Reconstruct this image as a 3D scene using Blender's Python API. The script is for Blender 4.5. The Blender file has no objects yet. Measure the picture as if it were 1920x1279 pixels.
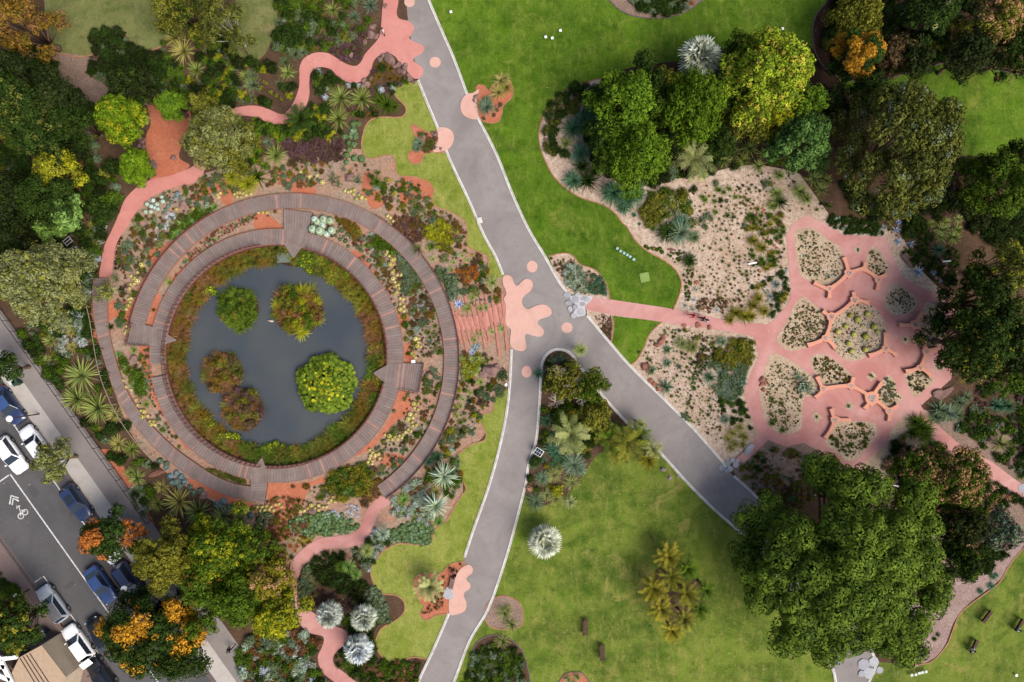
import bpy, bmesh, math, random
import numpy as np
from mathutils import Vector, Matrix, geometry
random.seed(7)
sc = bpy.context.scene
COL = sc.collection
S = 0.06            # metres per pixel of the 1920 px survey photograph
H = 80.0            # flying height
SUN_EL, SUN_AZ = 52.0, 128.0   # elevation, azimuth (compass degrees, clockwise from +Y)
# ---------------------------------------------------------------- camera, sky, sun
cam = bpy.data.objects.new('camera', bpy.data.cameras.new('camera')); COL.objects.link(cam)
cam.location = (0, 0, H); cam.rotation_euler = (0, 0, 0)
cam.data.sensor_width = 36; cam.data.lens = 25.0; cam.data.clip_end = 3000; cam.data.clip_start = 0.5
sc.camera = cam
w = bpy.data.worlds.new('World'); sc.world = w; w.use_nodes = True
nt = w.node_tree; nt.nodes.clear()
sky = nt.nodes.new('ShaderNodeTexSky'); sky.sky_type = 'NISHITA'; sky.sun_disc = False
sky.sun_elevation = math.radians(SUN_EL); sky.sun_rotation = math.radians(SUN_AZ)
sky.air_density = 1.0; sky.dust_density = 4.0; sky.ozone_density = 1.0
bgn = nt.nodes.new('ShaderNodeBackground'); bgn.inputs[1].default_value = 0.09
out = nt.nodes.new('ShaderNodeOutputWorld')
nt.links.new(sky.outputs[0], bgn.inputs[0]); nt.links.new(bgn.outputs[0], out.inputs[0])
sl = bpy.data.lights.new('sun', 'SUN'); sl.energy = 2.3; sl.angle = math.radians(40); sl.color = (1, .95, .87)
so = bpy.data.objects.new('sun', sl); COL.objects.link(so)
az, el = math.radians(SUN_AZ), math.radians(SUN_EL)
sdir = Vector((math.sin(az)*math.cos(el), math.cos(az)*math.cos(el), math.sin(el)))
so.rotation_euler = (-sdir).to_track_quat('-Z', 'Y').to_euler(); so.location = sdir*150
vs = sc.view_settings; vs.view_transform = 'Standard'; vs.look = 'None'; vs.gamma = 1; vs.exposure = 1.1
vs.use_curve_mapping = False

# ---------------------------------------------------------------- helpers
def P(px, py, h=0.0):
    k = (H-h)/H
    return ((px-960)*S*k, (639.5-py)*S*k)
OFF = {1:(0,0),2:(480,0),3:(960,0),4:(1440,0),5:(0,425),6:(480,425),7:(960,425),8:(1440,425),9:(0,849),10:(480,849),11:(960,849),12:(1440,849)}
def cc(k, x, y): return (OFF[k][0]+x/2.975, OFF[k][1]+y/2.975)
def CP(k, pts): return [cc(k, x, y) for x, y in pts]
def catmull(pts, n=6, closed=True):
    pts = [Vector(p) for p in pts]; N = len(pts); out = []
    for i in range(N if closed else N-1):
        g = lambda j: pts[j % N] if closed else pts[max(0, min(N-1, j))]
        a, b, c, d = g(i-1), g(i), g(i+1), g(i+2)
        for k in range(n):
            t = k/n
            out.append(tuple(0.5*((2*b)+(c-a)*t+(2*a-5*b+4*c-d)*t*t+(3*b-a-3*c+d)*t**3)))
    if not closed: out.append(tuple(pts[-1]))
    return out
def tag(o, label=None, cat=None, group=None, kind=None):
    if label: o['label'] = label
    if cat: o['category'] = cat
    if group: o['group'] = group
    if kind: o['kind'] = kind
    return o
def link(name, me, parent=None, mats=None):
    o = bpy.data.objects.new(name, me); COL.objects.link(o)
    if mats:
        for m in (mats if isinstance(mats, (list, tuple)) else [mats]): me.materials.append(m)
    if parent: o.parent = parent
    return o
def empty(name, loc, rz=0):
    o = bpy.data.objects.new(name, None); COL.objects.link(o); o.location = loc; o.rotation_euler = (0, 0, rz)
    o.empty_display_size = .2; return o
def qmesh(name, V, Q, midx=None, rnd=None, smooth=False):
    V = np.asarray(V, np.float32).reshape(-1, 3); Q = np.asarray(Q, np.int32); m, k = Q.shape
    me = bpy.data.meshes.new(name); me.vertices.add(len(V)); me.vertices.foreach_set('co', V.ravel())
    me.loops.add(m*k); me.loops.foreach_set('vertex_index', Q.ravel())
    me.polygons.add(m); me.polygons.foreach_set('loop_start', np.arange(m, dtype=np.int32)*k)
    me.polygons.foreach_set('loop_total', np.full(m, k, np.int32))
    if midx is not None: me.polygons.foreach_set('material_index', np.asarray(midx, np.int32))
    if smooth: me.polygons.foreach_set('use_smooth', np.ones(m, bool))
    me.update(calc_edges=True)
    if rnd is not None:
        a = me.attributes.new('rnd', 'FLOAT', 'FACE'); a.data.foreach_set('value', np.asarray(rnd, np.float32))
    return me
class MB:            # collects polygons for one mesh
    def __init__(s): s.v = []; s.f = []; s.m = []
    def add(s, vs, fs, mi=0):
        b = len(s.v); s.v += [tuple(v) for v in vs]; s.f += [tuple(b+i for i in f) for f in fs]; s.m += [mi]*len(fs); return s
    def box(s, c, d, rz=0, mi=0, M=None):
        x, y, z = d[0]/2, d[1]/2, d[2]/2; R = M or Matrix.Rotation(rz, 3, 'Z'); c = Vector(c)
        vs = [c+R @ Vector((i*x, j*y, k*z)) for i, j, k in ((-1,-1,-1),(1,-1,-1),(1,1,-1),(-1,1,-1),(-1,-1,1),(1,-1,1),(1,1,1),(-1,1,1))]
        return s.add(vs, [(0,3,2,1),(4,5,6,7),(0,1,5,4),(1,2,6,5),(2,3,7,6),(3,0,4,7)], mi)
    def tube(s, pts, rad, n=6, mi=0, cap=True):
        pts = [Vector(p) for p in pts]; rings = []
        if not isinstance(rad, (list, tuple)): rad = [rad]*len(pts)
        for i, p in enumerate(pts):
            d = (pts[min(i+1, len(pts)-1)]-pts[max(i-1, 0)]).normalized()
            a = d.cross(Vector((0.13, .21, 1)) if abs(d.z) < .9 else Vector((1, .1, 0))).normalized(); b = d.cross(a)
            rings.append([p+(a*math.cos(t)+b*math.sin(t))*rad[i] for t in [2*math.pi*k/n for k in range(n)]])
        vs = sum(rings, []); fs = []
        for i in range(len(pts)-1):
            for k in range(n):
                fs.append((i*n+k, i*n+(k+1) % n, (i+1)*n+(k+1) % n, (i+1)*n+k))
        if cap: fs += [tuple(range(n))[::-1], tuple((len(pts)-1)*n+k for k in range(n))]
        return s.add(vs, fs, mi)
    def build(s, name, mats, parent=None, smooth=False, bevel=0):
        me = bpy.data.meshes.new(name); me.from_pydata(s.v, [], s.f)
        for p, m in zip(me.polygons, s.m): p.material_index = m; p.use_smooth = smooth
        o = link(name, me, parent, mats)
        if bevel:
            b = o.modifiers.new('bevel', 'BEVEL'); b.width = bevel; b.segments = 2; b.limit_method = 'ANGLE'
        return o
def prism(mb, poly, z0, z1, mi=0):      # poly in world xy, tops and sides
    poly = [Vector((p[0], p[1], 0)) for p in poly]
    tri = geometry.tessellate_polygon([poly]); n = len(poly)
    area = sum(poly[i].x*poly[(i+1) % n].y-poly[(i+1) % n].x*poly[i].y for i in range(n))
    top = [(p.x, p.y, z1) for p in poly]; bot = [(p.x, p.y, z0) for p in poly]
    fs = []
    for t in tri:
        a, b, c = [poly[i] for i in t]
        fs.append(t if (b-a).cross(c-a).z > 0 else (t[0], t[2], t[1]))
    if z1 > z0:
        for i in range(n):
            j = (i+1) % n
            fs.append((n+i, n+j, j, i) if area > 0 else (n+j, n+i, i, j))
    mb.add(top+bot if z1 > z0 else top, fs, mi); return mb
REG = {}
def sheet(name, pts, z, mat, smooth=4, holes=None, kind='structure', label=None):
    sp = catmull(pts, smooth) if smooth else list(pts)
    REG.setdefault(name, []).append(np.array(sp))
    polys = [[Vector((*P(*p), z)) for p in sp]]
    for h in holes or []: polys.append([Vector((*P(*p), z)) for p in h])
    tri = geometry.tessellate_polygon(polys); vs = [v for q in polys for v in q]
    fs = []
    for t in tri:
        a, b, c = [vs[i] for i in t]
        if (b-a).cross(c-a).length < 1e-9: continue
        fs.append(t if (b-a).cross(c-a).z > 0 else (t[0], t[2], t[1]))
    me = bpy.data.meshes.new(name); me.from_pydata([tuple(v) for v in vs], [], fs)
    o = link(name, me, None, mat); tag(o, kind=kind); return o
def ribbon(mb, pts, w, z0, z1, mi=0, closed=False, px=True):
    p = [Vector((*P(*q), 0)) if px else Vector((q[0], q[1], 0)) for q in pts]; n = len(p); L = []; R = []
    for i in range(n):
        a = p[(i-1) % n] if closed else p[max(0, i-1)]; b = p[(i+1) % n] if closed else p[min(n-1, i+1)]
        d = (b-a); d.normalize() if d.length else None; nn = Vector((-d.y, d.x, 0))*w/2; L.append(p[i]+nn); R.append(p[i]-nn)
    vs = []
    for i in range(n): vs += [(L[i].x, L[i].y, z0), (L[i].x, L[i].y, z1), (R[i].x, R[i].y, z1), (R[i].x, R[i].y, z0)]
    fs = []
    for i in range(n if closed else n-1):
        a, b = 4*i, 4*((i+1) % n)
        fs += [(a+1, a, b, b+1), (a+2, a+1, b+1, b+2), (a+3, a+2, b+2, b+3)]
    if not closed: fs += [(0, 1, 2, 3), (4*n-4, 4*n-1, 4*n-2, 4*n-3)]
    mb.add(vs, fs, mi); return mb
def inside(pt, poly):
    x, y = pt; px = poly[:, 0]; py = poly[:, 1]; qx = np.roll(px, -1); qy = np.roll(py, -1)
    c = ((py > y) != (qy > y)); den = np.where(qy-py == 0, 1e-9, qy-py)
    return bool(np.count_nonzero(c & (x < (qx-px)*(y-py)/den+px)) % 2)

# ---------------------------------------------------------------- materials
def lin(c): return tuple((v/255/12.92 if v/255 <= .04045 else ((v/255+.055)/1.055)**2.4) for v in c)
def scol(c, k=1.0):
    l = lin(c); return (l[0]*k, l[1]*k, l[2]*k, 1)
class NT:
    def __init__(s, name, rough=.8, spec=.2):
        s.m = bpy.data.materials.new(name); s.m.use_nodes = True; s.t = s.m.node_tree; s.b = s.t.nodes['Principled BSDF']
        s.b.inputs['Roughness'].default_value = rough; s.b.inputs['Specular IOR Level'].default_value = spec
        s.geo = s.t.nodes.new('ShaderNodeNewGeometry'); s.pos = s.geo.outputs['Position']
    def n(s, t, **k):
        o = s.t.nodes.new(t)
        for a, b in k.items(): setattr(o, a, b)
        return o
    def l(s, a, b): s.t.links.new(a, b)
    def noise(s, scale, detail=4, rough=.6, vec=None, dist=0):
        o = s.n('ShaderNodeTexNoise'); o.inputs['Scale'].default_value = scale; o.inputs['Detail'].default_value = detail
        o.inputs['Roughness'].default_value = rough; o.inputs['Distortion'].default_value = dist; s.l(vec or s.pos, o.inputs['Vector']); return o.outputs['Fac']
    def ramp(s, fac, lo, hi, a=0., b=1.):
        o = s.n('ShaderNodeMapRange'); o.inputs[1].default_value = lo; o.inputs[2].default_value = hi
        o.inputs[3].default_value = a; o.inputs[4].default_value = b; s.l(fac, o.inputs[0]); return o.outputs[0]
    def mix(s, fac, a, b, mode='MIX'):
        o = s.n('ShaderNodeMix', data_type='RGBA', blend_type=mode)
        if isinstance(fac, (int, float)): o.inputs[0].default_value = fac
        else: s.l(fac, o.inputs[0])
        for v, i in ((a, 6), (b, 7)):
            if isinstance(v, tuple): o.inputs[i].default_value = v
            else: s.l(v, o.inputs[i])
        return o.outputs[2]
    def math(s, op, a, b=0):
        o = s.n('ShaderNodeMath', operation=op)
        for v, i in ((a, 0), (b, 1)):
            if isinstance(v, (int, float)): o.inputs[i].default_value = v
            else: s.l(v, o.inputs[i])
        return o.outputs[0]
    def color(s, c): s.l(c, s.b.inputs['Base Color']); return s
    def bump(s, h, st=.4, d=.05):
        o = s.n('ShaderNodeBump'); o.inputs['Strength'].default_value = st; o.inputs['Distance'].default_value = d
        s.l(h, o.inputs['Height']); s.l(o.outputs[0], s.b.inputs['Normal']); return s
MC = {}
def simple(name, c, rough=.6, spec=.3, metal=0, k=.5, var=.12, scale=3.0):
    key = (name,)
    if key in MC: return MC[key]
    t = NT(name, rough, spec); t.b.inputs['Metallic'].default_value = metal
    nz = t.ramp(t.noise(scale, 5), .3, .7, 1-var, 1+var)
    o = t.n('ShaderNodeMix', data_type='RGBA', blend_type='MULTIPLY'); o.inputs[0].default_value = 1
    o.inputs[6].default_value = scol(c, k); cmb = t.n('ShaderNodeCombineColor'); [t.l(nz, cmb.inputs[i]) for i in range(3)]
    t.l(cmb.outputs[0], o.inputs[7]); t.color(o.outputs[2]); MC[key] = t.m; return t.m
def grass(name, a, b, c, k=.5):
    t = NT(name, .9, .1)
    big = t.ramp(t.noise(.11, 6, .68, dist=.8), .42, .58); mid = t.ramp(t.noise(.55, 6, .7), .35, .68); fine = t.noise(5, 6, .85)
    x = t.mix(big, scol(a, k), scol(b, k)); x = t.mix(t.math('MULTIPLY', mid, .6), x, scol(c, k)); x = t.mix(t.ramp(t.noise(.23, 6, .75, dist=1), .56, .68, 0, .6), x, scol((min(255, c[0]+26), c[1]+4, c[2]+20), k)); x = t.mix(t.ramp(t.noise(.3, 5, .7, dist=.5), .40, .30, 0, .6), x, scol((a[0]*.8, a[1]*.84, a[2]*.7), k))
    stretch = t.n('ShaderNodeMapping'); stretch.inputs['Rotation'].default_value = (0, 0, .5); stretch.inputs['Scale'].default_value = (1, .28, 1); t.l(t.pos, stretch.inputs[0])
    pat = t.ramp(t.noise(1.5, 5, .75, stretch.outputs[0]), .52, .72, 0, .5); x = t.mix(pat, x, scol((min(255,c[0]+30), c[1]+12, c[2]+25), k))
    dk = t.ramp(t.noise(.8, 6, .8), .5, .72, 0, .7); x = t.mix(dk, x, scol((a[0]*.6, a[1]*.72, a[2]*.6), k))
    f = t.ramp(fine, .3, .7, .66, 1.34); cm = t.n('ShaderNodeCombineColor'); [t.l(f, cm.inputs[i]) for i in range(3)]
    x = t.mix(1.0, x, cm.outputs[0], 'MULTIPLY'); t.color(x).bump(t.noise(14, 4, .8), .9, .08); return t.m
def soil(name, cols, k=.5, s1=.5, s2=6.0, speck=None, bumpd=.05):
    t = NT(name, .95, .05)
    x = t.mix(t.ramp(t.noise(s1, 5, .65, dist=.5), .4, .6), scol(cols[0], k), scol(cols[1], k))
    x = t.mix(t.ramp(t.noise(s2, 6, .85), .42, .62), x, scol(cols[2], k))
    if speck:
        v = t.n('ShaderNodeTexVoronoi'); v.inputs['Scale'].default_value = 7; t.l(t.pos, v.inputs['Vector'])
        x = t.mix(t.ramp(v.outputs['Distance'], .12, .3, .8, 0), x, scol(speck, k))
    f = t.ramp(t.noise(22, 3, .8), .3, .7, .65, 1.35); cm = t.n('ShaderNodeCombineColor'); [t.l(f, cm.inputs[i]) for i in range(3)]
    x = t.mix(1.0, x, cm.outputs[0], 'MULTIPLY'); t.color(x).bump(t.noise(12, 4, .8), .8, bumpd); return t.m
def paving(name, c, c2, k=.5, crack=True):
    t = NT(name, .85, .15)
    x = t.mix(t.ramp(t.noise(.16, 6, .65, dist=.8), .35, .65), scol(c, k), scol(c2, k))
    x = t.mix(t.ramp(t.noise(.9, 6, .75), .50, .70, 0, .5), x, scol((c[0]*.84, c[1]*.81, c[2]*.78), k))
    st = t.ramp(t.noise(2.2, 3, .5), .68, .74, 0, .3); x = t.mix(st, x, scol((c[0]*.7, c[1]*.7, c[2]*.7), k))
    v = t.n('ShaderNodeTexVoronoi'); v.feature = 'DISTANCE_TO_EDGE'; v.inputs['Scale'].default_value = .16; v.inputs['Randomness'].default_value = .8; t.l(t.pos, v.inputs['Vector']); x = t.mix(t.ramp(v.outputs['Distance'], .002, .007, .13, 0), x, scol((c[0]*.72, c[1]*.7, c[2]*.68), k))
    x = t.mix(t.ramp(t.noise(.45, 6, .8, dist=1.5), .60, .72, 0, .35), x, scol((min(255,c[0]*1.08), min(255,c[1]*1.08), min(255,c[2]*1.07)), k))
    f = t.ramp(t.noise(30, 3, .8), .3, .7, .84, 1.16); cm = t.n('ShaderNodeCombineColor'); [t.l(f, cm.inputs[i]) for i in range(3)]
    x = t.mix(1.0, x, cm.outputs[0], 'MULTIPLY'); t.color(x).bump(t.noise(30, 3, .7), .4, .01); return t.m
M_lawnN = grass('lawn_grass_deep', (66,102,14), (96,134,24), (130,154,52))
M_lawnW = grass('lawn_grass_pale', (132,150,46), (156,166,72), (178,182,96))
M_lawnS = grass('lawn_grass_mid', (72,104,24), (116,142,44), (158,162,76))
M_lawnD = grass('lawn_grass_dry', (106,118,60), (136,144,84), (150,146,94))
M_mulch = soil('mulch', [(134,104,84), (112,88,70), (88,70,54)], k=.42, speck=(60,45,38))  # mulch brown, darkened so the colour carries woodland shade
M_mulchD = soil('mulch_dark', [(104,76,64), (84,62,50), (62,48,38)], k=.42)
M_mulchP = soil('mulch_grey', [(188,160,144), (166,140,124), (132,110,96)], k=.5, speck=(90,70,62))
M_red = soil('red_sand', [(220,142,112), (210,128,96), (196,116,88)], k=.5, s2=2.5)
M_mix = soil('garden_soil', [(190,166,146), (206,152,128), (150,128,106)], k=.54, s1=.35, s2=3, speck=(96,76,62))
M_gravel = soil('pale_gravel', [(230,208,190), (212,186,164), (172,146,122)], k=.55, s1=.35, s2=2.4, speck=(130,105,88))
M_gravelY = soil('sandy_gravel', [(232,212,184), (216,188,160), (184,158,130)], k=.5, s1=.5, s2=5, speck=(110,90,66))
M_pink = paving('pink_paving', (232,162,150), (220,142,132))
M_pinkL = paving('pale_pink_paving', (242,196,180), (236,184,168))
M_pinkR = paving('rose_paving', (230,176,168), (206,138,131))
M_asph = paving('path_asphalt', (170,162,158), (148,140,138), k=.51)
M_road = paving('street_asphalt', (128,125,126), (112,110,111), k=.36)
M_foot = paving('footpath_asphalt', (164,155,150), (152,143,139), k=.48)
M_conc = paving('footpath_concrete', (214,206,198), (204,196,188), k=.5)
M_kerb = simple('white_concrete', (226,221,214), .85, .1, k=.55, var=.22, scale=1.8)
M_kerbg = simple('bluestone', (120,108,104), .9, .1, k=.5, var=.3, scale=6)
M_edge = simple('rusty_edging', (186,136,104), .8, .1, k=.5, var=.25, scale=2)
M_white = simple('white_paint', (240,240,238), .6, .2, k=.75, var=.08, scale=8)
M_mark = simple('worn_road_paint', (222,220,218), .8, .1, k=.58, var=.3, scale=3)
M_slate = simple('grey_slate', (172,172,180), .7, .3, k=.5, var=.14, scale=2)
M_steel = simple('dark_steel', (70,56,54), .5, .4, k=.5)
M_rust = simple('rust_brown_steel', (112,66,56), .7, .3, k=.5, var=.3); M_beam = simple('edge_timber', (168,126,112), .8, .1, k=.5, var=.2)
M_bark = simple('bark', (120,98,82), .9, .1, k=.5, var=.35, scale=5)
M_barkP = simple('pale_bark', (196,184,172), .9, .1, k=.5, var=.25, scale=5)
M_bench = simple('orange_pink_concrete', (238,168,142), .75, .1, k=.52, var=.08)
M_glass = simple('dark_glass', (34,42,52), .08, .6, k=.8, var=.05)
M_rubber = simple('rubber', (30,30,32), .8, .2, k=.6)
def wood():
    t = NT('weathered_deck_wood', .8, .15); oi = t.n('ShaderNodeObjectInfo')
    x = t.mix(t.ramp(oi.outputs['Random'], 0, 1), scol((158,142,136), .5), scol((144,126,120), .5))
    x = t.mix(t.ramp(oi.outputs['Random'], .93, .96), x, scol((204,156,136), .5))
    x = t.mix(t.ramp(oi.outputs['Random'], .80, .83, 0, .5), x, scol((170,140,134), .5))
    nz = t.ramp(t.noise(1.1, 5, .7), .3, .7, .84, 1.16); cm = t.n('ShaderNodeCombineColor'); [t.l(nz, cm.inputs[i]) for i in range(3)]
    x = t.mix(1.0, x, cm.outputs[0], 'MULTIPLY')
    tc = t.n('ShaderNodeTexCoord'); wv = t.n('ShaderNodeTexWave'); wv.bands_direction = 'X'; wv.inputs['Scale'].default_value = 7; t.l(tc.outputs['Object'], wv.inputs[0])
    x = t.mix(t.ramp(wv.outputs['Fac'], 0, .35, .3, 0), x, scol((78,58,58), .5))
    t.color(x); return t.m
M_wood = wood()
M_sleep = simple('pink_timber', (206,140,122), .8, .15, k=.5, var=.2)
def water():
    t = NT('pond_water', .06, .5)
    x = t.mix(t.ramp(t.noise(.12, 4, .5), .4, .65), scol((98,102,102), .42), scol((80,88,96), .42)); t.color(x)  # grey-blue mottling puts cloud and tree reflections, and depth, into the colour
    t.bump(t.noise(2.2, 4, .6), .16, .06); return t.m
M_water = water()
def rockmat(name, c, c2):
    t = NT(name, .9, .15); x = t.mix(t.ramp(t.noise(1.4, 6, .7), .35, .65), scol(c, .5), scol(c2, .5))
    x = t.mix(t.ramp(t.noise(9, 5, .8), .5, .7, 0, .6), x, scol((c2[0]*.6, c2[1]*.6, c2[2]*.6), .5)); t.color(x).bump(t.noise(5, 5, .8), .8, .08); return t.m
M_rock = rockmat('rock_brown', (176,142,130), (128,100,96)); M_rockR = rockmat('rock_reddish', (196,130,106), (140,98,88)); M_rockG = rockmat('rock_grey', (190,176,170), (146,130,124))
LC = {  # leaf colours: two ends
 'dg': ((58,84,38), (34,56,26)), 'dk': ((50,66,36), (28,40,22)), 'mg': ((92,122,44), (52,84,30)), 'fg': ((104,140,44), (60,98,26)), 'bg': ((122,158,44), (72,112,28)),
 'yg': ((176,182,58), (112,132,36)), 'yl': ((206,190,70), (150,152,50)), 'ol': ((132,138,68), (78,90,42)), 'oy': ((156,158,92), (96,106,58)), 'gg': ((132,148,108), (86,106,74)),
 'bl': ((126,154,126), (74,104,84)), 'tl': ((90,138,112), (46,88,70)), 'gt': ((104,146,96), (40,76,46)), 'pn': ((104,134,56), (32,60,22)), 'yk': ((176,186,98), (90,118,48)), 'ym': ((208,196,108), (126,130,66)), 'is': ((112,140,56), (52,84,32)), 'li': ((152,178,58), (80,116,36)), 'wy': ((224,226,196), (170,180,150)), 'sv': ((206,212,206), (146,158,150)), 'pl': ((198,214,186), (140,164,130)),
 'rb': ((156,112,74), (108,74,48)), 'or': ((206,124,54), (146,84,36)), 'go': ((226,166,48), (176,120,34)), 'pu': ((122,90,88), (82,60,58)), 'br': ((128,104,72), (84,70,48)),
 'pk': ((222,160,132), (120,122,70)), 'bb': ((196,216,236), (142,170,196)), 'ss': ((196,206,120), (120,146,60)), 'wh': ((244,244,244), (206,206,214)), 'cy': ((152,150,66), (88,98,38)), 'rd': ((176,74,54), (128,60,44)),
 'ps': ((214,220,206), (140,152,136)), 'cr': ((226,206,132), (190,166,88)), 'cd': ((112,122,70), (52,64,36)), 'og': ((150,112,40), (98,92,34)), 'py': ((178,182,112), (112,124,66)), 'gc': ((140,166,112), (96,128,80)), 'gr': ((150,170,160),(104,128,118)), 'lg': ((150,184,92), (96,140,60))}
LM = {}
for k_, (a_, b_) in list(LC.items()):      # greens lean to yellow, with little blue
    f_ = lambda c: (min(255, c[0]*1.06), c[1], c[2]*(.70 if c[1] > c[2]*1.25 else .92)) if c[1] >= c[0]*.98 else c
    if k_ not in ('bb', 'wh', 'sv', 'gr', 'ps', 'wy', 'pl', 'py', 'ss', 'yk', 'ym', 'lg', 'gg', 'gc', 'oy'): LC[k_] = (f_(a_), f_(b_))
def leaf(code):
    if code in LM: return LM[code]
    a, b = LC[code]; t = NT('foliage_'+code, .75, .06); at = t.n('ShaderNodeAttribute', attribute_name='rnd'); oi = t.n('ShaderNodeObjectInfo')
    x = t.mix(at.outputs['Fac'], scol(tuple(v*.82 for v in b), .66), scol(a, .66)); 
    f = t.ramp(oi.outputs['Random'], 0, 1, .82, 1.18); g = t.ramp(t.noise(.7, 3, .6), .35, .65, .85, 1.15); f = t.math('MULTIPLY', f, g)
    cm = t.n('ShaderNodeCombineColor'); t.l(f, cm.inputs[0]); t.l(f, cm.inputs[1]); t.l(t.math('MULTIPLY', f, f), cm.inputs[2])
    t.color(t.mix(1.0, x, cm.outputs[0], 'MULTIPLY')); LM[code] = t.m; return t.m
# ---------------------------------------------------------------- the setting: ground, lawns, beds, paths
PC, PR = (520, 667), 207
def circ(cx, cy, r, n=64, a0=0, a1=360):
    return [(cx+r*math.cos(math.radians(a0+(a1-a0)*i/n)), cy+r*math.sin(math.radians(a0+(a1-a0)*i/n))) for i in range(n if a1-a0 == 360 else n+1)]
sheet('ground', [(-9000,-9000),(11000,-9000),(11000,10500),(-9000,10500)], 0, M_mulch, 0, holes=[circ(*PC, PR-1)])
def edging(name, pts, mat=M_edge, w=.13, h=.07, closed=False, lab=None):
    mb = MB(); ribbon(mb, catmull(pts, 5, closed), w, 0, h, closed=closed); o = mb.build(name, mat); tag(o, kind='structure'); return o
# lawns
sheet('lawn', [(808,-60),(850,-60),(1980,-60),(1980,300),(1700,300),(1400,560),(1262,588),(1141,566),(1062,552),(1045,525),(1020,480),(990,430),(960,365),(930,290),(897,225),(880,190),(850,110),(803,0)], .012, M_lawnN, 0)
sheet('lawn', [(990,905),(1000,800),(1090,690),(1125,735),(1165,780),(1200,815),(1240,850),(1290,905),(1340,955),(1400,1010),(1480,1120),(1555,1240),(1590,1380),(820,1380),(850,1279),(880,1200),(915,1140),(945,1055),(965,985)], .012, M_lawnS, 0)
SEb = [(2000,960),(1920,1027),(1890,1064),(1874,1091),(1848,1112),(1816,1135),(1797,1155),(1785,1185),(1773,1212),(1743,1242),(1700,1245),(1642,1241)]
sheet('lawn', SEb+[(1630,1279),(1625,1380),(2000,1380)], .012, M_lawnS, 0)
edging('lawn_edging', SEb[:-1])
W1 = CP(2, [(780,480),(775,530),(830,590),(835,630),(800,655),(680,655),(620,690),(595,760),(590,820),(610,870),(650,885),(740,865),(775,890),(780,940),(800,980),(900,990),(950,1030),(990,1050),(985,1110),(1000,1150),(1080,1180),(1160,1230),(1180,1279)])+CP(6, [(1180,40),(1175,90),(1210,130),(1290,165),(1295,230),(1302,290)])
sheet('lawn', [(950,519)]+[(782,151),(800,195),(820,235),(845,300),(880,375),(908,440),(930,480)][::-1]+catmull(W1, 5, False), .012, M_lawnW, 0)
edging('lawn_edging', W1)
W2 = CP(6, [(1420,905),(1375,915),(1330,940),(1325,1000),(1310,1035),(1260,1050),(1245,1080),(1280,1140),(1275,1190),(1200,1215),(1140,1260)])+CP(10, [(1130,0),(1120,80),(1150,150),(1172,200),(1140,250),(1085,340),(1060,385),(1000,430),(980,490),(950,515),(870,510),(780,510),(700,560),(645,640),(650,710),(690,780),(780,795),(825,830),(825,890),(770,940),(700,980),(670,1050),(690,1120),(740,1165),(800,1170),(870,1140),(950,1150)])
sheet('lawn', [(958,722),(953,780),(938,850),(915,920),(890,990),(872,1045),(843,1150),(808,1232)][::-1]+catmull(W2, 5, False), .012, M_lawnW, 0)
edging('lawn_edging', W2)
NW = CP(1, [(200,-80),(245,0),(250,80),(260,150),(290,270),(370,310),(480,315),(540,290),(560,240),(580,190),(640,160),(700,190),(730,235),(780,280),(850,280),(920,240),(960,130),(970,50),(930,0),(930,-80)])
sheet('lawn', NW, .012, M_lawnD); edging('lawn_edging', NW[2:17])
sheet('lawn', [(450,-30),(440,10),(425,30),(410,60),(430,94),(455,108),(480,114),(500,97),(515,60),(521,10),(520,-30)], .012, M_lawnD)
# garden beds laid over ground and lawns
def bed(pts, mat, z=.02, sm=5, edge=None, name='garden_bed', holes=None):
    o = sheet(name, pts, z, mat, sm, holes)
    if edge: edging('bed_edging', pts, edge, .12, .07, True)
    return o
gravN = CP(3, [(500,440),(430,455),(330,490),(240,550),(180,640),(150,750),(170,860),(230,980),(300,1050),(390,1105),(500,1140),(570,1185),(620,1250)])+CP(7, [(640,0),(690,80),(760,140),(850,190),(910,240),(945,310),(930,390),(895,468)])
bed(catmull(gravN, 4, False)+[(1300,586),(1377,606),(1440,612),(1560,600),(1800,620),(1980,640),(1980,300),(1857,294),(1796,292),(1700,200),(1640,260),(1560,300),(1480,290),(1400,270),(1300,260),(1230,230),(1160,190)], M_gravel, .02, 0)
edging('bed_edging', gravN)
bed([(1128,150),(1180,128),(1240,118),(1290,112),(1350,95),(1400,70),(1450,60),(1520,90),(1560,130),(1600,200),(1620,300),(1560,345),(1480,320),(1400,310),(1300,330),(1200,340),(1120,300),(1090,220)], M_mulchD, .026)
bed([(1500,200),(1640,160),(1796,292),(1857,294),(1900,285),(2000,240),(2000,1000),(1900,1040),(1874,1090),(1800,1130),(1740,1240),(1640,1240),(1600,1235),(1450,1000),(1430,945),(1390,905),(1440,850),(1600,900),(1740,790),(1800,700),(1800,560),(1760,540),(1720,500),(1690,440),(1640,420),(1560,410),(1480,300)], M_mulch, .024, 0)
bed([(1372,868),(1440,812),(1474,826),(1507,818),(1541,836),(1580,862),(1590,895),(1560,900),(1500,900),(1450,930),(1410,920)], M_mulchP, .026)
bed([(1590,885),(1640,840),(1664,810),(1695,770),(1745,775),(1735,830),(1660,895),(1610,910)], M_gravelY, .030)
bed([(1620,930),(1700,860),(1740,800),(1800,790),(1900,800),(1960,900),(1900,1030),(1700,1100)], M_mulchP, .028)
bed(CP(12, [(1428,500),(1345,630),(1290,710),(1120,840),(1035,945),(985,1075),(900,1160),(760,1180),(700,900),(900,800),(1050,700),(1150,620),(1250,540)]), soil('pale_mulch', [(206,180,170),(186,158,148),(150,124,116)], k=.5, s2=6, speck=(100,80,72)), .032)
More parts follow.
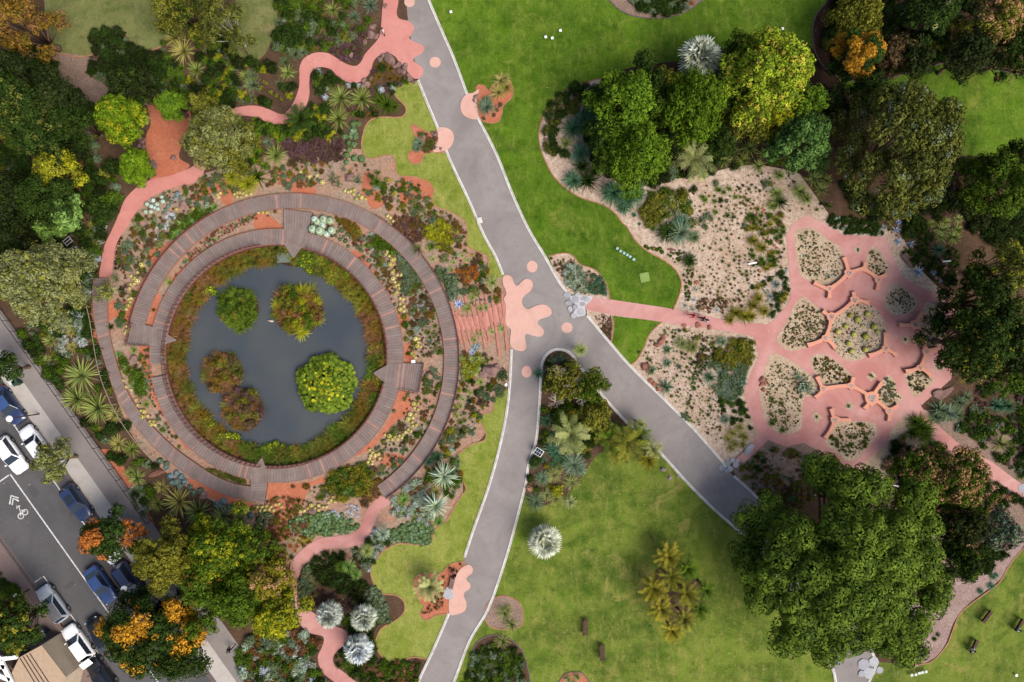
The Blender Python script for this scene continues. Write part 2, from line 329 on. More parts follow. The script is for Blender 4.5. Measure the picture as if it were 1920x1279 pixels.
bed(CP(4, [(330,-60),(330,0),(260,100),(250,220),(280,330),(370,420),(530,460),(680,435),(880,380),(1040,345),(1240,385),(1428,420),(1600,440),(1600,-60)]), M_mulchD, .02, edge=M_kerbg)
bed(CP(3, [(480,-60),(540,0),(600,55),(700,95),(850,100),(960,70),(1050,10),(1100,-60)]), M_mulchP, .02, edge=M_kerbg)
bed([(1145,590),(1148,610),(1145,640),(1180,686),(1240,745),(1300,805),(1350,862),(1362,876),(1407,838),(1440,800),(1440,640),(1414,630),(1363,621),(1296,611),(1242,603),(1200,596),(1165,590),(1100,578),(1100,594),(1125,620)], M_gravel, .022, 0)
wedge = [(1148,592),(1242,603),(1219,625),(1208,650),(1195,674),(1180,686),(1162,664),(1146,642),(1150,615)]
sheet('lawn', wedge, .028, M_lawnN, 0); edging('lawn_edging', [(1242,603),(1219,625),(1208,650),(1195,674),(1180,686)]); edging('lawn_edging', [(1148,592),(1150,615),(1146,642)])
bedA = CP(7, [(205,165),(290,148),(340,165),(380,210),(460,240),(510,290),(535,350),(545,410)])
bed(catmull(bedA, 4, False)+[(1100,560),(1062,548),(1045,522)], M_gravel, .022, 0); edging('bed_edging', bedA)
tipbed = [(1018,690),(1020,668),(1040,657),(1062,660),(1076,672),(1090,692),(1125,737),(1165,782),(1200,817),(1204,835),(1170,850),(1125,850),(1100,880),(1080,910),(1050,935),(1010,950),(986,930),(986,905),(993,868),(1006,830),(1010,790),(1014,730)]
bed(tipbed, M_mulch, .02)
for kk, pts, m in ((2, [(1240,500),(1290,510),(1330,470),(1400,440),(1428,480),(1428,540),(1380,590),(1370,640),(1350,680),(1290,685),(1250,660),(1220,600)], M_red),
                   (2, [(865,705),(890,700),(940,730),(990,745),(1030,720),(1060,800),(1050,850),(990,850),(940,860),(920,905),(880,915),(852,890),(855,850),(890,830),(900,790)], M_red),
                   (10, [(1170,610),(1090,620),(1030,670),(960,672),(900,682),(880,740),(915,830),(940,855),(918,900),(950,932),(1010,905),(1085,888),(1090,800),(1130,660)], M_red),
                   (10, [(1400,800),(1330,810),(1285,850),(1275,920),(1310,970),(1400,985),(1480,960),(1480,850)], M_mulchP)):
    bed(CP(kk, pts), m, .026, edge=M_edge)
bed([(880,1300),(885,1225),(900,1200),(930,1190),(960,1200),(985,1235),(985,1300)], M_mulch, .02, edge=M_kerbg)
bed([(1045,1300),(1055,1268),(1075,1260),(1095,1265),(1110,1300)], M_red, .02, edge=M_kerbg)
bed(CP(11, [(790,700),(820,640),(900,640),(1060,720),(1080,850),(980,960),(880,960),(800,860)]), M_mulch, .02)
bed(CP(1, [(850,530),(880,535),(900,600),(940,655),(1000,655),(1060,620),(1060,700),(1020,800),(1000,880),(1060,930),(930,990),(840,1010),(860,940),(820,850),(815,760),(840,700),(835,640),(820,590)]), M_red, .03, name='red_earth_clearing')
bed(CP(1, [(300,300),(480,315),(620,370),(650,420),(560,560),(440,580),(340,500),(320,400)]), M_mulchP, .02)
# soil round the pond
bed([(235,430),(270,380),(330,345),(400,320),(470,300),(560,285),(680,280),(750,300),(800,340),(860,400),(900,450),(945,510),(965,590),(962,660),(950,730),(925,775),(905,820),(870,850),(868,900),(860,950),(800,1025),(710,1045),(600,1060),(500,1040),(430,960),(330,900),(250,820),(205,700),(185,600),(205,500)], M_mix, .008, holes=[circ(*PC, PR-1)])
RED = [(2,[(110,965),(180,960),(240,990),(320,1040),(330,1080),(280,1080),(180,1060),(120,1010)]), (2,[(600,970),(640,960),(650,1010),(700,1090),(710,1140),(650,1170),(620,1120),(590,1060)]), (2,[(820,990),(960,1010),(990,1060),(970,1110),(880,1110),(820,1150),(800,1080)]),
 (10,[(70,175),(250,170),(410,130),(410,160),(300,200),(240,330),(190,380),(190,470),(100,500),(40,440),(100,370),(70,290)]), (5,[(780,670),(840,665),(850,800),(900,960),(990,1090),(1080,1200),(1040,1240),(960,1130),(880,1010),(830,900),(790,780)]), (5,[(500,440),(545,450),(550,640),(500,640),(520,560)]),
 (5,[(820,120),(870,115),(960,85),(970,110),(880,200),(830,310),(800,300),(850,210),(820,170)]), (5,[(605,430),(680,410),(760,470),(740,530),(700,540),(660,500),(605,520)]),(5,[(870,380),(900,390),(880,450),(860,550),(825,550),(850,450)]),(5,[(960,290),(1100,160),(1250,70),(1428,20),(1428,60),(1260,110),(1120,200),(980,330)]),
 (6,[(790,500),(860,510),(850,560),(800,550)]), (6,[(830,660),(870,650),(880,730),(830,760)]),(6,[(790,920),(860,950),(860,1030),(770,1100),(700,1180),(640,1240),(560,1279),(480,1279),(640,1200),(740,1080)]),(6,[(540,130),(600,160),(690,270),(700,310),(650,270),(560,180)]),(6,[(1110,240),(1230,240),(1230,300),(1120,300)]),
 (1,[(1115,1085),(1200,1010),(1290,1010),(1300,1080),(1290,1140),(1240,1130),(1230,1060),(1150,1100)]),(10,[(690,0),(830,20),(840,100),(760,90),(690,50)]),(9,[(1050,140),(1250,220),(1400,280),(1400,320),(1290,300),(1200,260),(1060,200)]),(9,[(600,60),(700,100),(760,190),(800,330),(700,200)]),(9,[(560,0),(650,0),(720,150),(830,330),(850,400),(700,200)]),(2,[(0,1195),(60,1190),(150,1279),(0,1279)]),(2,[(1230,480),(1280,480),(1290,520),(1240,540)])]
def ragged(pts, a=1.3):
    q = catmull(pts, 7); return [(x+random.uniform(-a, a), y+random.uniform(-a, a)) for x, y in q]
for k, pts in RED: bed(ragged(CP(k, pts)), M_red, .014+.0007*(len(REG.get('red_sand_patch', []))), sm=0, name='red_sand_patch')
# pond
o = sheet('pond_water', circ(*PC, PR+4, 96), -.45, M_water, 0); 
mb = MB(); ribbon(mb, circ(*PC, PR, 96), .22, -.9, .3, closed=True); tag(mb.build('pond_wall', M_rust), kind='structure')
o = sheet('pond_bed', circ(*PC, PR+6, 64), -1.0, M_mulchD, 0)
o = sheet('pond_margin', circ(*PC, PR+2, 96), -.40, M_mulchD, 0, holes=[[(520+(PR-27+8*math.sin(5*a)+5*math.sin(11*a+1))*math.cos(a), 667+(PR-27+8*math.sin(5*a)+5*math.sin(11*a+1))*math.sin(a)) for a in [2*math.pi*i/120 for i in range(120)]]])
# asphalt path (one sheet for the fork)
Lk1 = [(762,-60),(762,0),(768,60),(785,150),(803,195),(820,235),(845,300),(880,375),(908,440),(930,480),(944,515)]
Lk2 = [(960,655),(957,720),(950,780),(935,850),(915,920),(890,990),(872,1045),(843,1150),(815,1215),(785,1279),(755,1350)]
Rk1 = [(783,-60),(803,0),(826,55),(850,110),(880,190),(897,225),(930,290),(960,365),(990,430),(1020,480),(1045,525),(1062,548)]
Rk2 = [(1100,592),(1140,640),(1180,686),(1240,745),(1300,805),(1350,862),(1362,876)]; Rk3 = [(1375,893),(1400,915),(1430,945),(1490,1010),(1560,1100),(1610,1180),(1640,1240),(1628,1279),(1615,1350)]
Tip = [(820,1350),(850,1279),(880,1200),(915,1140),(945,1055),(965,985),(985,905),(990,870),(1003,830),(1008,790),(1012,730),(1014,690),(1022,667),(1040,655),(1062,657),(1077,670),(1090,690),(1125,735),(1165,780),(1200,815),(1240,850),(1290,905),(1340,955),(1400,1010),(1480,1110),(1555,1240),(1568,1279),(1585,1350)]
cm = lambda p: catmull(p, 4, False)
sheet('asphalt_path', cm(Lk1)+[(955,585)]+cm(Lk2)+cm(Tip)+cm(Rk3)[::-1]+cm(Rk2)[::-1]+cm(Rk1)[::-1], .036, M_asph, 0)
def kerb(pts, sg=-1):
    q = [Vector((*P(*p), 0)) for p in catmull(pts, 4, False)]; mb = MB(); n = len(q)
    for off, w_, h_ in ((0, .17, .10), (.16*sg, .08, .094)):
        r = []
        for i in range(n):
            d = (q[min(i+1, n-1)]-q[max(i-1, 0)]).normalized(); r.append(q[i]+Vector((-d.y, d.x, 0))*off)
        ribbon(mb, [(v.x, v.y) for v in r], w_, 0, h_, px=False)
    tag(mb.build('kerb', M_kerb), kind='structure')
kerb(Lk1[3:]); kerb(Lk2[:7]); kerb(Lk2[7:]); kerb(Rk1, 1); kerb(Rk2, 1); kerb(Rk3, 1); kerb(Tip)
# pink paving
plaza = [(719,0),(717,-60),(747,-60)]+CP(2, [(795,0),(785,70),(800,105),(850,118),(880,150),(875,185),(855,210),(880,235),(925,250),(938,275),(925,300),(885,320),(882,345),(925,375),(933,405),(915,435),(890,440),(870,430),(845,400),(840,375),(800,350),(780,320),(740,298),(690,310),(655,345),(640,400),(600,445),(560,462),(500,455),(455,425),(420,390),(370,375),(330,385),(305,410),(298,460),(298,530),(280,590),(240,640),(160,690),(80,688),(0,655)])+CP(1, [(1330,645),(1240,668),(1200,740),(1160,850),(1145,930),(1130,975),(1080,1020),(990,1040),(890,1075),(810,1130),(750,1200),(710,1270)])+[(220,455),(213,489),(207,524),(187,524),(190,492),(197,459),(210,432)]+CP(1, [(670,1180),(700,1110),(770,1040),(850,1000),(930,985),(1020,955),(1090,915),(1110,830),(1150,720),(1200,655),(1270,615),(1350,595)])+CP(2, [(0,590),(70,610),(140,638),(180,615),(215,560),(240,490),(243,420),(245,370),(270,325),(330,295),(400,297),(450,325),(510,360),(560,368),(590,340),(610,300),(680,220),(695,170),(700,120),(705,50)])
sheet('pink_path', plaza, .042, M_pink, 4)
sp = [(700,240),(640,290),(610,340),(590,400),(540,450),(450,465),(350,480),(270,530),(210,590),(190,650),(200,720),(215,800),(220,880),(250,960),(300,1005),(375,1025),(370,1080),(345,1140),(370,1220),(440,1279),(520,1330),(640,1330),(550,1270),(500,1230),(435,1175),(440,1120),(520,1040),(500,990),(400,950),(320,890),(260,860),(232,800),(232,710),(270,630),(330,570),(400,535),(500,530),(600,500),(640,440),(670,370),(690,320),(750,280)]
sheet('pink_path', CP(10, sp), .042, M_pinkR, 4)
splat = [(820+x/5.33, 480+y/5.33) for x, y in [(650,230),(665,200),(700,190),(745,215),(770,280),(800,298),(840,260),(880,232),(930,240),(955,285),(935,345),(870,400),(845,450),(860,505),(910,530),(980,500),(1050,485),(1110,505),(1143,560),(1120,600),(1050,625),(1010,645),(1005,680),(1055,730),(1062,780),(1020,808),(950,795),(890,780),(875,820),(890,890),(870,945),(800,945),(740,910),(725,840),(735,740),(690,690),(680,620),(685,500),(665,430),(690,370),(660,290)]]
sheet('pink_splat_paving', splat, .108, M_pinkL, 4)
for x, y, rx, ry in ((998,500,10,11),(1063,614.5,10.5,10),(987.5,697,9.5,11),(816,117,10.5,10),(768,4,10,9.5)):
    sheet('pink_paving_spot', [(x+rx*math.cos(a), y+ry*math.sin(a)) for a in [k*math.pi/12 for k in range(24)]], .042, M_pinkL, 0)
sheet('pink_roundel', CP(2, [(1210,520),(1245,500),(1230,560),(1240,660),(1190,662),(1155,640),(1140,600),(1150,555),(1180,525)]), .108, M_pinkL, 4)
sheet('pink_roundel', CP(2, [(1015,720),(1050,712),(1090,730),(1105,770),(1090,815),(1060,840),(1000,850),(985,830),(1015,790)]), .108, M_pinkL, 4)
sheet('pink_scalloped_paving', CP(10, [(1180,622),(1208,640),(1205,670),(1180,690),(1175,710),(1195,730),(1193,755),(1165,775),(1160,800),(1175,840),(1165,880),(1120,900),(1080,895),(1078,800),(1105,720),(1130,660)]), .108, M_pinkL, 4)
net = [(1098,556),(1141,561),(1242,576),(1296,586),(1377,604),(1438,608),(1453,598),(1477,570),(1482,553),(1479,492),(1473,442),(1485,420),(1511,403),(1544,417),(1563,430),(1581,441),(1662,445),(1672,475),(1692,519),(1730,540),(1773,559),(1790,556),(1791,610),(1792,650),(1786,690),(1783,711),(1726,761),(1742,782),(1800,835),(1860,866),(1900,897),(1965,940),(1955,960),(1905,925),(1850,892),(1770,840),(1715,790),(1699,776),(1672,805),(1660,835),(1628,862),(1598,894),(1574,872),(1541,849),(1507,830),(1474,838),(1440,825),(1395,868),(1380,860),(1407,838),(1420,812),(1410,788),(1397,748),(1397,727),(1410,695),(1422,670),(1416,640),(1412,631),(1363,621),(1296,612),(1242,604),(1148,590),(1098,581)]
sheet('rose_path', net, .042, M_pinkR, 0)
B8 = {'fan': [(155,20),(250,8),(330,70),(400,110),(415,170),(428,260),(350,325),(250,310),(180,270),(165,200),(150,80)], 'shield': [(570,120),(610,118),(650,180),(675,240),(645,280),(600,290),(550,250),(545,200)], 'pebble': [(700,320),(760,345),(830,400),(825,440),(780,490),(700,490),(655,450),(650,400)],
 'west': [(200,390),(240,420),(310,480),(345,520),(330,590),(300,640),(200,680),(110,690),(50,640),(60,600),(110,520),(150,430)], 'central': [(500,412),(560,430),(610,470),(650,540),(655,640),(600,690),(500,745),(430,740),(370,690),(335,640),(345,560),(365,500),(430,450)], 'east': [(880,425),(940,440),(990,500),(1000,570),(965,620),(950,680),(890,690),(860,620),(845,560),(865,480)],
 'hinge': [(240,730),(290,710),(370,740),(460,820),(480,850),(460,890),(350,890),(300,870),(250,800)], 'long': [(20,710),(110,740),(200,800),(255,850),(270,930),(200,960),(190,1070),(180,1130),(100,1160),(10,1120),(-20,1050),(-50,930),(-30,830)], 'kite': [(660,830),(700,850),(720,920),(750,960),(690,1010),(640,1000),(600,960),(620,890)],
 'wedge': [(760,810),(800,800),(880,800),(925,860),(880,900),(820,950),(780,890)], 'south': [(390,1090),(500,1085),(590,1095),(610,1150),(590,1190),(510,1279),(450,1310),(400,1279),(320,1200),(350,1120)],
 'd1': [(495,105),(520,130),(495,158),(475,130)], 'd2': [(768,600),(800,630),(768,662),(738,632)], 'd3': [(945,755),(985,785),(950,812),(920,780)], 'd4': [(578,805),(608,835),(575,865),(548,838)], 'd5': [(450,970),(485,1000),(455,1032),(425,1000)], 'd6': [(265,1030),(305,1065),(272,1100),(240,1060)]}
for k, v in B8.items(): bed(CP(8, v), M_gravelY, .048, 4 if k[0] != 'd' else 0, name='planting_bed'); B8[k] = np.array(CP(8, v))
# street, bottom left, in its own frame
SO = np.array([19.5, 889.]); SD = np.array([.579, .815]); SN = np.array([.815, -.579])
def st(s, t): q = SO+SD*s+SN*t; return (q[0], q[1])
def stq(s0, s1, t0, t1): return [st(s0, t0), st(s1, t0), st(s1, t1), st(s0, t1)]
sheet('street', stq(-600,750,-86,84), .03, M_road, 0)
sheet('gutter', stq(-600,750,82,88), .034, M_kerbg, 0); sheet('gutter', stq(-600,290,-86,-80), .034, M_kerbg, 0)
def slab(name, s0, s1, t0, t1, h, mat):
    mb = MB(); prism(mb, [P(*p) for p in stq(s0, s1, t0, t1)], 0, h); tag(mb.build(name, mat), kind='structure')
slab('kerb', -600, 750, 88, 91, .13, M_kerbg); slab('verge_pavement', -600, 750, 91, 121, .126, M_conc); slab('footpath', -600, 750, 121, 164, .120, M_foot)
M_footB = paving('worn_footpath', (150,128,122), (138,118,112), k=.5)
slab('kerb', -600, 262, -89, -86, .13, M_kerbg); slab('footpath', -600, 262, -135, -89, .12, M_footB); sheet('driveway', stq(262,750,-160,-84), .034, M_footB, 0)
slab('footpath', -600, 262, -180, -135, .124, M_mulch)
def mark(pts, w=.12, name='road_marking'):
    mb = MB(); p = [P(*q) for q in pts]; ribbon(mb, p, w, .037, .0405, px=False); tag(mb.build(name, M_mark), kind='structure')
mark([st(0,0), st(750,0)], .14); mark([st(0,-3), st(0,-60)], .14)
mark([st(-600,59), st(-60,59)]); mark([st(-60,59), st(-48,59), st(-48,66)]); mark([st(-48,59), st(78,59)]); mark([st(150,66), st(150,59), st(172,59)]); mark([st(240,59), st(268,59)]); mark([st(249,59), st(249,65)])
mark([st(192,-80), st(192,-60), st(400,-60)]); 
bmp = lambda x, y: (x/3.365, 620+y/3.365)
for yo in (0, 20): mark([bmp(62-2*yo/20,1095-60*yo/400), bmp(72+yo*.5,1040+yo*.9), bmp(118,1068-12+yo*.9)], .16) if yo == 0 else mark([bmp(78,1100), bmp(85,1058), bmp(120,1075)], .16)
mb = MB()
for cx, cy in ((160,1145),(133,1170)): ribbon(mb, [P(*bmp(cx+17*math.cos(a), cy+17*math.sin(a))) for a in [k*math.pi/9 for k in range(18)]], .1, .037, .0405, closed=True, px=False)
for pts in ([(133,1170),(128,1135),(152,1130),(160,1145)],[(128,1135),(142,1158),(152,1130)],[(128,1138),(120,1108)],[(108,1104),(108,1124)],[(108,1112),(122,1106),(130,1106)]): ribbon(mb, [P(*bmp(*q)) for q in pts], .1, .0372, .0408, px=False)
tag(mb.build('bicycle_marking', M_mark), kind='structure')
for i_, (a_, b_, c_, d_) in enumerate(((40,62,10,24),(170,205,30,44),(230,238,-40,-20),(320,350,6,20),(-60,-20,-30,-14))): sheet('asphalt_patch', stq(a_,b_,c_,d_), .0345, paving('patched_asphalt_%d' % i_, (112+8*(i_%2),110,112), (104,102,104), k=.38), 0)
# slate crazy paving
def stones(name, pts, mats, z0, z1, label, cat='paving stones', jitter=0):
    t = empty(name, (0, 0, 0)); tag(t, label, cat, kind='structure')
    for k_, q in enumerate(pts):
        mb = MB(); prism(mb, [P(*p) for p in q], z0-.003*k_, z1+.004*k_); mb.build('stone', random.choice(mats), t, bevel=0)
    return t
def blobstone(cx, cy, r, n=7, sq=1, rot=0):
    return [(cx+r*random.uniform(.85,1.1)*math.cos(rot+2*math.pi*k/n), cy+sq*r*random.uniform(.85,1.1)*math.sin(rot+2*math.pi*k/n)) for k in range(n)]
M_slate2 = simple('pale_slate', (190,190,196), .7, .3, k=.5); M_grout = simple('grout', (214,212,214), .8, .2, k=.5)
c7 = lambda x, y: (820+x/5.33, 480+y/5.33)
stA = [(1300,390,42,.8),(1378,432,40,1),(1310,470,38,.65),(1465,425,42,.6),(1450,482,34,.7),(1328,530,24,1.2),(1380,510,26,1.2),(1435,560,40,.9),(1362,597,30,1),(1500,440,30,.8),(1400,390,30,.7)]
bed([c7(*p) for p in [(1355,395),(1530,400),(1540,440),(1480,500),(1475,590),(1350,600),(1390,500),(1330,440)]], M_grout, .112, 4, name='grout_bed')
stones('slate_crazy_paving', [blobstone(*c7(x,y), r/5.33, 7, sq) for x, y, r, sq in stA], [M_slate, M_slate2], .11, .122, 'grey slate crazy paving where pink path meets the asphalt fork')
c4 = lambda x, y: (1180+x/4.57, 600+y/4.57)
stones('slate_crazy_paving', [blobstone(*c4(x,y), r/4.57, 6, 1) for x, y, r in ((790,1265,30),(840,1230,30),(880,1200,26),(910,1240,28),(860,1275,28),(925,1205,20),(1030,1100,34),(1010,1130,30),(1045,1080,24),(830,1290,24))], [M_slate, M_slate2], .108, .12, 'grey slate crazy paving beside white kerb at south-west end of the rose path')
stones('slate_crazy_paving', [blobstone(*cc(12,x,y), r/2.975, 7, 1) for x, y, r in ((530,1180,34),(590,1165,30),(560,1225,34),(620,1210,22),(520,1230,20))], [M_slate, M_slate2], .108, .12, 'grey slate paving at the path end below the big pine')
stones('slate_crazy_paving', [blobstone(*q, 10, 7) for q in ((1917,915),(1930,908),(1926,924))], [M_slate], .05, .07, 'grey slate patch at right end of the far rose path')

# ---------------------------------------------------------------- boardwalks: every plank a part
def resample(pts, n):
    p = np.array(pts, float); d = np.r_[0, np.cumsum(np.hypot(*np.diff(p, axis=0).T))]; t = np.linspace(0, d[-1], n+1)
    return np.c_[np.interp(t, d, p[:, 0]), np.interp(t, d, p[:, 1])]
def boardwalk(name, A, B, label, pitch=4.75, z=.30, rails=True):
    L = np.hypot(*np.diff(np.array(A, float), axis=0).T).sum(); n = min(300, max(3, int(round(L/pitch))))
    a, b = resample(A, n), resample(B, n); t = empty(name, (0, 0, 0)); tag(t, label, 'boardwalk')
    shape = {}
    for i in range(n):
        q = [Vector((*P(*p), 0)) for p in (a[i], a[i+1], b[i+1], b[i])]; c = sum(q, Vector())/4
        gapf = .96; mid0 = (q[0]+q[3])/2; mid1 = (q[1]+q[2])/2
        q = [q[0].lerp(q[1], .04), q[1].lerp(q[0], .04), q[2].lerp(q[3], .04), q[3].lerp(q[2], .04)]
        ang = math.atan2(*((q[3]-q[0]).yx)); R = Matrix.Rotation(-ang, 3, 'Z')
        ql = [R @ (v-c) for v in q]; mb = MB(); prism(mb, [(v.x, v.y) for v in ql], -.045, 0)
        M90 = Matrix.Rotation(math.pi/2, 3, 'Z')
        o = mb.build('deck_plank', M_wood, t); o.location = (c.x, c.y, z+random.uniform(-.006, .006)); o.rotation_euler = (0, 0, ang)
    mb = MB(); A2 = [P(*p) for p in A]; B2 = [P(*p) for p in B]; prism(mb, A2+B2[::-1], 0, z-.06); mb.build('subframe', M_rust, t)
    for e in (A, B) if rails else ():
        mb = MB(); ribbon(mb, [P(*p) for p in e], .07, z-.2, z+.03, px=False); mb.build('edge_beam', M_beam, t)
    REG.setdefault('deck', []).append(np.array(list(A)+list(B)[::-1])); return t
def arc(cx, cy, r, a0, a1, n=60): return circ(cx, cy, r, n, a0, a1)
boardwalk('inner_ring_boardwalk', arc(520,667,208,-184,176), arc(520,667,237,-184,176), 'inner ring timber boardwalk wrapped right round the pond', 5.0)
boardwalk('outer_ring_boardwalk', arc(550,675,284,-168,56), arc(550,675,311,-168,56), 'outer curved timber boardwalk arching over the north and east of the pond', 4.75)
oA = catmull([(178,522),(177,560),(180,600),(188,640),(202,685),(215,727),(235,768),(262,806),(299,846),(340,880),(370,900),(403,917),(437,931),(480,941)], 5, False)
oB = catmull([(206,522),(204,560),(204,600),(210,640),(222,685),(235,722),(252,754),(272,782),(300,812),(332,842),(365,866),(400,889),(440,906),(480,913)], 5, False)
boardwalk('west_boardwalk', oA, oB, 'long timber boardwalk sweeping down the west side of the pond to its south deck', 4.75)
def platform(name, quads, label, z=.34):
    t = empty(name, (0, 0, 0)); tag(t, label, 'deck')
    for (a, b, c, d, n) in quads:      # planks run a->b, stacked from a to d
        a, b, c, d = [Vector(p) for p in (a, b, c, d)]
        for i in range(n):
            u, v = i/n+.004, (i+.95)/n; q = [a.lerp(d, u), b.lerp(c, u), b.lerp(c, v), a.lerp(d, v)]
            q = [Vector((*P(*p), 0)) for p in q]; ce = sum(q, Vector())/4; ang = math.atan2(*((q[1]-q[0]).yx)); R = Matrix.Rotation(-ang, 3, 'Z')
            mb = MB(); prism(mb, [((R @ (p-ce)).x, (R @ (p-ce)).y) for p in q], -.045, 0)
            o = mb.build('deck_plank', M_wood, t); o.location = (ce.x, ce.y, z); o.rotation_euler = (0, 0, ang)
        mb = MB(); prism(mb, [P(*p) for p in (a, b, c, d)], 0 if name != 'x' else 0, z-.05); mb.build('subframe', M_rust, t)
        REG.setdefault('deck', []).append(np.array([a, b, c, d]))
platform('north_deck', [((534,393),(534,432),(580,432),(587,400),10),((534,432),(534,458),(572,458),(580,432),9),((534,458),(551,484),(553,484),(572,458),8)], 'timber deck with pointed prow at the north of the round pond')
platform('east_deck', [((757,681),(751,729),(786,736),(795,682),9),((727,684),(722,718),(751,729),(757,681),8),((702,698),(702,701),(722,718),(727,684),6)], 'timber deck with pointed prow at the east of the round pond')
platform('west_deck', [((250,607),(241,646),(283,648),(284,611),9),((284,611),(283,648),(307,647),(308,622),6),((308,622),(307,647),(333,639),(333,637),6)], 'timber deck with pointed prow at the west of the round pond')
platform('south_deck', [((503,906),(500,877),(475,880),(472,908),7),((500,877),(494,858),(492,858),(475,880),5),((503,906),(472,908),(478,938),(497,945),9)], 'timber deck with pointed prow at the south of the round pond')
def railing(name, pts, label, h=1.0, step=9, mats=M_rust, rails=(.35,.62,1.0), z=.3, n=None):
    L = np.hypot(*np.diff(np.array(pts, float), axis=0).T).sum(); k = n or max(2, int(L/step)); q = resample(pts, k); w = [P(*p) for p in q]
    t = empty(name, (0, 0, 0)); tag(t, label, 'railing', 'railings round the pond' if 'pond' in label else None)
    me = MB().box((0, 0, h/2), (.06, .06, h)); o0 = me.build('rail_post', mats, t); o0.location = (w[0][0], w[0][1], z)
    for p in w[1:]:
        o = o0.copy(); COL.objects.link(o); o.location = (p[0], p[1], z); o.parent = t
    for i, r in enumerate(rails):
        mb = MB(); ribbon(mb, w, .07 if i == len(rails)-1 else .035, z+h*r-.03, z+h*r, px=False); mb.build('top_rail' if i == len(rails)-1 else 'rail', mats, t)
railing('pond_railing', arc(520,667,208,-98,-180,60), 'rust brown railing along north-west edge of the pond between the north and west decks')
railing('pond_railing', arc(520,667,208,178,98,60), 'rust brown railing along south-west edge of the pond between the west and south decks')
railing('pond_railing', arc(520,667,208,94,14,60), 'rust brown railing along south-east edge of the pond between the south and east decks')
railing('pond_railing', arc(520,667,208,4,-74,60), 'rust brown railing along north-east edge of the pond between the north and east decks')
railing('pond_railing', [(250,606),(240,647),(283,649)], 'low rust brown railing round the outer corner of the west deck', .6, 8)
railing('pond_railing', [(795,682),(786,737),(751,731)], 'low rust brown railing round the outer corner of the east deck', .6, 8)
railing('boardwalk_railing', arc(550,675,312,-168,-118,30), 'low timber coloured rail on the outer edge of the north-west boardwalk', .4, 12)
railing('boardwalk_railing', arc(550,675,312,-60,56,60), 'low rail on the outer edge of the east boardwalk', .35, 12)
railing('garden_handrail', catmull([(172,575),(178,600),(186,650),(196,700),(215,750),(240,795),(270,835),(296,862)], 5, False), 'thin pale handrail along the outside of the west boardwalk', 1.0, 14, simple('pale_steel', (170,150,130), .5, .4, k=.5), (1.0,), .05)
railing('boundary_fence', [st(-330,167), st(225,167)], 'thin dark steel boundary fence along the footpath beside the garden', 1.5, 24, M_steel, (.15,.5,.96), 0)
# timber sleepers of the stepped path
t = empty('sleeper_steps', (0, 0, 0)); tag(t, 'pink timber sleeper steps fanning between the boardwalk and the pink splat paving', 'steps')
SL = [(125,490,235,880),(170,560,240,700),(205,585,300,1000),(250,600,330,880),(290,610,365,770),(270,400,330,700),(330,480,420,830),(385,450,475,930),(420,560,480,740),(390,245,512,850),(470,375,548,735),(535,395,612,1000),(575,365,640,700),(600,470,650,680),(636,380,690,945),(560,580,590,700),(350,600,390,720)]
for a, b, c, d in SL:
    mb = MB(); p, q = c7(a, b), c7(c, d); p, q = [(v[0]+1.8, v[1]) for v in (p, q)]; ribbon(mb, [P(*p), P(*q)], .26, 0, .14+.02*random.random(), px=False); mb.build('sleeper', M_sleep, t)
sheet('pink_path', [c7(*p) for p in [(145,625),(350,602),(470,575),(520,520),(700,470),(720,700),(590,650),(480,720),(330,735),(180,735)]], .05, simple('pink_infill', (226,156,142), .8, .15, k=.5, var=.15), 3)
# ---------------------------------------------------------------- plants: mesh builders
def unit(v): return v/np.maximum(np.linalg.norm(v, axis=-1, keepdims=True), 1e-9)
def cards(c, nrm, size, rng, asp=.55):
    n = unit(nrm); t = unit(np.cross(n, rng.normal(size=n.shape))); b = np.cross(n, t); s = np.asarray(size).reshape(-1, 1)*np.ones((len(c), 1))
    bend = n*s*.18
    V = np.stack([c+t*s-bend, c+b*s*asp, c-t*s*.9-bend, c-b*s*asp], 1).reshape(-1, 3); Q = np.arange(len(c)*4).reshape(-1, 4); return V, Q
def dirs(n, rng, zmin=-.2):
    v = unit(rng.normal(size=(n*3, 3))); v = v[v[:, 2] > zmin][:n]; return v
def fib(n, rng, zmin=-.2, jit=.1):
    i = np.arange(n)+.5; z = 1-(1-zmin)*i/n; a = i*2.39996+rng.uniform(0, 6.28); q = np.sqrt(np.maximum(0, 1-z*z)); return unit(np.stack([q*np.cos(a), q*np.sin(a), z], 1)+rng.normal(size=(n, 3))*jit)
class Acc:
    def __init__(s): s.V = []; s.Q = []; s.R = []; s.M = []; s.n = 0
    def add(s, V, Q, R, m=0):
        s.V.append(V); s.Q.append(Q+s.n); s.R.append(R); s.M.append(np.full(len(Q), m) if np.isscalar(m) else m); s.n += len(V)
    def mesh(s, name, smooth=False): return qmesh(name, np.concatenate(s.V), np.concatenate(s.Q), np.concatenate(s.M), np.clip(np.concatenate(s.R), 0, 1), smooth)
